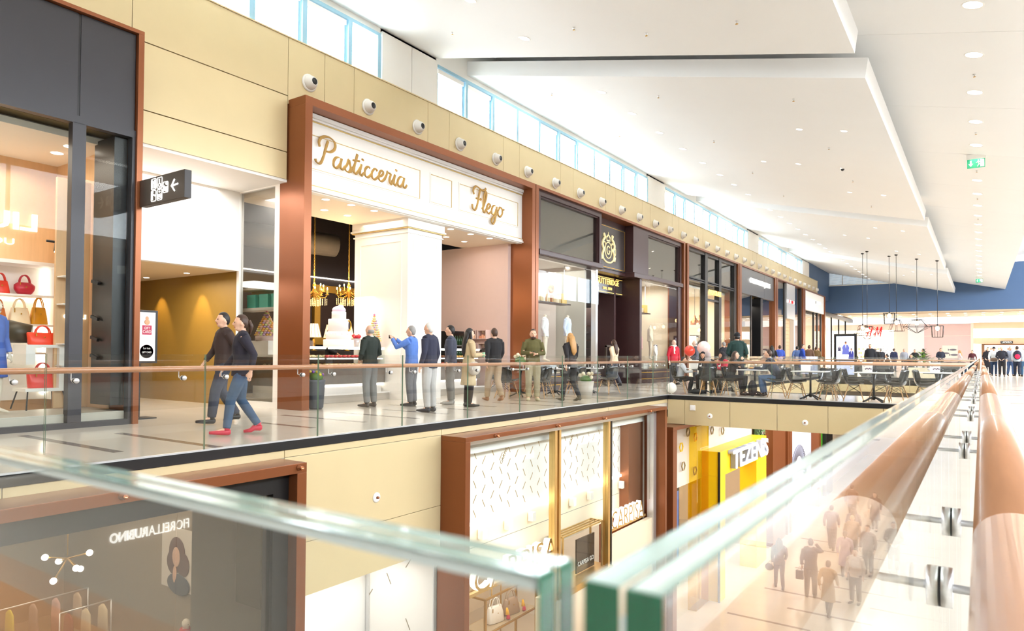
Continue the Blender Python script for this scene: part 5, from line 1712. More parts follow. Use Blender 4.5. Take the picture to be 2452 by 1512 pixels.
person('woman with long brown hair in black jacket eating at the second table', (-6.02, 20.02, 0), -85, 1.68, 'eat', True, hair='long', hcol='brown', top='jacket', tcol=(30, 28, 30), bcol=(28, 26, 28), shoe=(26, 24, 26), vox=.012)
person('man in navy sweater and blue jeans sitting at the second table', (-4.72, 20.05, 0), 92, 1.74, 'lean', hair='short', hcol='brown', top='sweater', tcol=(36, 40, 56), bcol=(74, 100, 134), shoe=(40, 36, 36), vox=.012, collar=(120, 140, 180))
o = thing('draped_coat', 'beige coat hanging over the back of a cafe chair', 'coat', (-6.25, 20.2, 0))
vs, fs = [], []
for i in range(9):
    for j in range(7):
        u = -1 + j / 3
        vs.append((-5.98 + .05 * math.sin(i * .9 + j) + .02 * i * .4, 20.2 + u * (.20 + .012 * i) + .02 * math.sin(3 * i + j), .86 - i * .085 - .03 * u * u))
for i in range(8):
    for j in range(6): fs.append((i * 7 + j, i * 7 + j + 1, i * 7 + j + 8, i * 7 + j + 7))
m = MB().add(vs, fs, 0, True).add([(x - .022, y, z - .01) for x, y, z in vs], [tuple(reversed(f)) for f in fs], 0, True)
m.build('coat', cloth((206, 190, 160)), o)
o = thing('black_bag', 'black bag lying on the floor under the family table', 'bag', (-6.95, 19.9, 0))
MB().ball((-6.95, 19.85, .07), (.22, .12, .08), 14, 8).build('bag_body', cloth((24, 24, 26)), o)
MB().tube([(-7.1, 19.85, .12), (-6.95, 19.85, .19), (-6.8, 19.85, .12)], .01, 6).build('handle', BLACK, o)
o = thing('rucksack', 'dark rucksack leaning at the feet of the man in the navy sweater', 'rucksack', (-5.35, 19.85, 0))
MB().ball((-5.35, 19.85, .22), (.13, .11, .23), 14, 10).build('bag_body', cloth((44, 44, 50)), o)
MB().tube([(-5.35, 19.73, .40), (-5.35, 19.68, .28), (-5.35, 19.73, .14)], .014, 6).build('strap', BLACK, o)
# things on the tables
for k, (x, y, lb) in enumerate(((-7.2, 20.3, 'white folded menu card standing on the family table'), (-3.85, 19.4, 'white folded menu card on the table with the single chair behind'), (-2.36, 19.2, 'white menu card printed with a round logo on the menu table'), (-.98, 20.55, 'white menu card printed with a round logo on the half hidden table'))):
    o = thing('menu_card', lb, 'menu', (x, y, .75))
    MB().obox((x, y - .05, .875), (.11, .004, .125), ((1, 0, 0), (0, .95, .3), (0, -.3, .95))).obox((x, y + .05, .875), (.11, .004, .125), ((1, 0, 0), (0, .95, -.3), (0, .3, .95))).build('card', WHITE, o)
    if k > 1:
        q = MB()
        q.tube([(x - .06 + .03 * math.cos(a), y - .062 - .012 * math.sin(a) * .3, .93 + .03 * math.sin(a)) for a in [i * PI / 8 for i in range(16)]], .006, 6, closed=True)
        for j in range(5): q.ball((x - .03 + .03 * j, y - .088 + .004 * j, .83 + .012 * (j % 2)), (.016, .006, .018), 8, 6)
        q.build('print', mat('print_plum', (86, 50, 80), .5, noise=.1), o)
for x, y, lb in ((-6.9, 20.3, 'white beaker beside the menu on the family table'), (-5.55, 20.1, 'glass of water beside the eating woman'), (-5.2, 20.2, 'white cup beside the man in the navy sweater')):
    o = thing('cup', lb, 'cup', (x, y, .75))
    MB().lathe([(.028, 0), (.036, .11), (.032, .11), (.026, .01)], (x, y, .75), 14).build('cup', WHITE if 'white' in lb else GLASS, o)
o = thing('tray', 'blue paper lined tray with food on the second cafe table', 'tray', (-5.3, 20.0, .75))
MB().bbox(-5.55, -5.1, 19.82, 20.0, .752, .768, .004).build('tray', mat('tray_blue', (60, 78, 120), .5, noise=.1), o)
MB().ball((-5.4, 19.9, .79), (.06, .05, .03)).build('food', mat('bread', (206, 150, 80), .8, noise=.2, scale=20), o)
# balloons
for (x, y, z, c, lb, sz) in ((-7.85, 21.7, 1.28, (232, 70, 50), 'red balloon floating behind the family table', .19), (-7.45, 21.9, 1.38, (244, 214, 206), 'pale pink balloon floating beside the red one', .23), (-7.55, 19.35, .17, (244, 240, 232), 'white balloon lying on the floor under the first cafe chair', .17)):
    o = thing('balloon', lb, 'balloon', (x, y, z))
    MB().ball((x, y, z), (sz * .92, sz * .92, sz), 16, 12, fn=lambda d, q: q * (1 if d.z > 0 else 1 - .12 * d.z * d.z)).build('balloon', mat('balloon_%d' % c[1], c, .25, noise=.03, coat=.3), o)
    MB().tube([(x, y, z - sz * .9), (x + .01, y, z - sz * 1.1)], [.012, .02], 8).build('knot', mat('balloon_%d' % c[1]), o)
    if z > 1: MB().tube([(x, y, z - sz * 1.1), (x + .05, y - .1, z - .6), (x + .15, y - .4, .76)], .003, 5).build('string', WHITE, o)
# bin and planter by the pastry shop
o = thing('planter', 'dark planter pot with purple flowers beside the left copper post', 'planter', (-11.35, 9.25, 0))
MB().lathe([(.12, 0), (.15, .04), (.18, .55), (.19, .60), (.16, .60), (.15, .52)], (-11.2, 9.28, 0), 20).build('pot', mat('pot_slate', (70, 76, 84), .5, noise=.1), o)
MB().ball((-11.2, 9.28, .66), (.14, .14, .12), 12, 8).build('leaves', mat('leaf_green', (82, 120, 50), .6, noise=.3, scale=20), o)
for k in range(9):
    MB().ball((-11.2 + .12 * math.cos(k * 2.3), 9.28 + .14 * math.sin(k * 2.3), .70 + .03 * (k % 3)), .03, 8, 6).build('flower', mat('petal_purple', (120, 70, 160), .6, noise=.1) if k % 2 else mat('petal_yellow', (214, 190, 60), .6, noise=.1), o)
for k, (x, y) in enumerate(((-8.55, 15.9), (-10.2, 15.3))):
    o = thing('planter', ('grey tub with white flowers standing behind the balustrade', 'glass vase of pale flowers on the first gallery table')[k], 'flowers', (x, y, 0 if k == 0 else .75))
    z0 = 0 if k == 0 else .75
    r = .22 if k == 0 else .06
    MB().lathe([(r * .7, z0), (r, z0 + (.45 if k == 0 else .2)), (r * .85, z0 + (.45 if k == 0 else .2))], (x, y, 0), 18).build('pot', STONE if k == 0 else GLASS, o)
    zz = z0 + (.55 if k == 0 else .28)
    for j in range(10):
        MB().ball((x + .16 * math.cos(j * 2.4), y + .16 * math.sin(j * 2.4), zz + .05 * (j % 3)), .05, 8, 6).build('flower', mat('petal_cream', (240, 228, 196), .6, noise=.08), o)
    MB().ball((x, y, zz - .05), (.16, .16, .10), 12, 8).build('leaves', mat('leaf_green'), o)

# ------------------------------------------------------------------ lower storey, west shops
LF = -6.84
ZL = -6.5


def lower_frame(t, y0, y1, zt, w=.14, right=True, left=True, wt=.12):
    MB().bbox(-7.42, LF, y0, y1, zt - wt, zt, .006).build('frame_beam', COPPER, t)
    if left: MB().bbox(-7.42, LF, y0, y0 + w, ZL, zt - wt, .006).build('frame_jamb', COPPER, t)
    if right: MB().bbox(-7.42, LF, y1 - w, y1, ZL, zt - wt, .006).build('frame_jamb', COPPER, t)


def frame_nozzle(y, lb, z=-.25):
    o = thing('sprinkler', lb, 'sprinkler', (LF, y, z))
    MB().lathe([(.035, 0), (.035, .012), (.012, .016), (.012, .05)], (LF, y, z), 14, axis='x').build('base', COPPER, o)
    MB().lathe([(.012, .05), (.028, .055), (.024, .085), (.0, .085)], (LF, y, z), 14, axis='x').build('head', mat('copper_bright', (214, 140, 100), .25, .9, noise=.05), o)


# --- dark fashion shop bottom left
t = thing('shopfront', 'dim lower shopfront in copper frame with dark window surround, bottom left', 'shopfront', (LF, 2, ZL))
lower_frame(t, -5.0, 5.542, -.2, w=.14, left=False)
MB().box(-7.2, -7.0, -5, 5.40, -.55, -.32).build('window_head', BLACK, t)
MB().box(-7.2, -7.0, 5.18, 5.40, ZL, -.55).build('window_post', BLACK, t)
for a, b in ((-5, 1.6), (1.61, 4.02), (4.03, 5.18)):
    MB().box(-7.07, -7.06, a, b, ZL + .05, -.55).build('pane', glass_mat('dim_pane', (.86, .86, .84), .07), t)
BRN = mat('taupe_shop_wall', (150, 132, 108), .6, noise=.05)
struct(MB().box(-22.4, -22.3, -5.5, 9.5, ZL, -.62).build('wall_left', BRN))
struct(MB().box(-22.3, -9.0, 9.3, 9.4, ZL, -.62).build('wall_side', BRN))
struct(MB().box(-22.3, -7.3, -5.6, -5.5, ZL, -.62).build('wall_side', BRN))
struct(MB().box(-9.12, -7.43, 5.42, 5.52, ZL, -.62).build('wall_side', BRN))
struct(MB().box(-22.3, -7.2, -5.5, 9.3, ZL, ZL + .01).build('floor', mat('taupe_floor', (160, 138, 108), .4, noise=.12, scale=2)))
for k, y in enumerate((1.5, 3.2, 5.2)):
    MB().box(-21, -8, y, y + .25, -.75, -.62).build('beam', mat('ceiling_strip', (196, 180, 156), .6, noise=.04), bpy.data.objects['ceiling'])
frame_nozzle(3.35, 'small copper sprinkler on the lower left frame beam, middle')
frame_nozzle(5.418, 'small copper sprinkler at the right end of the lower left frame beam')
# poster, rails, tables, mannequins deep in that shop
o = thing('wall_poster', 'large framed photograph of a woman with curly red hair in the dim lower shop', 'poster', (-18, 10.3, -5.2))
PY = 9.28
MB().box(-16.9, -15.5, PY - .02, PY, -4.65, -3.15).build('poster', mat('poster_pale', (226, 214, 200), .5, noise=.05), o)
q = MB().ball((-16.2, PY - .03, -3.75), (.36, .02, .38), 16, 10).ball((-16.35, PY - .03, -4.0), (.3, .02, .3), 14, 8).ball((-15.95, PY - .03, -4.0), (.3, .02, .3), 14, 8)
q.build('print_hair', HAIR['auburn'], o)
MB().ball((-16.2, PY - .05, -3.85), (.17, .02, .24), 14, 10).ball((-16.25, PY - .05, -4.3), (.09, .02, .24), 10, 8).build('print_face', SKIN['fair'], o)
MB().ball((-16.1, PY - .045, -4.5), (.5, .02, .26), 14, 8).build('print_dress', cloth((60, 60, 72)), o)


def rail_of_clothes(label, x, y, z, length, cols, axis='y'):
    o = thing('clothes_rail', label, 'clothes rail', (x, y, z - 1.5))
    q = MB().tube([(x, y, z), (x, y + length, z)], .015, 8)
    for e in (0, length): q.tube([(x, y + e, z), (x, y + e, z - 1.5)], .015, 8)
    q.build('rail', STEEL, o)
    n = len(cols)
    for i, c in enumerate(cols):
        yy = y + (i + .5) * length / n
        g = MB().tube([(x, yy, z - .05), (x, yy, z - .14), (x, yy, z - .4), (x, yy + .02, z - .85)], [(.05, .02), (.20, .03), (.21, .045), (.24, .055)], 10, ref=(1, 0, 0))
        g.build('garment', cloth(c), o)


rail_of_clothes('rail with yellow, plum and beige garments in the dim lower shop', -17, 5.4, -4.3, 2.2, [(90, 60, 80), (206, 190, 60), (150, 130, 120), (196, 150, 140), (186, 160, 130)])
rail_of_clothes('rail with a beige knit and a dark red top in the dim lower shop', -15.5, 6.4, -4.2, 1.0, [(120, 60, 60), (206, 186, 152), (206, 186, 152)])
o = thing('display_table', 'trestle table with folded clothes in the dim lower shop', 'table', (-17.5, 6.0, ZL))
MB().bbox(-18.2, -17.0, 5.2, 7.0, -5.72, -5.68, .006).build('tabletop', OAK, o)
for x in (-18.1, -17.1):
    for y in (5.4, 6.8):
        MB().tube([(x, y - .18, ZL), (x, y, -5.72), (x, y + .18, ZL)], .02, 6).build('leg', OAK, o)
for k, c in enumerate(((226, 150, 130), (200, 196, 110), (226, 214, 200), (216, 120, 110))):
    p = thing('folded_garment', 'folded %s garment on the trestle table' % ('peach', 'lime', 'ivory', 'coral')[k], 'clothes', (-17.5, 5.5 + k * .4, -5.68))
    MB().bbox(-17.75, -17.3, 5.36 + k * .4, 5.68 + k * .4, -5.68, -5.60 + .03 * (k % 2), .02).build('garment', cloth(c), p)
o = thing('cluster_lamp', 'branching gold lamp with lit globes in the dim lower shop', 'lamp', (-12.0, 5.0, -2.1))
for k in range(6):
    a = k * 1.05
    e = Vector((-12 + .3 * math.cos(a), 5.05 + .3 * math.sin(a), -2.25 + .18 * math.sin(k * 2.1)))
    b = MB().tube([(-12, 5.05, -2.15), tuple(e)], .012, 6).build('arm', GOLD, o)
    MB().ball(e, .05, 10, 8).build('globe', LAMPW, b)
MB().tube([(-12, 5.05, -2.1), (-12, 5.05, -.62)], .01, 6).build('rod', GOLD, o)
MANN = mat('mannequin_cream', (226, 214, 196), .4, noise=.03)
a, J, k = person('headless style mannequin with crimson scarf beside the curly hair photograph', (-14.6, 8.55, ZL), -70, 1.75, 'stand', True, hair=None, top='jacket', tcol=(60, 50, 60), bcol=(150, 140, 130), vox=.025, scarf=(186, 30, 44), name='mannequin', cat='mannequin', body_mat=MANN)
a, J, k = person('mannequin in dusty pink cardigan at the right end of the dim lower shop', (-13.8, 8.7, ZL), -70, 1.75, 'stand', True, hair=None, top='coat', tcol=(150, 110, 106), bcol=(90, 80, 80), vox=.025, name='mannequin', cat='mannequin', body_mat=MANN)
a, J, k = person('cream mannequin bust near the bottom left corner of the photo', (-10.2, 4.15, ZL + .9), -70, 1.75, 'stand', True, hair=None, top='jacket', tcol=(214, 190, 180), bcol=(200, 190, 180), vox=.025, name='mannequin', cat='mannequin', body_mat=MANN)
o = thing('display_block', 'white display block under the mannequin bust, bottom left', 'plinth', (-10.2, 4.15, ZL))
MB().bbox(-10.6, -9.8, 3.75, 4.55, ZL + .01, ZL + .9, .01).build('block', WHITE, o)
for k, (x, y, z, c) in enumerate(((-10.0, 4.7, -4.4, (40, 40, 46)), (-10.1, 5.75, -4.4, (226, 218, 206)))):
    o = thing('display_block', ('white display block with a black hat', 'taller white display block by the dark window post')[k], 'plinth', (x, y, ZL))
    MB().bbox(x - .35, x + .35, y - .4, y + .4, ZL + .01, -4.6 - .3 * k, .01).build('block', WHITE, o)
    if k == 0:
        o = thing('hat', 'black hat lying on the white display block', 'hat', (x, y, -4.6))
        MB().lathe([(.2, -4.6), (.2, -4.585), (.11, -4.58), (.10, -4.48), (.0, -4.47)], (x, y, 0), 18).build('hat', BLACK, o)
# reversed names: real lit signs on the east wall opposite, mirrored by the panes
o = thing('wall_sign', 'white letters FIORELLARUBINO on the wall opposite, mirrored in the dim lower pane', 'sign', (-.07, 7.4, -2.6))
text('FIORELLA', look_nx((-.065, 8.28, -2.62)), .20, .02, mat('letter_bright', (255, 255, 255), .5, emit=4, noise=.01), 'lettering', o, width=.86, offset=-.005)
text('RUBINO', look_nx((-.065, 7.40, -2.62)), .20, .02, mat('letter_bright'), 'lettering', o, width=.74, offset=.03)
o = thing('wall_sign', 'white letters fielmann on the wall opposite, mirrored in the bag shop pane', 'sign', (-.07, 21.8, -2.7))
text('fielmann', look_nx((-.065, 22.42, -2.86)), .30, .02, mat('letter_bright'), 'lettering', o, width=1.28, offset=.02)
o = thing('light_panel', 'white lit sign panel on the wall opposite, mirrored in the bag shop pane', 'sign', (-.07, 26.8, -2.5))
MB().box(-.10, -.065, 26, 27.7, -2.75, -2.35).build('panel', mat('letter_bright'), o)

# --- recess between the lower shops
struct(MB().box(-9.1, -9.0, 5.55, 9.3, ZL, -2.05).build('wall_left', WHITE))
struct(MB().box(-9.0, -7.42, 5.55, 8.68, -2.06, -1.98).build('ceiling', WHITE))
# --- bag shop
t = thing('shopfront', 'lower bag shop front with copper frame, dash patterned upper panels and lit letters', 'shopfront', (LF, 13, ZL))
lower_frame(t, 8.68, 17.22, -.205, w=.13, wt=.08)
BRASS = mat('pale_brass', (212, 176, 112), .28, .8, noise=.06)
MB().box(-7.25, -7.12, 8.81, 17.1, -.40, -.29).build('head_rail', STEEL, t)
for a, b in ((11.95, 12.05), (12.12, 12.2), (14.36, 14.46), (14.5, 14.56)):
    MB().bbox(-7.26, -7.12, a, b, ZL, -.4, .006).build('mullion', BRASS if b - a > .08 else BLACK, t)
MB().bbox(-7.26, -7.08, 16.9, 17.09, ZL, -.3, .006).build('end_post', STEEL, t)
for a, b, z0 in ((8.81, 11.95, -2.62), (12.2, 14.36, -3.72), (14.56, 16.9, -2.62)):
    MB().box(-7.19, -7.18, a, b, z0, -.40).build('pane', GLASS, t)
pnl = MB().box(-7.75, -7.70, 8.81, 16.2, -1.93, -.30).build('pattern_panel', WHITE, t)
dash = MB()
random.seed(11)
for i in range(27):
    for j in range(6):
        y, z = 8.95 + i * .275, -.45 - j * .27 - .12 * (i % 2)
        a = (.95, -1.05)[(i + j) % 2]
        c, s = math.cos(a), math.sin(a)
        if z > -1.85: dash.obox((-7.698, y, z), (.002, .085, .006), ((1, 0, 0), (0, c, s), (0, -s, c)))
o = dash.build('dash_print', mat('dash_gold', (176, 140, 70), .4, .4, noise=.05), pnl)
o['kind'] = 'stuff'
for y, z, r in ((10.9, -1.0, .9), (13.6, -.9, .9)):
    mtx = Matrix.Translation((-7.698, y, z)) @ Matrix(((0, 0, 1, 0), (1, 0, 0, 0), (0, 1, 0, 0), (0, 0, 0, 1))) @ Matrix.Rotation(.95, 4, 'Z')
    text('CARPISA', mtx, .07, .003, mat('dash_gold'), 'lettering', pnl, width=.42)
MB().box(-7.72, -7.66, 8.81, 16.2, -1.99, -1.93).build('light_strip', LEDW, t)
bh = MB().box(-7.78, -7.72, 8.81, 16.2, -3.0, -1.99).build('bulkhead', CREAMW, t)
MB().box(-7.722, -7.715, 8.81, 16.2, -2.42, -2.41).build('joint', SEAM, bh)
for k in range(9):
    y = 9.3 + k * .85
    MB().bbox(-7.70, -7.58, y, y + .13, -2.28, -2.10, .01).build('spot_box', WHITE, t)
MB().box(-8.3, -7.46, 16.2, 17.08, ZL, -.3).build('copper_wing', COPPER, t)
for n, y0 in enumerate((9.43, 14.72)):
    sg = MB().bbox(-7.34, -7.26, y0 - .1, y0 + (2.9, 2.1)[n], -3.06, -3.0, .005).build('sign_rail', BRASS, t)
    text('CARPISA', look_x((-7.33, y0, -3.0)), .42, .12, LETW, 'lettering', sg, width=(2.75, 1.85)[n], offset=.01)
    text('CARPISA', look_x((-7.21, y0, -3.0)), .42, .006, BRASS, 'lettering', sg, width=(2.75, 1.85)[n], offset=-.008)
MB().bbox(-7.6, -7.05, 12.2, 14.5, -3.86, -3.72, .01).build('window_sill', BRASS, t)
MB().box(-7.6, -7.1, 12.0, 14.5, ZL, -3.86).build('apron', CREAMW, t)
MB().box(-7.25, -7.12, 14.56, 16.9, ZL, -3.1).build('side_panel', CREAMW, t)
o = thing('display_cage', 'open brass cage with top bars in the middle bay of the bag shop', 'display frame', (-7.45, 13.2, -3.72))
for a, b in (((-7.55, 12.5), (-7.25, 12.5)), ((-7.55, 14.3), (-7.25, 14.3))):
    for p in (a, b):
        MB().bbox(p[0] - .02, p[0] + .02, p[1] - .02, p[1] + .02, -3.72, -2.68, .004).build('post', BRASS, o)
    MB().bbox(a[0], b[0], a[1] - .02, a[1] + .02, -2.71, -2.67, .004).build('top_bar', BRASS, o)
for x in (-7.55, -7.45, -7.35, -7.25): MB().bbox(x - .015, x + .015, 12.5, 14.3, -2.705, -2.675, .003).build('top_bar', BRASS, o)
o = thing('display_card', 'dark mirrored card lettered CARPISA GO standing in the brass cage', 'sign', (-7.4, 13.7, -3.72))
MB().bbox(-7.42, -7.39, 13.35, 14.2, -3.70, -2.95, .004).build('card', mat('dark_mirror', (66, 54, 48), .12, .3, noise=.05), o)
text('CARPISA GO', look_x((-7.385, 13.4, -3.55)), .10, .006, WHITE, 'lettering', o, width=.75)
for y, lb in ((9.493, 'first'), (11.538, 'second'), (13.542, 'third'), (16.008, 'fourth')):
    frame_nozzle(y, 'small copper sprinkler on the bag shop frame beam, %s from the left' % lb)
struct(MB().box(-12.6, -12.5, 8.7, 17.2, ZL, -.62).build('wall_left', CREAMW))
struct(MB().box(-12.5, -7.45, 8.70, 8.78, ZL, -2.06).box(-12.5, -7.3, 17.1, 17.2, ZL, -.62).build('wall_side', WHITE))
sp = MB()
for k in range(12):
    a = (.95, -1.05)[k % 2]
    c, s = math.cos(a), math.sin(a)
    sp.obox((-8.0 - .45 * (k % 3), 8.655, -2.4 - .34 * k), (.10, .003, .008), ((c, 0, s), (0, 1, 0), (-s, 0, c)))
o = thing('dash_panel', 'narrow white panel with slanted dashes at the recess beside the bag shop', 'panel', (-8.2, 8.64, ZL))
MB().bbox(-8.98, -7.45, 8.62, 8.65, ZL, -2.07, .004).build('panel', WHITE, o)
sp2 = sp.build('dash_print', mat('dash_grey', (150, 140, 120), .5, noise=.05), o)
sp2['kind'] = 'stuff'
for v in sp2.data.vertices: v.co.y -= .037
MB().bbox(-8.99, -8.92, 8.60, 8.66, ZL, -2.07, .004).build('edge_strip', STEEL, o)
# rack with bags near the entrance
o = thing('display_rack', 'brass display rack carrying handbags inside the bag shop entrance', 'display frame', (-9.4, 13, ZL))
for x, y in ((-9.7, 12.3), (-9.1, 12.3), (-9.7, 14.4), (-9.1, 14.4)):
    MB().bbox(x - .025, x + .025, y - .025, y + .025, ZL, -4.3, .004).build('post', BRASS, o)
for z in (-4.32, -5.10):
    for a in (-9.7, -9.1): MB().bbox(a - .025, a + .025, 12.3, 14.4, z - .02, z + .02, .004).build('bar', BRASS, o)
    for b in (12.3, 14.4): MB().bbox(-9.7, -9.1, b - .025, b + .025, z - .02, z + .02, .004).build('bar', BRASS, o)
MB().bbox(-9.7, -9.1, 12.3, 14.4, -5.10, -5.07, .004).build('shelf', mat('smoked_shelf', (180, 160, 130), .15, noise=.05), o)
handbag('white tote handbag with a bright tassel on the brass rack', (-9.35, 13.0, -5.06), 78, .50, .36, .24, (246, 240, 230))
handbag('taupe metallic tote handbag beside the white one on the brass rack', (-9.35, 13.65, -5.06), 78, .50, .36, .24, (176, 150, 126))
for k, y in enumerate((13.28, 13.95)):
    o = thing('tassel', 'pink and yellow tassel hanging on the %s handbag' % ('white', 'taupe')[k], 'tassel', (-9.2, y, -4.85))
    MB().tube([(-9.2, y, -4.8), (-9.18, y, -4.95)], [.02, .05], 8).build('fringe', mat('tassel_yellow', (250, 190, 40), .7, noise=.1), o)
    MB().tube([(-9.18, y + .02, -4.92), (-9.17, y + .02, -5.05)], [.025, .05], 8).build('fringe', mat('tassel_pink', (240, 90, 120), .7, noise=.1), o)
for k, (x, y, z, c) in enumerate(((-10.2, 12.3, -4.9, (226, 40, 150)), (-10.9, 12.95, -4.9, (216, 30, 40)), (-10.6, 14.6, -4.6, (206, 40, 70)), (-10.8, 15.3, -4.6, (206, 36, 60)), (-9.4, 12.5, -5.9, (230, 60, 50)), (-9.4, 13.2, -5.9, (206, 140, 90)))):
    o = thing('shelf_board', 'pale shelf board number %s in the bag shop' % ('one', 'two', 'three', 'four', 'five', 'six')[k], 'shelf', (x, y, z - .04))
    MB().bbox(x - .25, x + .25, y - .34, y + .34, z - .04, z, .006).build('board', CREAMW, o)
    MB().tube([(x, y, ZL), (x, y, z - .04)], .02, 8).build('support', BRASS, o)
    handbag('%s handbag on a pale shelf board in the bag shop' % ('magenta', 'scarlet', 'dark rose', 'wine red', 'small orange red', 'camel')[k], (x, y, z), 80, .34, .26, .18, c, 'bowling' if k % 2 else 'tote')

# --- yellow lingerie shop under the bridge
t = thing('shopfront', 'lower shopfront with bright yellow portal and white letters TEZENIS', 'shopfront', (LF, 24, ZL))
MB().bbox(-7.42, LF, 17.66, 31.2, -.90, -.80, .006).build('frame_beam', COPPER, t)
MB().bbox(-7.42, LF, 17.66, 17.95, ZL, -.9, .006).build('frame_jamb', COPPER, t)
MB().bbox(-7.42, LF, 30.9, 31.2, ZL, -.9, .006).build('frame_jamb', COPPER, t)
YEL = mat('tezenis_yellow', (250, 206, 20), .4, noise=.03)
MB().box(-7.32, -7.28, 17.95, 29.0, -2.7, -.95).build('white_band', mat('pale_grey_band', (216, 212, 206), .4, noise=.03), t)
random.seed(5)
hexg, hexy = MB(), MB()
HEX = []
for k in range(44):
    y, z = 18.3 + random.uniform(0, 10.2), -1.05 - random.uniform(0, 1.4)
    if any(abs(y - a) < .28 and abs(z - b) < .28 for a, b in HEX) or (y > 21.0 and z < -1.5): continue
    HEX.append((y, z))
for i, (y, z) in enumerate(HEX):
    r = .13
    MB().tube([(-7.20, y + r * math.cos(q * PI / 3), z + r * math.sin(q * PI / 3)) for q in range(6)], [(.022, .020)] * 6, 6, closed=True, ref=(1, 0, 0), smooth=False).build('hexagon_ring', (mat('hex_bronze', (150, 130, 90), .35, .5, noise=.05), YEL)[i % 4 == 0], t)
MB().bbox(-7.3, -6.70, 21.25, 26.75, -2.62, -1.86, .01).bbox(-7.3, -6.70, 21.25, 21.75, ZL, -2.62, .01).bbox(-7.3, -6.70, 25.4, 26.75, ZL, -2.62, .01).build('portal', YEL, t)
MB().box(-6.76, -6.70, 21.20, 21.25, ZL, -1.86).build('portal_edge', BLACK, t)
text('TEZENiS', look_x((-6.69, 22.0, -2.62 + .12)), .62, .16, mat('letter_side', (170, 178, 200), .5, noise=.03), 'lettering', t, width=4.3, offset=.02)
text('TEZENiS', look_x((-6.52, 22.0, -2.62 + .12)), .62, .01, LETW, 'lettering', t, width=4.3, offset=.02)
MB().box(-7.30, -7.29, 17.95, 21.2, ZL, -2.7).box(-7.3, -7.29, 26.8, 28.6, ZL, -2.7).build('pane', GLASS, t)
MB().bbox(-7.32, -7.05, 20.1, 21.2, ZL, -1.0, .01).build('yellow_pier', glass_mat('yellow_glass', (.95, .78, .12), .06), t)
sc1 = MB().bbox(-7.45, -7.4, 18.2, 19.6, -5.6, -2.75, .006).build('screen_frame', BLACK, t)
for k in range(2):
    for j in range(2): MB().box(-7.40, -7.395, 18.26 + k * .66, 18.88 + k * .66, -5.5 + j * 1.35, -4.2 + j * 1.35).build('screen', mat('screen_blue', (70, 96, 150), .3, emit=.5, noise=.25, scale=2), sc1)
struct(MB().box(-13, -12.9, 17.3, 31, ZL, -.62).build('wall_left', CREAMW))
struct(MB().box(-12.9, -7.3, 31.0, 31.2, ZL, -.62).build('wall_side', CREAMW))
o = thing('green_wall', 'narrow strip of climbing foliage right of the yellow portal', 'plants', (-6.95, 27.5, ZL))
MB().box(-7.2, -7.15, 26.9, 27.9, ZL, -1.4).build('backing', mat('leaf_dark', (40, 70, 30), .7, noise=.2), o)
lv_ = MB()
for k in range(900):
    y, z = random.uniform(26.9, 27.9), random.uniform(-6.4, -1.4)
    a = random.uniform(0, 6.28)
    c = Vector((-7.1 + random.uniform(0, .12), y, z))
    d1 = Vector((random.uniform(.2, .8), math.cos(a), math.sin(a))).normalized() * .055
    d2 = Vector((.3, -math.sin(a), math.cos(a))).normalized() * .03
    lv_.add([c - d1, c + d2, c + d1, c - d2], [(0, 1, 2, 3)])
q = lv_.build('leaves', mat('leaf_mid', (70, 110, 46), .6, noise=.3, scale=20), o)
q['kind'] = 'stuff'
MB().bbox(-7.3, -6.9, 28.6, 30.7, ZL, -.9, .01).build('copper_wing', COPPER, t)
for k, (x, z, c) in enumerate(((-9, -5.6, (200, 40, 50)), (-9.2, -4.9, (240, 220, 210)), (-9.4, -5.2, (220, 60, 60)))):
    rail_of_clothes('rail of %s lingerie behind the yellow front' % ('red', 'white', 'coral')[k], x, 18.4 + k * 1.3, z + .9, 1.1, [c, (240, 230, 226), c, (30, 30, 34), c])
# --- further lower fronts
t = thing('shopfront', 'lower front with pale pink panel and big monochrome portrait poster', 'shopfront', (-7, 34, ZL))
MB().bbox(-7.42, -6.84, 31.3, 31.7, ZL, -.9, .01).build('frame_jamb', COPPER, t)
MB().bbox(-7.42, -6.84, 37.6, 38.2, ZL, -.9, .01).build('frame_jamb', COPPER, t)
MB().bbox(-7.3, -7.2, 31.7, 37.6, -2.4, -.9, .01).build('pink_panel', mat('pale_pink', (248, 226, 208), .5, noise=.02, emit=.15), t)
ps = MB().bbox(-7.3, -7.2, 31.7, 37.6, ZL + .3, -2.42, .01).build('poster', mat('poster_grey', (176, 182, 200), .5, noise=.05, emit=.15), t)
q = MB()
for k in range(26):
    a = -1.3 + k * .12
    y0, z0 = 34.6, -4.6
    q.tube([(-7.18, y0 + 1.0 * math.sin(a), z0 + 1.0 * math.cos(a)), (-7.18, y0 + 1.5 * math.sin(a + .12), z0 + 1.45 * math.cos(a + .12)), (-7.18, y0 + 1.7 * math.sin(a + .3), z0 + 1.5 * math.cos(a + .3))], .03, 5)
q.build('print_hair', mat('hair_print', (120, 122, 140), .5, noise=.1), ps)
MB().ball((-7.19, 34.6, -4.7), (.01, 1.05, 1.2), 18, 12).build('print_face', mat('face_print', (226, 226, 232), .5, noise=.03), ps)
t = thing('shopfront', 'lower green shopfront with white poster at the edge of the bridge soffit', 'shopfront', (-7, 40, ZL))
MB().bbox(-7.3, -7.2, 38.3, 40.6, ZL, -.9, .01).build('green_panel', mat('bright_green', (60, 150, 30), .5, noise=.04), t)
MB().bbox(-7.2, -7.17, 38.7, 40.0, -3.6, -1.7, .006).build('poster', WHITE, t)
MB().bbox(-7.3, -7.0, 40.6, 42.5, ZL, -.9, .01).build('black_panel', BLACK, t)
struct(MB().box(-7.5, -7.35, 42.5, 60, ZL, -.6).build('wall_left', CREAMW))
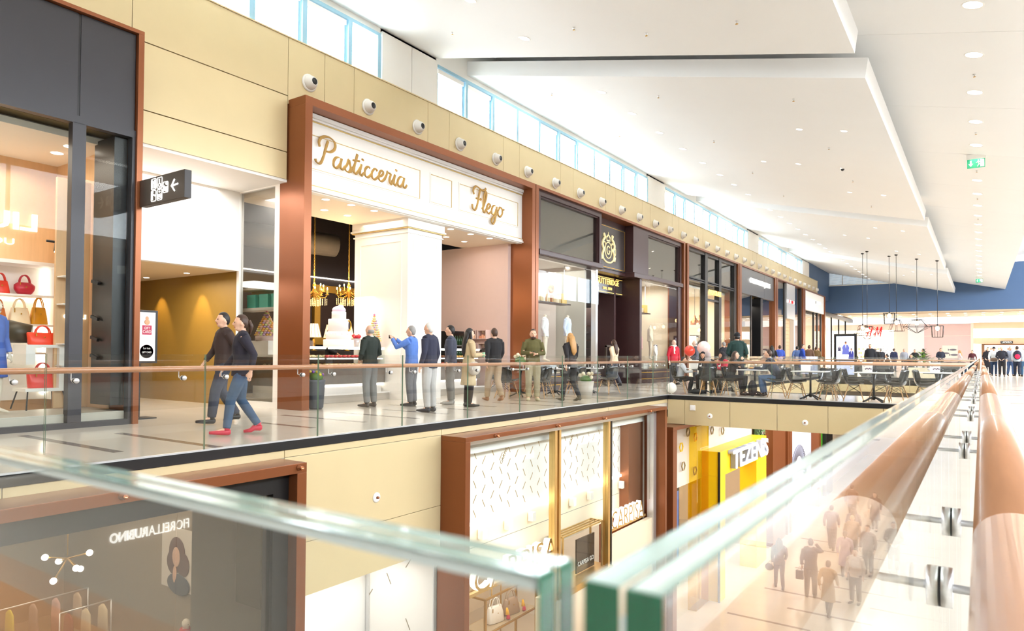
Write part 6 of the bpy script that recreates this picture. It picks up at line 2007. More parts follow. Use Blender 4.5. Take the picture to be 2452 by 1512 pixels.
struct(MB().box(-7.5, -.1, 60, 60.2, ZL, -.6).build('wall_end', CREAMW))
# lower storey people
LP = [('woman with dark bag walking through the lower mall, nearest the pillar', (-5.5, 23.6), 20, True, (66, 58, 54), (50, 46, 50), 'walk', 'long', 'brown', 1.68),
      ('tall man in dark jacket with one arm raised, walking in the lower mall', (-4.5, 23.4), 10, False, (60, 54, 56), (56, 52, 56), 'wave', 'short', 'black', 1.86),
      ('woman in mustard coat walking away in the lower mall', (-3.75, 22.0), -10, True, (176, 140, 84), (60, 52, 50), 'walk', 'short', 'brown', 1.64),
      ('man in pale shirt and brown trousers in the lower mall', (-3.25, 23.6), 170, False, (216, 196, 180), (110, 84, 68), 'stand', 'short', 'brown', 1.72),
      ('woman in lilac top behind the mustard coat', (-3.9, 26.0), 5, True, (176, 156, 176), (120, 96, 84), 'walk', 'pony', 'brown', 1.66),
      ('man in dark suit facing the camera in the lower mall group of three', (-2.6, 27.8), 190, False, (76, 64, 62), (70, 60, 60), 'front', 'short', 'black', 1.8),
      ('man in brown suit, middle of the lower mall group of three', (-3.3, 26.9), 160, False, (110, 84, 72), (84, 68, 62), 'stand', 'short', 'brown', 1.76),
      ('stout man in tan jacket, first of the lower mall group of three', (-4.0, 28.3), 200, False, (140, 104, 70), (90, 74, 64), 'stand', 'bald', 'grey', 1.76),
      ('couple member in grey walking deep in the lower mall', (-4.9, 29.5), 0, False, (120, 104, 110), (84, 78, 88), 'walk', 'short', 'black', 1.78),
      ('couple member in dark blue walking deep in the lower mall', (-4.2, 30.1), 0, True, (92, 88, 110), (84, 78, 88), 'walk', 'long', 'brown', 1.68),
      ('person in brown walking far off in the lower mall', (-4.95, 35), 0, False, (120, 88, 70), (90, 74, 66), 'walk', 'short', 'brown', 1.75),
      ('person in dark coat far off in the lower mall', (-3.9, 34), 180, True, (70, 60, 64), (60, 56, 58), 'walk', 'long', 'black', 1.68)]
for lb, (x, y), f, fm, tc_, bc, ps_, hr, hc, H in LP:
    person(lb, (x, y, ZL), f, H, ps_, fm, hair=hr, hcol=hc, top='coat' if 'coat' in lb else 'jacket', tcol=tc_, bcol=bc, vox=.017)
o = thing('handbag', 'black handbag carried by the woman nearest the lower pillar', 'handbag', (-5.75, 23.45, ZL + .85))
MB().ball((-5.78, 23.45, ZL + .72), (.14, .08, .12), 12, 8).build('bag_body', BLACK, o)
MB().tube([(-5.86, 23.45, ZL + .8), (-5.76, 23.48, ZL + .92), (-5.68, 23.45, ZL + .8)], .008, 6).build('handle', BLACK, o)
o = thing('shopping_bag', 'small black shopping bag held by the tall man in the lower mall', 'bag', (-4.8, 23.3, ZL + .7))
MB().bbox(-4.92, -4.70, 23.24, 23.36, ZL + .55, ZL + .82, .006).build('bag_body', BLACK, o)
MB().tube([(-4.88, 23.3, ZL + .82), (-4.81, 23.3, ZL + .95), (-4.74, 23.3, ZL + .82)], .006, 6).build('handle', BLACK, o)

# ------------------------------------------------------------------ inside the pastry shop
st = struct(MB().bbox(-17, -12.2, 8.95, 17.0, 0, .17, .01).build('floor', STONE))
MB().box(-12.22, -12.19, 9.0, 16.9, .17, .20).build('nosing', WHITE, st)
o = thing('pastry_counter', 'long pastry counter with dark stone front and lit glass cases', 'counter', (-12.9, 11.5, .17))
MB().bbox(-13.3, -12.32, 9.2, 12.36, .42, .80, .008).build('stone_front', DSTONE, o)
MB().box(-13.2, -12.45, 9.2, 12.36, .17, .42).build('toe_recess', WHITE, o)
MB().box(-12.48, -12.44, 9.2, 12.36, .36, .40).build('light_strip', LEDW, o)
o = thing('pastry_counter', 'short pastry counter with dark stone front right of the white column', 'counter', (-12.9, 15, .17))
MB().bbox(-13.3, -12.32, 13.74, 16.3, .42, .80, .008).build('stone_front', DSTONE, o)
MB().box(-13.2, -12.45, 13.74, 16.3, .17, .42).build('toe_recess', WHITE, o)
MB().box(-12.48, -12.44, 13.74, 16.3, .36, .40).build('light_strip', LEDW, o)
PASTRY = [mat('pastry_%d' % i, c, .7, noise=.25, scale=30) for i, c in enumerate(((216, 160, 90), (240, 214, 170), (200, 60, 60), (120, 70, 44)))]
for k, (a, b) in enumerate(((9.25, 10.5), (10.55, 12.34), (13.76, 15.0), (15.05, 16.28))):
    v = thing('glass_case', 'lit glass pastry case on the counter, %s from the left' % ('first', 'second', 'third', 'fourth')[k], 'display case', (-12.9, (a + b) / 2, .80))
    MB().box(-13.28, -12.30, a, b, .80, .83).build('base', STEEL, v)
    MB().box(-12.33, -12.32, a, b, .83, 1.27).build('pane', GLASS, v)
    MB().box(-13.28, -12.32, a, a + .01, .83, 1.27).box(-13.28, -12.32, b - .01, b, .83, 1.27).build('side_pane', GLASS, v)['kind'] = 'stuff'
    MB().bbox(-13.3, -12.30, a, b, 1.27, 1.295, .004).build('top_glass', WHITE, v)
    MB().box(-12.36, -12.32, a + .02, b - .02, 1.235, 1.265).build('light_strip', LEDW, v)
    sh_ = MB().box(-13.2, -12.38, a + .02, b - .02, 1.02, 1.03).build('shelf', STEEL, v)
    MB().box(-12.40, -12.37, a + .02, b - .02, 1.0, 1.02).build('light_strip', LEDW, sh_)
    for row, z in ((0, .835), (1, 1.035)):
        for x in (-12.48, -12.72, -12.98):
            q = MB()
            n = int((b - a) / .13)
            for j in range(n):
                yy = a + .09 + j * .13
                r = .045 + .012 * ((j * 7 + row) % 3)
                q.ball((x, yy, z + .03), (r, r, .034), 8, 6)
            q.build('pastries', PASTRY[(k + row + int(-x * 10)) % 4], v)['kind'] = 'stuff'


def macaron_tower(label, x, y, z, h, r, seed):
    t = thing('macaron_tower', label, 'cake', (x, y, z))
    MB().lathe([(r * 1.12, 0), (r * 1.12, h * .18), (r * 1.0, h * .185)], (x, y, z), 24).build('stand', mat('mauve_stand', (214, 190, 186), .5, noise=.04), t)
    cols = ((236, 206, 120), (196, 160, 196), (206, 220, 150), (240, 196, 176), (236, 176, 90))
    parts = [MB() for _ in cols]
    random.seed(seed)
    z0, rows = h * .2, 12
    for i in range(rows):
        f = i / (rows - .3)
        rr_, zz = r * (1 - f) + .012, z + z0 + (h - z0) * f
        n = max(3, int(2 * PI * rr_ / (r * .30)))
        for j in range(n):
            a = 2 * PI * (j + .5 * (i % 2)) / n
            s = r * .155
            parts[random.randrange(5)].ball((x + rr_ * math.cos(a), y + rr_ * math.sin(a), zz), (s, s, s * .8), 8, 6)
    for c, m_ in zip(cols, parts):
        m_.build('macarons', mat('macaron_%d_%d' % c[:2], c, .6, noise=.05), t)['kind'] = 'stuff'
    MB().lathe([(r * .9, h * .18), (.01, h * .97)], (x, y, z), 16).build('cone', mat('macaron_core', (236, 220, 190), .6, noise=.03), t)
    MB().ball((x, y, z + h), (.025, .025, .04), 8, 6).build('topper', mat('petal_pink', (226, 130, 160), .6, noise=.05), t)


macaron_tower('tall macaron tower in the corridor side window', -12.85, 9.28, 1.40, .63, .21, 1)
o = thing('window_shelf', 'pale shelf with small glass jars below the macaron tower in the side window', 'shelf', (-12.85, 9.25, 1.1))
MB().bbox(-13.15, -12.5, 9.07, 9.43, 1.10, 1.40, .01).build('box', WHITE, o)
macaron_tower('slim macaron tower on the counter beside the white column', -12.47, 12.12, 1.295, .80, .15, 2)
macaron_tower('pale macaron tower on a tall stand right of the white column', -13.0, 14.15, 1.76, .72, .19, 3)
o = thing('cake_stand', 'tall cream stand under the right macaron tower', 'stand', (-13.0, 14.15, 1.295))
MB().lathe([(.14, 0), (.03, .04), (.03, .40), (.2, .44), (.2, .465)], (-13.0, 14.15, 1.295), 20).build('stand', CREAMW, o)
t = thing('tiered_cake', 'white tiered wedding cake with a gold framed oval on the counter', 'cake', (-12.75, 11.2, 1.295))
cx, cy = -12.72, 11.20
ICE = mat('icing_blush', (244, 226, 222), .5, noise=.03)
z = 1.295
for r, h in ((.36, .17), (.30, .19), (.25, .30), (.17, .18)):
    MB().lathe([(r, z), (r, z + h * .93), (r * .97, z + h)], (cx, cy, 0), 28).build('tier', ICE, t)
    z += h
MB().ball((cx, cy, z + .04), (.16, .16, .10), 14, 10).ball((cx, cy + .06, z + .12), (.07, .07, .07), 12, 8).build('sugar_flowers', mat('sugar_lilac', (222, 196, 214), .6, noise=.15, scale=20), t)
MB().ball((cx, cy + .07, z + .17), (.05, .06, .05), 10, 8).build('topper', mat('sugar_yellow', (240, 206, 110), .6, noise=.1), t)
md = MB().tube([(cx + .22, cy + .10 + .075 * math.cos(a), 1.80 + .12 * math.sin(a)) for a in [i * PI / 10 for i in range(20)]], .022, 8, closed=True).build('oval_frame', GOLD, t)
MB().ball((cx + .22, cy + .10, 1.80), (.012, .06, .10), 14, 10).build('oval_picture', mat('cameo_dark', (60, 44, 44), .5, noise=.2, scale=20), md)
for k in range(14):
    a = k * PI / 7
    MB().ball((cx + .30 * math.cos(a), cy + .30 * math.sin(a), 1.60), .02, 6, 5).build('pearl', WHITE, t)
o = thing('crinkled_screen', 'wavy clear plastic guard along the counter top', 'guard', (-13.1, 10, 1.295))
MB().bbox(-13.22, -13.2, 9.3, 10.85, 1.295, 1.44, .004).build('sheet', glass_mat('wavy_guard', (.8, .8, .82), .15, rough=.1), o)
# staff
person('shaved-headed pastry assistant in dark jacket bending behind the counter', (-13.75, 10.8, .17), -60, 1.78, 'front', hair='bald', hcol='brown', top='jacket', tcol=(38, 40, 54), bcol=(40, 40, 46), vox=.013, collar=(236, 232, 226))
a, J, k = person('bearded assistant partly hidden behind the tiered cake', (-13.9, 12.2 - .25, .17), -50, 1.66, 'front', skin='brown', hair='bald', hcol='black', top='jacket', tcol=(34, 32, 36), bcol=(40, 40, 46), vox=.013)
MB().ball(J['hd'] + Vector((0, .045, -.085)), (.062, .062, .055), 14, 10, fn=lambda d, q: q * (.6 if d.z > .55 else 1)).build('beard', HAIR['black'], a)
o = thing('fruit_bouquet', 'bouquet of red wrapped sweets standing beside the tiered cake', 'bouquet', (-12.6, 11.68, 1.295))
MB().lathe([(.04, 1.295), (.11, 1.50)], (-12.6, 11.66, 0), 14).build('paper', mat('wrap_silver', (206, 200, 196), .3, .4, noise=.1), o)
for k in range(8):
    MB().ball((-12.6 + .07 * math.cos(k * .8), 11.66 + .07 * math.sin(k * .8), 1.53 + .02 * (k % 3)), .04, 8, 6).build('sweet', mat('wrap_red', (196, 30, 44), .25, noise=.1), o)


def chandelier(label, x, y, z, zt):
    t = thing('chandelier', label, 'chandelier', (x, y, z))
    BR = mat('antique_brass', (206, 160, 70), .3, .9, noise=.1)
    q = MB()
    n = int((zt - z - .35) / .075)
    for i in range(n):
        zz = z + .36 + i * .075
        ax = (.016, 0) if i % 2 else (0, .016)
        q.tube([(x + ax[0] * math.cos(a), y + ax[1] * math.cos(a), zz + .044 * math.sin(a)) for a in [j * PI / 4 for j in range(8)]], .007, 5, closed=True)
    q.build('chain', BR, t)
    MB().lathe([(.015, .36), (.05, .30), (.02, .24), (.06, .12), (.03, .02), (.05, -.1), (.0, -.2)], (x, y, z), 14).build('stem', BR, t)
    FL = mat('candle_flame', (255, 214, 150), .5, emit=26, ecol=(255, 196, 120), noise=.01)
    for k in range(10):
        a = k * PI / 5
        c, s = math.cos(a), math.sin(a)
        ro = .34 if k % 2 else .25
        dz = 0 if k % 2 else .09
        arm = MB().tube([(x + c * .04, y + s * .04, z + .04 + dz), (x + c * .16, y + s * .16, z - .05 + dz), (x + c * (ro - .05), y + s * (ro - .05), z - .04 + dz), (x + c * ro, y + s * ro, z + .03 + dz)], .011, 6).lathe([(.045, .03 + dz), (.05, .045 + dz), (.02, .05 + dz), (.017, .16 + dz)], (x + c * ro, y + s * ro, z), 10).build('arm', BR, t)
        MB().ball((x + c * ro, y + s * ro, z + .195 + dz), (.016, .016, .034), 8, 6).build('flame_bulb', FL, arm)
    d = MB()
    for k in range(36):
        a = k * PI / 18
        ro = .12 + .10 * (k % 3)
        for j in range(4):
            d.ball((x + ro * math.cos(a), y + ro * math.sin(a), z - .08 - j * .045 - .03 * (k % 3 == 0)), (.010, .010, .020), 5, 4)
    d.build('crystal_drops', mat('crystal', (255, 226, 170), .08, .1, noise=.1, emit=.6, ecol=(255, 206, 130)), t)['kind'] = 'stuff'
    l = bpy.data.lights.new('chandelier_glow', 'POINT')
    l.energy = 45
    l.color = (1, .76, .45)
    l.shadow_soft_size = .25
    lo = bpy.data.objects.new('chandelier_glow', l)
    COL.objects.link(lo)
    lo.location = (x, y, z + .55)


chandelier('crystal chandelier with lit candles close to the left copper post', -14.3, 11.75, 2.62, 5.9)
chandelier('crystal chandelier with lit candles beside the white column', -14.3, 12.93, 2.70, 5.9)
o = thing('gilt_mirror', 'wide ornate gilt mirror frame on the dark pastry shop wall', 'mirror', (-16.9, 14.5, 2.2))
MB().frame(13.9, 16.1, 1.4, 3.25, .22, -17.0, -16.88).build('frame', GOLD, o)
MB().box(-16.99, -16.96, 14.1, 15.9, 1.6, 3.05).build('mirror', mat('old_mirror', (70, 58, 52), .1, .6, noise=.1), o)
for k, (x, y) in enumerate(((-14.6, 12.0), (-14.8, 12.75), (-14.8, 13.35))):
    o = thing('table_lamp', 'lamp with pleated cream shade on the back counter, %s' % ('left', 'middle behind the cake', 'by the white column')[k], 'lamp', (x, y, 1.2))
    MB().lathe([(.10, 1.2), (.03, 1.24), (.05, 1.40), (.02, 1.52)], (x, y, 0), 14).build('base', GOLD, o)
    sh_ = MB()
    pr = [(.20, 1.56), (.115, 1.92)]
    sh_.lathe(pr, (x, y, 0), 24, caps=False)
    sh_.build('shade', mat('lamp_shade', (250, 232, 196), .7, noise=.04, emit=.9, ecol=(255, 220, 160)), o)
    q = MB()
    for j in range(12):
        a = j * PI / 6
        q.tube([(x + .202 * math.cos(a), y + .202 * math.sin(a), 1.56), (x + .117 * math.cos(a), y + .117 * math.sin(a), 1.92)], .005, 5)
    q.build('pleats', mat('pleat_dark', (90, 66, 44), .6, noise=.1), o)
o = thing('back_counter', 'dark back counter carrying the pleated lamps', 'counter', (-14.8, 13, .17))
MB().bbox(-15.1, -14.4, 9.3, 16.6, .17, 1.2, .01).build('body', DARKI, o)
# shelves on the pink wall
for k, (x, z, w_, h_, c) in enumerate(((-13.0, 1.60, .32, .28, (196, 150, 110)), (-12.62, 1.60, .34, .28, (206, 140, 110)), (-12.95, 1.18, .26, .30, (60, 48, 44)), (-12.60, 1.18, .34, .30, (50, 44, 40)))):
    o = thing('wall_box', 'open display box on the pink wall, %s' % ('upper left', 'upper right', 'lower left', 'lower right')[k], 'shelf', (x, 16.9, z))
    MB().box(x - w_ / 2, x + w_ / 2, 16.75, 16.99, z, z + .02).box(x - w_ / 2, x + w_ / 2, 16.75, 16.99, z + h_ - .02, z + h_).box(x - w_ / 2, x - w_ / 2 + .02, 16.75, 16.99, z + .02, z + h_ - .02).box(x + w_ / 2 - .02, x + w_ / 2, 16.75, 16.99, z + .02, z + h_ - .02).build('box', PINK, o)
    for j in range(3):
        p = thing('packet', '%s packet in the %s box on the pink wall' % (('first', 'second', 'third')[j], ('upper left', 'upper right', 'lower left', 'lower right')[k]), 'packet', (x, 16.85, z + .02))
        MB().bbox(x - w_ * .36 + j * w_ * .26, x - w_ * .14 + j * w_ * .26, 16.8, 16.9, z + .02, z + .10 + .04 * (j % 2), .004).build('packet', mat('packet_%d_%d' % (k, j), tuple(min(255, q + 30 * j) for q in c), .5, noise=.1), p)
    p = thing('price_card', 'small cream card beside the %s box on the pink wall' % ('upper left', 'upper right', 'lower left', 'lower right')[k], 'card', (x, 16.98, z))
    MB().box(x + w_ / 2 + .03, x + w_ / 2 + .13, 16.98, 17.0, z + .18, z + .26).build('card', CREAMW, p)
o = thing('bottle_fridge', 'black bottle cooler standing by the pink wall', 'cooler', (-13.6, 16.5, .17))
MB().bbox(-14.1, -13.45, 16.3, 16.95, .17, 1.85, .01).build('cabinet', BLACK, o)
MB().box(-13.45, -13.44, 16.35, 16.9, .9, 1.78).build('door_pane', GLASSD, o)
for k in range(12):
    p = thing('bottle', 'dark green bottle, %s in the %s row of the cooler by the pink wall' % (nth(k % 6), ('lower', 'upper')[k // 6]), 'bottle', (-13.4 - .0, 16.38 + (k % 6) * .09, 1.0 + .4 * (k // 6)), group='bottles in the cooler')
    yy, zz = 16.38 + (k % 6) * .09, 1.0 + .4 * (k // 6)
    MB().lathe([(.032, 0), (.033, .18), (.012, .24), (.012, .30)], (-13.41, yy, zz), 10).build('glass', mat('bottle_green', (40, 70, 40), .1, noise=.05), p)
o = thing('cooler_shelf', 'steel ledge holding the bottles of the cooler', 'shelf', (-13.4, 16.6, 1.0))
MB().box(-13.45, -13.36, 16.32, 16.92, .985, 1.0).box(-13.45, -13.36, 16.32, 16.92, 1.385, 1.4).build('ledge', STEEL, o)['kind'] = 'stuff'

# ------------------------------------------------------------------ outfitter displays
def dummy(label, x, y, z, tcol, face, scarf=None, collar=(240, 238, 232), legs=None, fem=False):
    t, J, k = person(label, (x, y, z), face, 1.72, 'stand', fem, hair=None, head=False, top='jacket', tcol=tcol, bot='trousers' if legs else None, bcol=legs or (0, 0, 0), shoe=None, vox=.014, name='mannequin', cat='mannequin', body_mat=MANN, collar=collar, scarf=scarf)
    MB().lathe([(.03, 0), (.045, .02), (.03, .04)], (0, 0, 1.50), 12).build('neck_cap', GOLD, t)
    return t


for (x, y0, y1, lb) in ((-12.2, 17.7, 21.6, 'left'), (-12.3, 25.9, 29.3, 'right')):
    o = thing('window_platform', 'pale display platform in the %s outfitter window' % lb, 'platform', ((x), y0, 0))
    MB().bbox(-13.4, -11.65, y0, y1, .02, .50, .01).build('platform', CREAMW, o)
dummy('mannequin in pale blue blazer in the left outfitter window', -12.0, 20.95, .96, (206, 216, 236), -80)
dummy('mannequin in white patterned jacket at the left edge of the outfitter window', -11.95, 19.35, .90, (226, 224, 226), -70)
dummy('mannequin in dark navy suit inside the outfitter doorway', -13.0, 24.2 + .7, .36, (40, 46, 74), -70)
dummy('mannequin in white jacket in the curved corner of the right outfitter window', -12.2, 26.1, .85, (240, 234, 222), -70)
dummy('mannequin in dusty pink jacket in the right outfitter window', -12.05, 27.2, .55, (206, 160, 156), -70)
dummy('mannequin in violet shirt with pink scarf high in the right outfitter window', -12.6, 28.3, .98, (150, 156, 206), -70, scarf=(226, 30, 110))
dummy('mannequin in cream floral blazer in the right outfitter window', -12.3, 28.95, .92, (236, 222, 196), -60)
t, J, k = person('small mannequin in white outfit and navy bow at the front of the right outfitter window', (-11.8, 28.35, .50), -70, 1.25, 'stand', False, hair=None, head=False, top='sweater', tcol=(244, 240, 230), bcol=(240, 236, 226), shoe=None, vox=.016, name='mannequin', cat='mannequin', body_mat=MANN, scarf=(50, 56, 90))
for k, (x, y, z) in enumerate(((-12.4, 20.4, 2.95), (-12.4, 27.6, 3.0))):
    o = thing('hanging_shelf', 'lit shelf hung with rods in the %s outfitter window' % ('left', 'right')[k], 'shelf', (x, y, z))
    MB().bbox(x - .22, x + .22, y - 1.3, y + 1.1, z - .04, z, .006).build('board', WOODW, o)
    for e in (-1.2, 1.0): MB().tube([(x, y + e, z), (x, y + e, 4.34)], .012, 6).build('rod', STEEL, o)
    random.seed(20 + k)
    for j in range(17):
        c = random.choice(((206, 180, 140), (186, 140, 100), (226, 206, 176), (150, 90, 60), (236, 226, 206)))
        hh = random.uniform(.20, .32)
        yy = y - 1.22 + j * .105
        p = thing('book', 'old cloth bound book, %s from the left on the %s outfitter window shelf' % (nth(j), ('left', 'right')[k]), 'book', (x, yy, z), group='books on the %s window shelf' % ('left', 'right')[k])
        MB().bbox(x - .11, x + .13, yy, yy + .085, z, z + hh, .006).build('cover', cloth(c), p)
    p = thing('tin', 'yellow printed tin on the %s window shelf' % ('left', 'right')[k], 'tin', (x, y + .75, z))
    MB().bbox(x - .12, x + .14, y + .62, y + .95, z, z + .36, .01).build('tin', mat('tin_yellow', (226, 190, 110), .4, noise=.3, scale=14), p)
    p = thing('clock', 'round gold clock standing above the books in the %s outfitter window' % ('left', 'right')[k], 'clock', (x, y + .1, z + .33))
    MB().lathe([(.0, -.03), (.16, -.03), (.17, 0), (.16, .03), (0, .03)], (x, y + .1, z + .49), 20, axis='x').build('case', GOLD, p)
    MB().tube([(x + .035, y + .1, z + .49), (x + .035, y + .1, z + .60)], .008, 5).tube([(x + .035, y + .1, z + .49), (x + .035, y + .18, z + .47)], .008, 5).build('hands', BLACK, p)
o = thing('picture', 'white framed drawing of a dense tree on the navy wall of the outfitter', 'picture', (-14.2, 30, 3))
MB().frame(29.83 - 1.35, 29.83, 2.9, 4.2, .08, -13.2, -13.16).build('frame', mat('copper_bright'), o)
MB().box(-13.2, -13.18, 28.55, 29.75, 2.98, 4.12).build('paper', WHITE, o)
random.seed(4)
q = MB()
for k in range(70):
    a, b = random.gauss(0, .17), random.gauss(0, .17)
    q.ball((-13.175, 29.15 + a, 3.6 + b), (.004, .035, .03), 6, 5)
q.build('print', mat('print_ink', (70, 66, 70), .6, noise=.1), o)['kind'] = 'stuff'
for k, (x, y, z, c) in enumerate(((-12.4, 19.0, .5, (240, 240, 240)), (-12.3, 20.2, .5, (190, 196, 206)), (-12.2, 27.8, .5, (236, 230, 220)), (-12.6, 28.9, .5, (210, 206, 200)))):
    o = thing('folded_shirts', 'stack of folded %s shirts on the display platform' % ('white', 'grey blue', 'ivory', 'pale grey')[k], 'clothes', (x, y, z))
    for j in range(5): MB().bbox(x - .18, x + .18, y - .22, y + .22, z + j * .055, z + .05 + j * .055, .02).build('shirt', cloth(tuple(max(0, q - 8 * (j % 2)) for q in c)), o)
o = thing('shirt_shelves', 'dark shelves stacked with folded shirts inside the outfitter doorway', 'shelves', (-13.6, 23.9, 0))
MB().box(-14.0, -13.95, 22.6, 25.2, 0, 2.8).box(-14.0, -13.4, 22.55, 22.6, 0, 2.8).build('carcass', WOODW, o)['kind'] = 'stuff'
for r, z in enumerate((.6, 1.0, 1.4, 1.75, 2.05, 2.35)):
    MB().bbox(-13.95, -13.35, 22.6, 25.2, z - .03, z, .004).build('shelf', mat('shelf_red_wood', (130, 56, 40), .4, noise=.15), o)
    for j in range(6):
        c = ((236, 232, 226), (226, 220, 214), (196, 70, 50), (240, 238, 236), (120, 124, 150), (230, 226, 220))[(j + r) % 6]
        p = thing('folded_shirts', 'folded shirt pile, %s from the left on the %s doorway shelf' % (nth(j), nth(r)), 'clothes', (-13.6, 22.8 + j * .4, z), group='shirt piles inside the doorway')
        for q in range(3): MB().bbox(-13.85, -13.42, 22.65 + j * .4, 22.98 + j * .4, z + q * .055, z + .05 + q * .055, .02).build('shirt', cloth(c), p)
for k in range(12):
    o = thing('downlight', 'small spotlight in the outfitter ceiling, %s from the pastry shop side' % nth(k), 'ceiling light', (-12 - .5 * (k % 3), 18.2 + .9 * k, 4.34), group='outfitter ceiling spots')
    MB().lathe([(0, -.004), (.07, -.004), (.07, 0)], (-12 - .5 * (k % 3), 18.2 + .9 * k, 4.34), 14).build('lens', LAMPW, o)

# ------------------------------------------------------------------ things in the shops beyond
for k, (y, z) in enumerate(((33.9, 2.95), (34.6, 3.0), (31.9, 2.9))):
    o = thing('pendant_lamp', 'copper bell pendant lamp behind the black mullions, %s' % ('left of the pair', 'right of the pair', 'beside the copper jamb')[k], 'pendant lamp', (-12.0, y, z))
    MB().lathe([(.22, -.25), (.21, -.10), (.13, .02), (.06, .10), (.03, .22)], (-12.0, y, z), 18, caps=False).build('shade', mat('copper_bright'), o)
    MB().ball((-12.0, y, z - .16), .06, 10, 8).build('bulb', LAMPW, o)
    MB().tube([(-12.0, y, z + .2), (-12.0, y, 4.5)], .008, 6).build('cord', BLACK, o)
a, J, k = person('mannequin in grey hood and black jacket behind the black mullions', (-11.9, 34.4, .45), -60, 1.7, 'stand', False, hair=None, top='jacket', tcol=(36, 36, 38), bcol=(40, 40, 44), vox=.02, name='mannequin', cat='mannequin', body_mat=MANN)
MB().ball(J['hd'], (.10, .115, .135), 14, 10, fn=lambda d, p: p * (.75 if d.y > .6 else 1)).build('hood', cloth((150, 146, 140)), a)
o = thing('mannequin_block', 'white block under the hooded mannequin', 'plinth', (-11.9, 34.4, 0))
MB().bbox(-12.2, -11.6, 34.0, 34.8, 0, .45, .01).build('block', WHITE, o)
for k, y in enumerate((31.2, 32.3, 36.4)):
    o = thing('shelf_unit', 'white shelf unit with folded goods behind the black mullions, %s' % ('nearest', 'second', 'farthest')[k], 'shelves', (-13, y, 0))
    MB().box(-13.3, -12.8, y, y + .03, 0, 2.2).box(-13.3, -12.8, y + .87, y + .9, 0, 2.2).build('side', WHITE, o)['kind'] = 'stuff'
    for j in range(5):
        MB().box(-13.3, -12.8, y + .03, y + .87, .3 + j * .45, .33 + j * .45).build('shelf', WHITE, o)
        MB().bbox(-13.2, -12.85, y + .1, y + .8, .33 + j * .45, .45 + j * .45, .02).build('goods', cloth(((70, 70, 80), (196, 190, 186), (150, 60, 60), (120, 130, 150), (60, 56, 60))[j]), o)
for k, (y, c) in enumerate(((40.2, (60, 70, 100)), (44.6, (150, 120, 100)), (48.2, (170, 150, 140)), (53.3, (90, 80, 90)), (57.5, (190, 170, 160)), (60.3, (120, 110, 120)))):
    o = thing('clothes_rail', 'clothes rail behind the glass of the %s' % ('denim shop, left pane', 'denim shop, right pane', 'metal portal shop, left pane', 'metal portal shop, right pane', 'white panel shop, left pane', 'white panel shop, right pane')[k], 'clothes rail', (-13, y, 0))
    MB().tube([(-13, y - .6, 0), (-13, y - .6, 1.6), (-13, y + .6, 1.6), (-13, y + .6, 0)], .018, 8).build('rail', STEEL, o)
    for j in range(5):
        MB().tube([(-13, y - .45 + j * .22, 1.56), (-13, y - .45 + j * .22, 1.45), (-13, y - .45 + j * .22, .7)], [(.05, .02), (.2, .04), (.24, .06)], 10, ref=(1, 0, 0)).build('garment', cloth(tuple(min(255, q + 20 * (j % 3)) for q in c)), o)

a, J, k = person('mannequin in blue printed dress cut by the left edge of the photo', (-11.95, 3.98, .21), -60, 1.72, 'stand', True, hair=None, top='jacket', tcol=(96, 120, 190), bot='skirt', bcol=(70, 100, 180), shoe=None, vox=.014, name='mannequin', cat='mannequin', body_mat=MANN)

# ------------------------------------------------------------------ the court beyond the second opening
BL = mat('blush_wall', (248, 218, 212), .6, noise=.02)
BE = mat('beige_store_wall', (250, 226, 198), .6, noise=.02)
hw = struct(MB().box(-6.14, -4.72, 79.9, 80.9, 0, 4.46).build('pillar', mat('cool_white', (236, 238, 250), .5, noise=.02)))
struct(MB().box(-4.72, -.75, 80.0, 80.2, 0, 4.43).build('wall_end', mat('hoarding_pink', (232, 206, 210), .6, noise=.02)))
MB().box(-4.72, -.85, 79.97, 80.0, 3.2, 3.23).build('batten', WHITE, hw)
struct(MB().box(-.85, -.62, 79.9, 80.2, 0, 4.5).build('pillar', WHITE))
struct(MB().box(-13.3, -6.14, 79.9, 80.1, 3.85, 4.46).box(-7.4, -6.14, 79.9, 80.1, 0, 3.85).build('wall_end', BL))
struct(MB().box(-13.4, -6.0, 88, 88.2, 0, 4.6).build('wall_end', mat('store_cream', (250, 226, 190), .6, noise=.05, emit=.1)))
struct(MB().box(-.62, 12.5, 86, 86.2, 0, 4.6).build('wall_end', BE))
t = thing('shopfront', 'wide clothing store front under the lit band with big red letters', 'shopfront', (-9.5, 79.9, 0))
HX, HZ = -9.92, 3.22


def brush(strokes, nm):
    m = MB()
    for st_ in strokes:
        pts = [(HX + a * .77, 79.78, HZ + b * .98) for a, b, w_ in st_]
        m.tube(pts, [(w_ * .77, .03) for a, b, w_ in st_], 8, ref=(1, 0, 0) if abs(st_[0][1] - st_[-1][1]) > .5 else (0, 0, 1))
    m.build(nm, LETR, t)


brush([[(.10, -.04, .05), (.26, .5, .075), (.44, 1.02, .06)], [(.46, -.04, .07), (.62, .5, .085), (.80, 1.02, .06)], [(-.06, .40, .05), (.35, .50, .06), (.78, .60, .04)]], 'letter')
text('&', look_ny((HX + .84 * .77, 79.78, HZ + .10)), .30, .05, LETR, 'letter', t, width=.20, shear=.2, offset=.02)
brush([[(1.06, -.04, .05), (1.20, .5, .07), (1.38, 1.02, .06)], [(1.38, 1.0, .07), (1.42, .55, .07), (1.44, .10, .05)], [(1.44, .10, .05), (1.64, .55, .07), (1.88, 1.02, .06)], [(1.88, 1.0, .08), (1.80, .5, .085), (1.70, -.04, .06)]], 'letter')
for z in (2.55, 2.95):
    for k in range(22):
        MB().ball((-12.6 + k * .26, 80.6 + .4 * (k % 3), z - .03 * (k % 4)), .035, 6, 5).build('bulb', LAMPW, t)
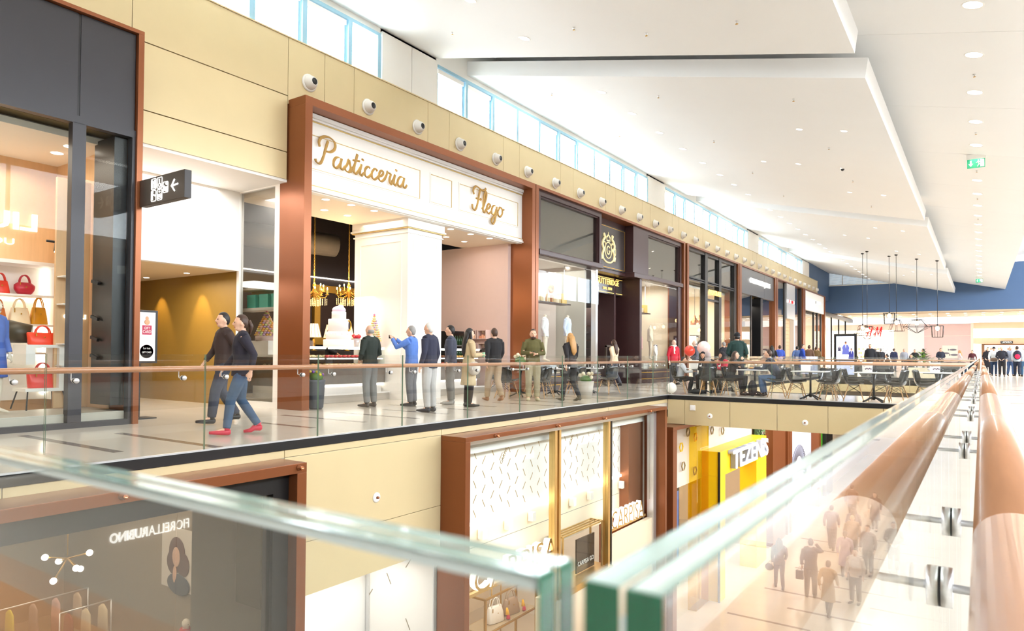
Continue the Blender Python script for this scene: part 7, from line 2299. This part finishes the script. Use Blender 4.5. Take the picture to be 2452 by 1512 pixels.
MB().tube([(-9.1 + 1.1 * math.cos(a), 82 + 1.1 * math.sin(a), 2.55) for a in [i * PI / 10 for i in range(20)]], .05, 6, closed=True).build('ring_lamp', LAMPW, t)
o = thing('arched_display', 'dark arched metal screen inside the clothing store', 'display', (-8.8, 84, 0))
q = MB()
for r in (1.3, 1.05, .8, .55, .3):
    q.tube([(-8.8 + r * math.cos(a), 84, 1.1 + r * .9 * math.sin(a)) for a in [i * PI / 12 for i in range(13)]], .03, 6)
for k in range(9): q.tube([(-8.8, 84, 1.1), (-8.8 + 1.3 * math.cos(k * PI / 8), 84, 1.1 + 1.17 * math.sin(k * PI / 8))], .02, 6)
q.tube([(-10.1, 84, 1.1), (-10.1, 84, 0)], .04, 6).tube([(-7.5, 84, 1.1), (-7.5, 84, 0)], .04, 6)
q.build('screen', IRON, o)
for k, (x, y) in enumerate(((-12, 84), (-11, 86), (-7.2, 85), (-9.8, 86.5), (1.0, 83), (2.6, 84), (4.0, 83.5), (5.4, 84.5))):
    o = thing('merchandise_shelves', 'full merchandise shelves inside the %s, bay %s' % (('clothing store', ('one', 'two', 'three', 'four')[k]) if k < 4 else ('beige store', ('one', 'two', 'three', 'four')[k - 4])), 'shelves', (x, y, 0))
    MB().box(x - .6, x + .6, y, y + .4, 0, .1).box(x - .62, x - .58, y, y + .4, 0, 2.1).box(x + .58, x + .62, y, y + .4, 0, 2.1).build('carcass', OAK, o)['kind'] = 'stuff'
    for j in range(4):
        MB().box(x - .58, x + .58, y, y + .4, .5 + j * .45, .53 + j * .45).build('shelf', OAK, o)
        for i in range(5):
            MB().bbox(x - .5 + i * .21, x - .34 + i * .21, y + .05, y + .3, .53 + j * .45, .75 + j * .45, .01).build('goods', cloth(((226, 196, 150), (206, 120, 90), (240, 230, 210), (120, 96, 80), (230, 190, 70))[(i + j + k) % 5]), o)
t = thing('shopfront', 'beige store front beside the hoarding with a brown portal and a small sign', 'shopfront', (2.5, 80, 0))
MB().bbox(.15, 6.2, 79.9, 80.1, 2.28, 2.42, .01).bbox(.0, .25, 79.9, 80.1, 0, 2.42, .01).build('portal', mat('portal_brown', (150, 110, 80), .5, noise=.08), t)
MB().box(-.62, 12.5, 80.0, 80.15, 2.42, 3.0).box(-.62, 12.5, 80.0, 80.15, 3.9, 4.6).build('wall_panel', BE, t)['kind'] = 'stuff'
sg = MB().bbox(1.5, 2.45, 79.85, 79.95, 2.46, 2.68, .01).build('sign_panel', BLACK, t)
text('UOMO', look_ny((1.6, 79.84, 2.50)), .14, .01, LETW, 'lettering', sg, width=.75)
for k in range(18): MB().ball((-.4 + k * .45, 80.6, 3.05 + .04 * (k % 3)), .05, 6, 5).build('bulb', LAMPW, t)
o = thing('wall_poster', 'white poster with grey fish drawings on the pink hoarding', 'poster', (-2.5, 79.95, 1.7))
MB().box(-3.2, -1.92, 79.94, 79.99, 1.0, 2.27).build('poster', WHITE, o)
for k, (a, b) in enumerate(((-2.3, 1.85), (-2.9, 1.5), (-2.2, 1.35))):
    MB().ball((a, 79.93, b), (.30, .01, .09), 14, 8).add([(a - .28, 79.93, b), (a - .42, 79.93, b + .11), (a - .42, 79.93, b - .11)], [(0, 1, 2)]).build('print', mat('print_slate', (120, 120, 136), .6, noise=.2), o)
# downlights of the court soffit
for k in range(22):
    x, y = -10.4 + (k % 11) * 1.32, 72.4 + (k // 11) * 3.4
    o = thing('downlight', 'round downlight in the cream far court soffit, %s of the %s row' % (nth(k % 11), ('front', 'rear')[k // 11]), 'ceiling light', (x, y, 5.02), group='far court soffit lights')
    MB().lathe([(0, -.004), (.13, -.004), (.13, 0)], (x, y, 5.02), 14).build('lens', LAMPW, o)
for k in range(5):
    o = thing('downlight', 'oval downlight in the grey soffit strip by the glazed corner shop, %s' % nth(k), 'ceiling light', (-11.7 + .1 * k, 70.3 + k * .9, 5.1), group='grey strip lights')
    MB().lathe([(0, -.004), (.17, -.004), (.17, 0)], (-11.7 + .12 * k, 70.3 + k * .9, 5.1), 14).build('lens', LAMPW, o)

# wire pendant lamps over the second opening
WIRE = mat('wire_black', (34, 32, 32), .4, .5, noise=.05)
GLOW = mat('filament_bulb', (255, 226, 180), .5, emit=16, ecol=(255, 206, 140), noise=.01)
PEND = [(-6.07, 47.34, 3.05, 'cone'), (-5.63, 45.79, 2.85, 'diamond'), (-4.55, 46.68, 3.72, 'cube'), (-4.07, 45.47, 3.25, 'cone'), (-3.09, 46.22, 3.22, 'diamond'), (-2.05, 45.64, 2.88, 'cube')]
for k, (x, y, zb, kind) in enumerate(PEND):
    zc = Pz(x)
    o = thing('pendant_lamp', 'black wire %s pendant lamp, %s from the left in the cafe court' % (kind, ('first', 'second', 'third', 'fourth', 'fifth', 'sixth')[k]), 'pendant lamp', (x, y, zc))
    MB().lathe([(.09, 0), (.09, -.04), (.02, -.07)], (x, y, zc), 14).build('canopy', BLACK, o)
    MB().tube([(x, y, zc - .05), (x, y, zb)], .013, 6).build('cord', BLACK, o)
    MB().tube([(x, y, zb + .12), (x, y, zb - .02)], .04, 10).build('socket', BLACK, o)
    MB().ball((x, y, zb - .12), (.10, .10, .13), 12, 10).build('bulb', GLOW, o)
    if kind == 'cone': rings = [(.22, .02), (.42, -.62)]
    elif kind == 'diamond': rings = [(.30, .08), (.72, -.32), (.06, -.68)]
    else: rings = [(.40, .02), (.36, -.62)]
    q = MB()
    n = 8 if kind != 'cube' else 4
    R_ = [[(x + r * math.cos(2 * PI * j / n + PI / 4), y + r * math.sin(2 * PI * j / n + PI / 4), zb + h) for j in range(n)] for r, h in rings]
    for r in R_:
        for j in range(n): q.tube([r[j], r[(j + 1) % n]], .011, 5)
    for r1, r2 in zip(R_[:-1], R_[1:]):
        for j in range(n):
            q.tube([r1[j], r2[j]], .011, 5)
            if kind == 'cube':
                for f in (.25, .5, .75):
                    a1, a2 = Vector(r1[j]).lerp(Vector(r1[(j + 1) % n]), f), Vector(r2[j]).lerp(Vector(r2[(j + 1) % n]), f)
                    q.tube([a1, a2], .006, 5)
    for j in range(n): q.tube([R_[0][j], (x, y, zb + .02)], .008, 5)
    q.build('wire_cage', WIRE, o)

# advertising screen, planter, kiosk furniture
o = thing('advertising_screen', 'tall black advertising screen showing people in suits', 'screen', (-6.1, 42.6, 0))
SX0, SX1 = -6.98, -5.80
MB().bbox(SX0, SX1, 42.85, 43.05, 0, 2.42, .02).build('case', BLACK, o)
scn = MB().box(SX0 + .13, SX1 - .13, 42.83, 42.85, .95, 2.28).build('screen', mat('screen_white', (226, 230, 250), .3, emit=1.1, ecol=(226, 230, 252), noise=.05), o)
for k, (a, b, s, c) in enumerate(((.03, 1.40, 1.0, (96, 104, 180)), (.32, 1.12, .8, (56, 60, 140)), (-.30, 1.50, .42, (70, 66, 90)))):
    cx = (SX0 + SX1) / 2 + a
    body = [(-.20, -.16), (-.16, .10), (-.19, .22), (-.13, .36), (-.05, .42), (.05, .42), (.13, .36), (.19, .22), (.16, .10), (.20, -.16)]
    body = [(cx + min(p * s, .44 - a), max(.97, b + q * s)) for p, q in body]
    MB().prism(body, lambda u_, v_, d: (u_, d, v_), 42.828, 42.822).build('print_suit', mat('print_suit_%d' % k, c, .4, emit=.35, noise=.05), scn)
    MB().prism([(cx - .04 * s, b + .42 * s), (cx + .04 * s, b + .42 * s), (cx, b + .18 * s)], lambda u_, v_, d: (u_, d, v_), 42.823, 42.818).build('print_shirt', WHITE, scn)
    MB().ball((cx, 42.822, b + .50 * s), (.055 * s, .005, .08 * s), 12, 9).build('print_face', mat('print_skin'), scn)
    MB().ball((cx, 42.819, b + .555 * s), (.055 * s, .004, .035 * s), 10, 7).build('print_hair', HAIR['brown'], scn)
MB().box(SX0 + .13, SX1 - .13, 42.84, 42.86, .1, .88).build('lower_panel', mat('screen_lower', (190, 196, 226), .3, emit=.4, noise=.1), o)
o = thing('plant_tub', 'leafy green plant with white flowers in a pale trough behind the far rail', 'plant', (-2.6, 43.2, 0))
MB().bbox(-3.3, -1.9, 42.9, 43.5, 0, .55, .02).build('trough', CREAMW, o)
random.seed(9)
for k in range(190):
    a, r = random.uniform(0, 6.28), random.uniform(.05, .62)
    c = Vector((-2.6 + r * math.cos(a), 43.2 + .35 * r * math.sin(a), .65 + random.uniform(0, .95) * (1 - r * .9)))
    d = Vector((math.cos(a), math.sin(a) * .6, random.uniform(-.3, .6))).normalized()
    sd = d.cross(Vector((0, 0, 1))).normalized()
    L, w_ = random.uniform(.22, .36), .075
    MB().add([c - d * L * .5, c + sd * w_ + Vector((0, 0, .01)), c + d * L * .5, c - sd * w_ + Vector((0, 0, .01))], [(0, 1, 2), (0, 2, 3)]).build('leaf', (mat('leaf_green'), mat('leaf_mid'), mat('leaf_lime', (136, 170, 80), .6, noise=.2))[k % 3], o)
for k in range(7):
    MB().ball((-2.9 + .12 * k, 43.0 - .1 * (k % 2), .72 + .07 * (k % 3)), .06, 8, 6).build('flower', WHITE, o)
for k, x in enumerate((-7.0, -6.2)):
    o = thing('plant_tub', 'small leafy plant in a tub behind the far end rail, %s' % ('next to the shops', 'beside the screen')[k], 'plant', (x, 44.5, 0))
    MB().lathe([(.2, 0), (.26, .5), (.22, .5)], (x, 44.5, 0), 16).build('tub', CREAMW, o)
    for j in range(30):
        a = j * 2.4
        c = Vector((x + .3 * math.cos(a) * (j / 30), 44.5 + .2 * math.sin(a), .6 + .5 * (j % 7) / 7))
        MB().add([c, c + Vector((.06, 0, .1)), c + Vector((0, 0, .24)), c + Vector((-.06, 0, .1))], [(0, 1, 2, 3)]).build('leaf', mat('leaf_green'), o)
o = thing('lounge_bench', 'dark upholstered bench with a tapering base behind the second opening', 'bench', (-2.0, 44, 0))
for k, x in enumerate((-1.6, -5.2)):
    if k: o = thing('lounge_bench', 'dark upholstered bench in front of the advertising screen', 'bench', (x, 44, 0))
    MB().bbox(x - .9, x + .9, 43.7, 44.4, .34, .50, .04).build('seat', mat('bench_dark', (44, 42, 44), .5, noise=.1), o)
    MB().bbox(x - .9, x + .9, 44.25, 44.4, .5, .86, .04).build('backrest', mat('bench_dark'), o)
    MB().prism([(x - .5, 0), (x + .5, 0), (x + .75, .34), (x - .75, .34)], lambda a, b, d: (a, d, b), 43.8, 44.3).build('base', CHAR, o)
# people of the court
CP = [('man in white shirt and dark waistcoat beside the advertising screen', (-5.2, 43.5), 180, False, (40, 40, 46), (40, 40, 46), 'stand', 'short', 'brown', 1.86),
      ('broad person in black coat standing in front of the clothing store', (-5.9, 52), 10, False, (30, 28, 30), (40, 38, 40), 'stand', 'bald', 'black', 1.74),
      ('white-haired man in dark suit, left of the suited group by the store', (-6.1, 57), 30, False, (40, 40, 48), (40, 40, 46), 'stand', 'short', 'grey', 1.76),
      ('man in navy suit in the suited group by the store', (-5.55, 60), -20, False, (46, 52, 84), (46, 50, 70), 'stand', 'short', 'brown', 1.78),
      ('man in pale grey jacket in the suited group by the store', (-4.95, 61), 200, False, (150, 152, 160), (60, 60, 66), 'stand', 'short', 'grey', 1.76),
      ('person in black with a yellow paper by the store entrance', (-4.3, 62), 180, False, (34, 32, 36), (40, 40, 44), 'front', 'short', 'black', 1.72),
      ('man in dark jacket seen in profile near the white pillar', (-3.75, 62.5), 90, False, (40, 40, 50), (40, 40, 46), 'stand', 'short', 'black', 1.78),
      ('man with crossed arms leaning by the white pillar', (-2.5, 60), 200, False, (38, 40, 56), (40, 40, 48), 'front', 'short', 'black', 1.80),
      ('person walking in dark red far off before the beige store', (-.6, 66), 160, True, (90, 40, 50), (50, 46, 50), 'walk', 'short', 'black', 1.70),
      ('person in pale top walking before the pink hoarding', (-1.4, 64), 90, True, (226, 206, 206), (180, 166, 170), 'walk', 'long', 'blonde', 1.68)]
for lb, (x, y), f, fm, tc_, bc, ps_, hr, hc, H in CP:
    person(lb, (x, y, 0), f, H, ps_, fm, hair=hr, hcol=hc, top='coat' if 'coat' in lb else 'jacket', tcol=tc_, bcol=bc, vox=.022, collar=(236, 234, 232) if 'suit' in lb or 'waistcoat' in lb else None)
for k, (x, f, c, lb) in enumerate(((-4.4, 90, (34, 32, 36), 'person in black sitting on the lounge seats, pale trousers'), (-3.3, 180, (40, 34, 40), 'woman in black sitting with her back to the second opening'))):
    p_, J, kk = person(lb, (x, 45.2, 0), f, 1.7, 'sit', k == 1, hair='short' if k == 0 else 'long', hcol='black', top='jacket', tcol=c, bcol=(206, 200, 190) if k == 0 else (40, 38, 40), vox=.02)
    o = thing('lounge_stool', 'dark round stool under the %s' % ('person with pale trousers', 'woman sitting with her back to the opening')[k], 'stool', (x, 45.2, 0))
    MB().lathe([(.24, 0), (.18, .2), (.27, .38), (.27, .43)], (x, 45.2, 0), 18).build('seat', mat('bench_dark'), o)
RP = [('walker in white cap and pale grey jacket with a brown waist bag', (.62, 50.5), 180, (214, 218, 220), (40, 60, 90), 'cap', 'white', 1.78),
      ('walker in dark jacket with hands folded, second of the group on the walkway', (1.0, 50.0), 175, (38, 38, 48), (32, 30, 34), 'short', 'white', 1.80),
      ('walker in grey jacket and blue jeans, middle of the group on the walkway', (1.45, 51.5), 190, (150, 156, 170), (80, 106, 150), 'short', 'grey', 1.82),
      ('walker in light jacket carrying a red and black backpack', (1.75, 50.6), 0, (200, 206, 212), (36, 42, 60), 'short', 'brown', 1.84),
      ('white-haired walker in pale blue at the right edge of the photo', (2.1, 51.0), 10, (196, 212, 226), (60, 90, 120), 'short', 'white', 1.84),
      ('walker in black coat half hidden behind the white cap', (.35, 54.0), 170, (34, 32, 40), (40, 40, 50), 'short', 'black', 1.80),
      ('dark-haired person leaning on the end of the handrail', (.28, 62.0), 110, (40, 38, 44), (60, 60, 70), 'short', 'black', 1.70)]
for k, (lb, (x, y), f, tc_, bc, hr, hc, H) in enumerate(RP):
    a, J, kk = person(lb, (x, y, 0), f, H, 'walk' if k in (0, 2, 3) else 'front', k == 0, hair=hr, hcol=hc, top='coat' if 'coat' in lb else 'jacket', tcol=tc_, bcol=bc, vox=.018)
    if k == 0: MB().ball((0, .16, .98), (.20, .08, .12), 12, 8).build('waist_bag', cloth((120, 100, 84)), a)
    if k == 3:
        MB().ball((0, -.22, 1.22), (.19, .12, .26), 14, 10).build('backpack', cloth((44, 40, 56)), a)
        MB().ball((0, -.31, 1.14), (.13, .06, .14), 12, 8).build('backpack_pocket', cloth((226, 40, 80)), a)

# ------------------------------------------------------------------ knit the body and garment surfaces into single skins
for o, v in VOX:
    r = o.modifiers.new('remesh', 'REMESH')
    r.mode = 'VOXEL'
    r.voxel_size = v
    r.use_smooth_shade = True
    s = o.modifiers.new('smooth', 'SMOOTH')
    s.factor = .5
    s.iterations = 3
dg = bpy.context.evaluated_depsgraph_get()
for o, v in VOX:
    me = bpy.data.meshes.new_from_object(o.evaluated_get(dg))
    old = o.data
    o.modifiers.clear()
    o.data = me
    bpy.data.meshes.remove(old)
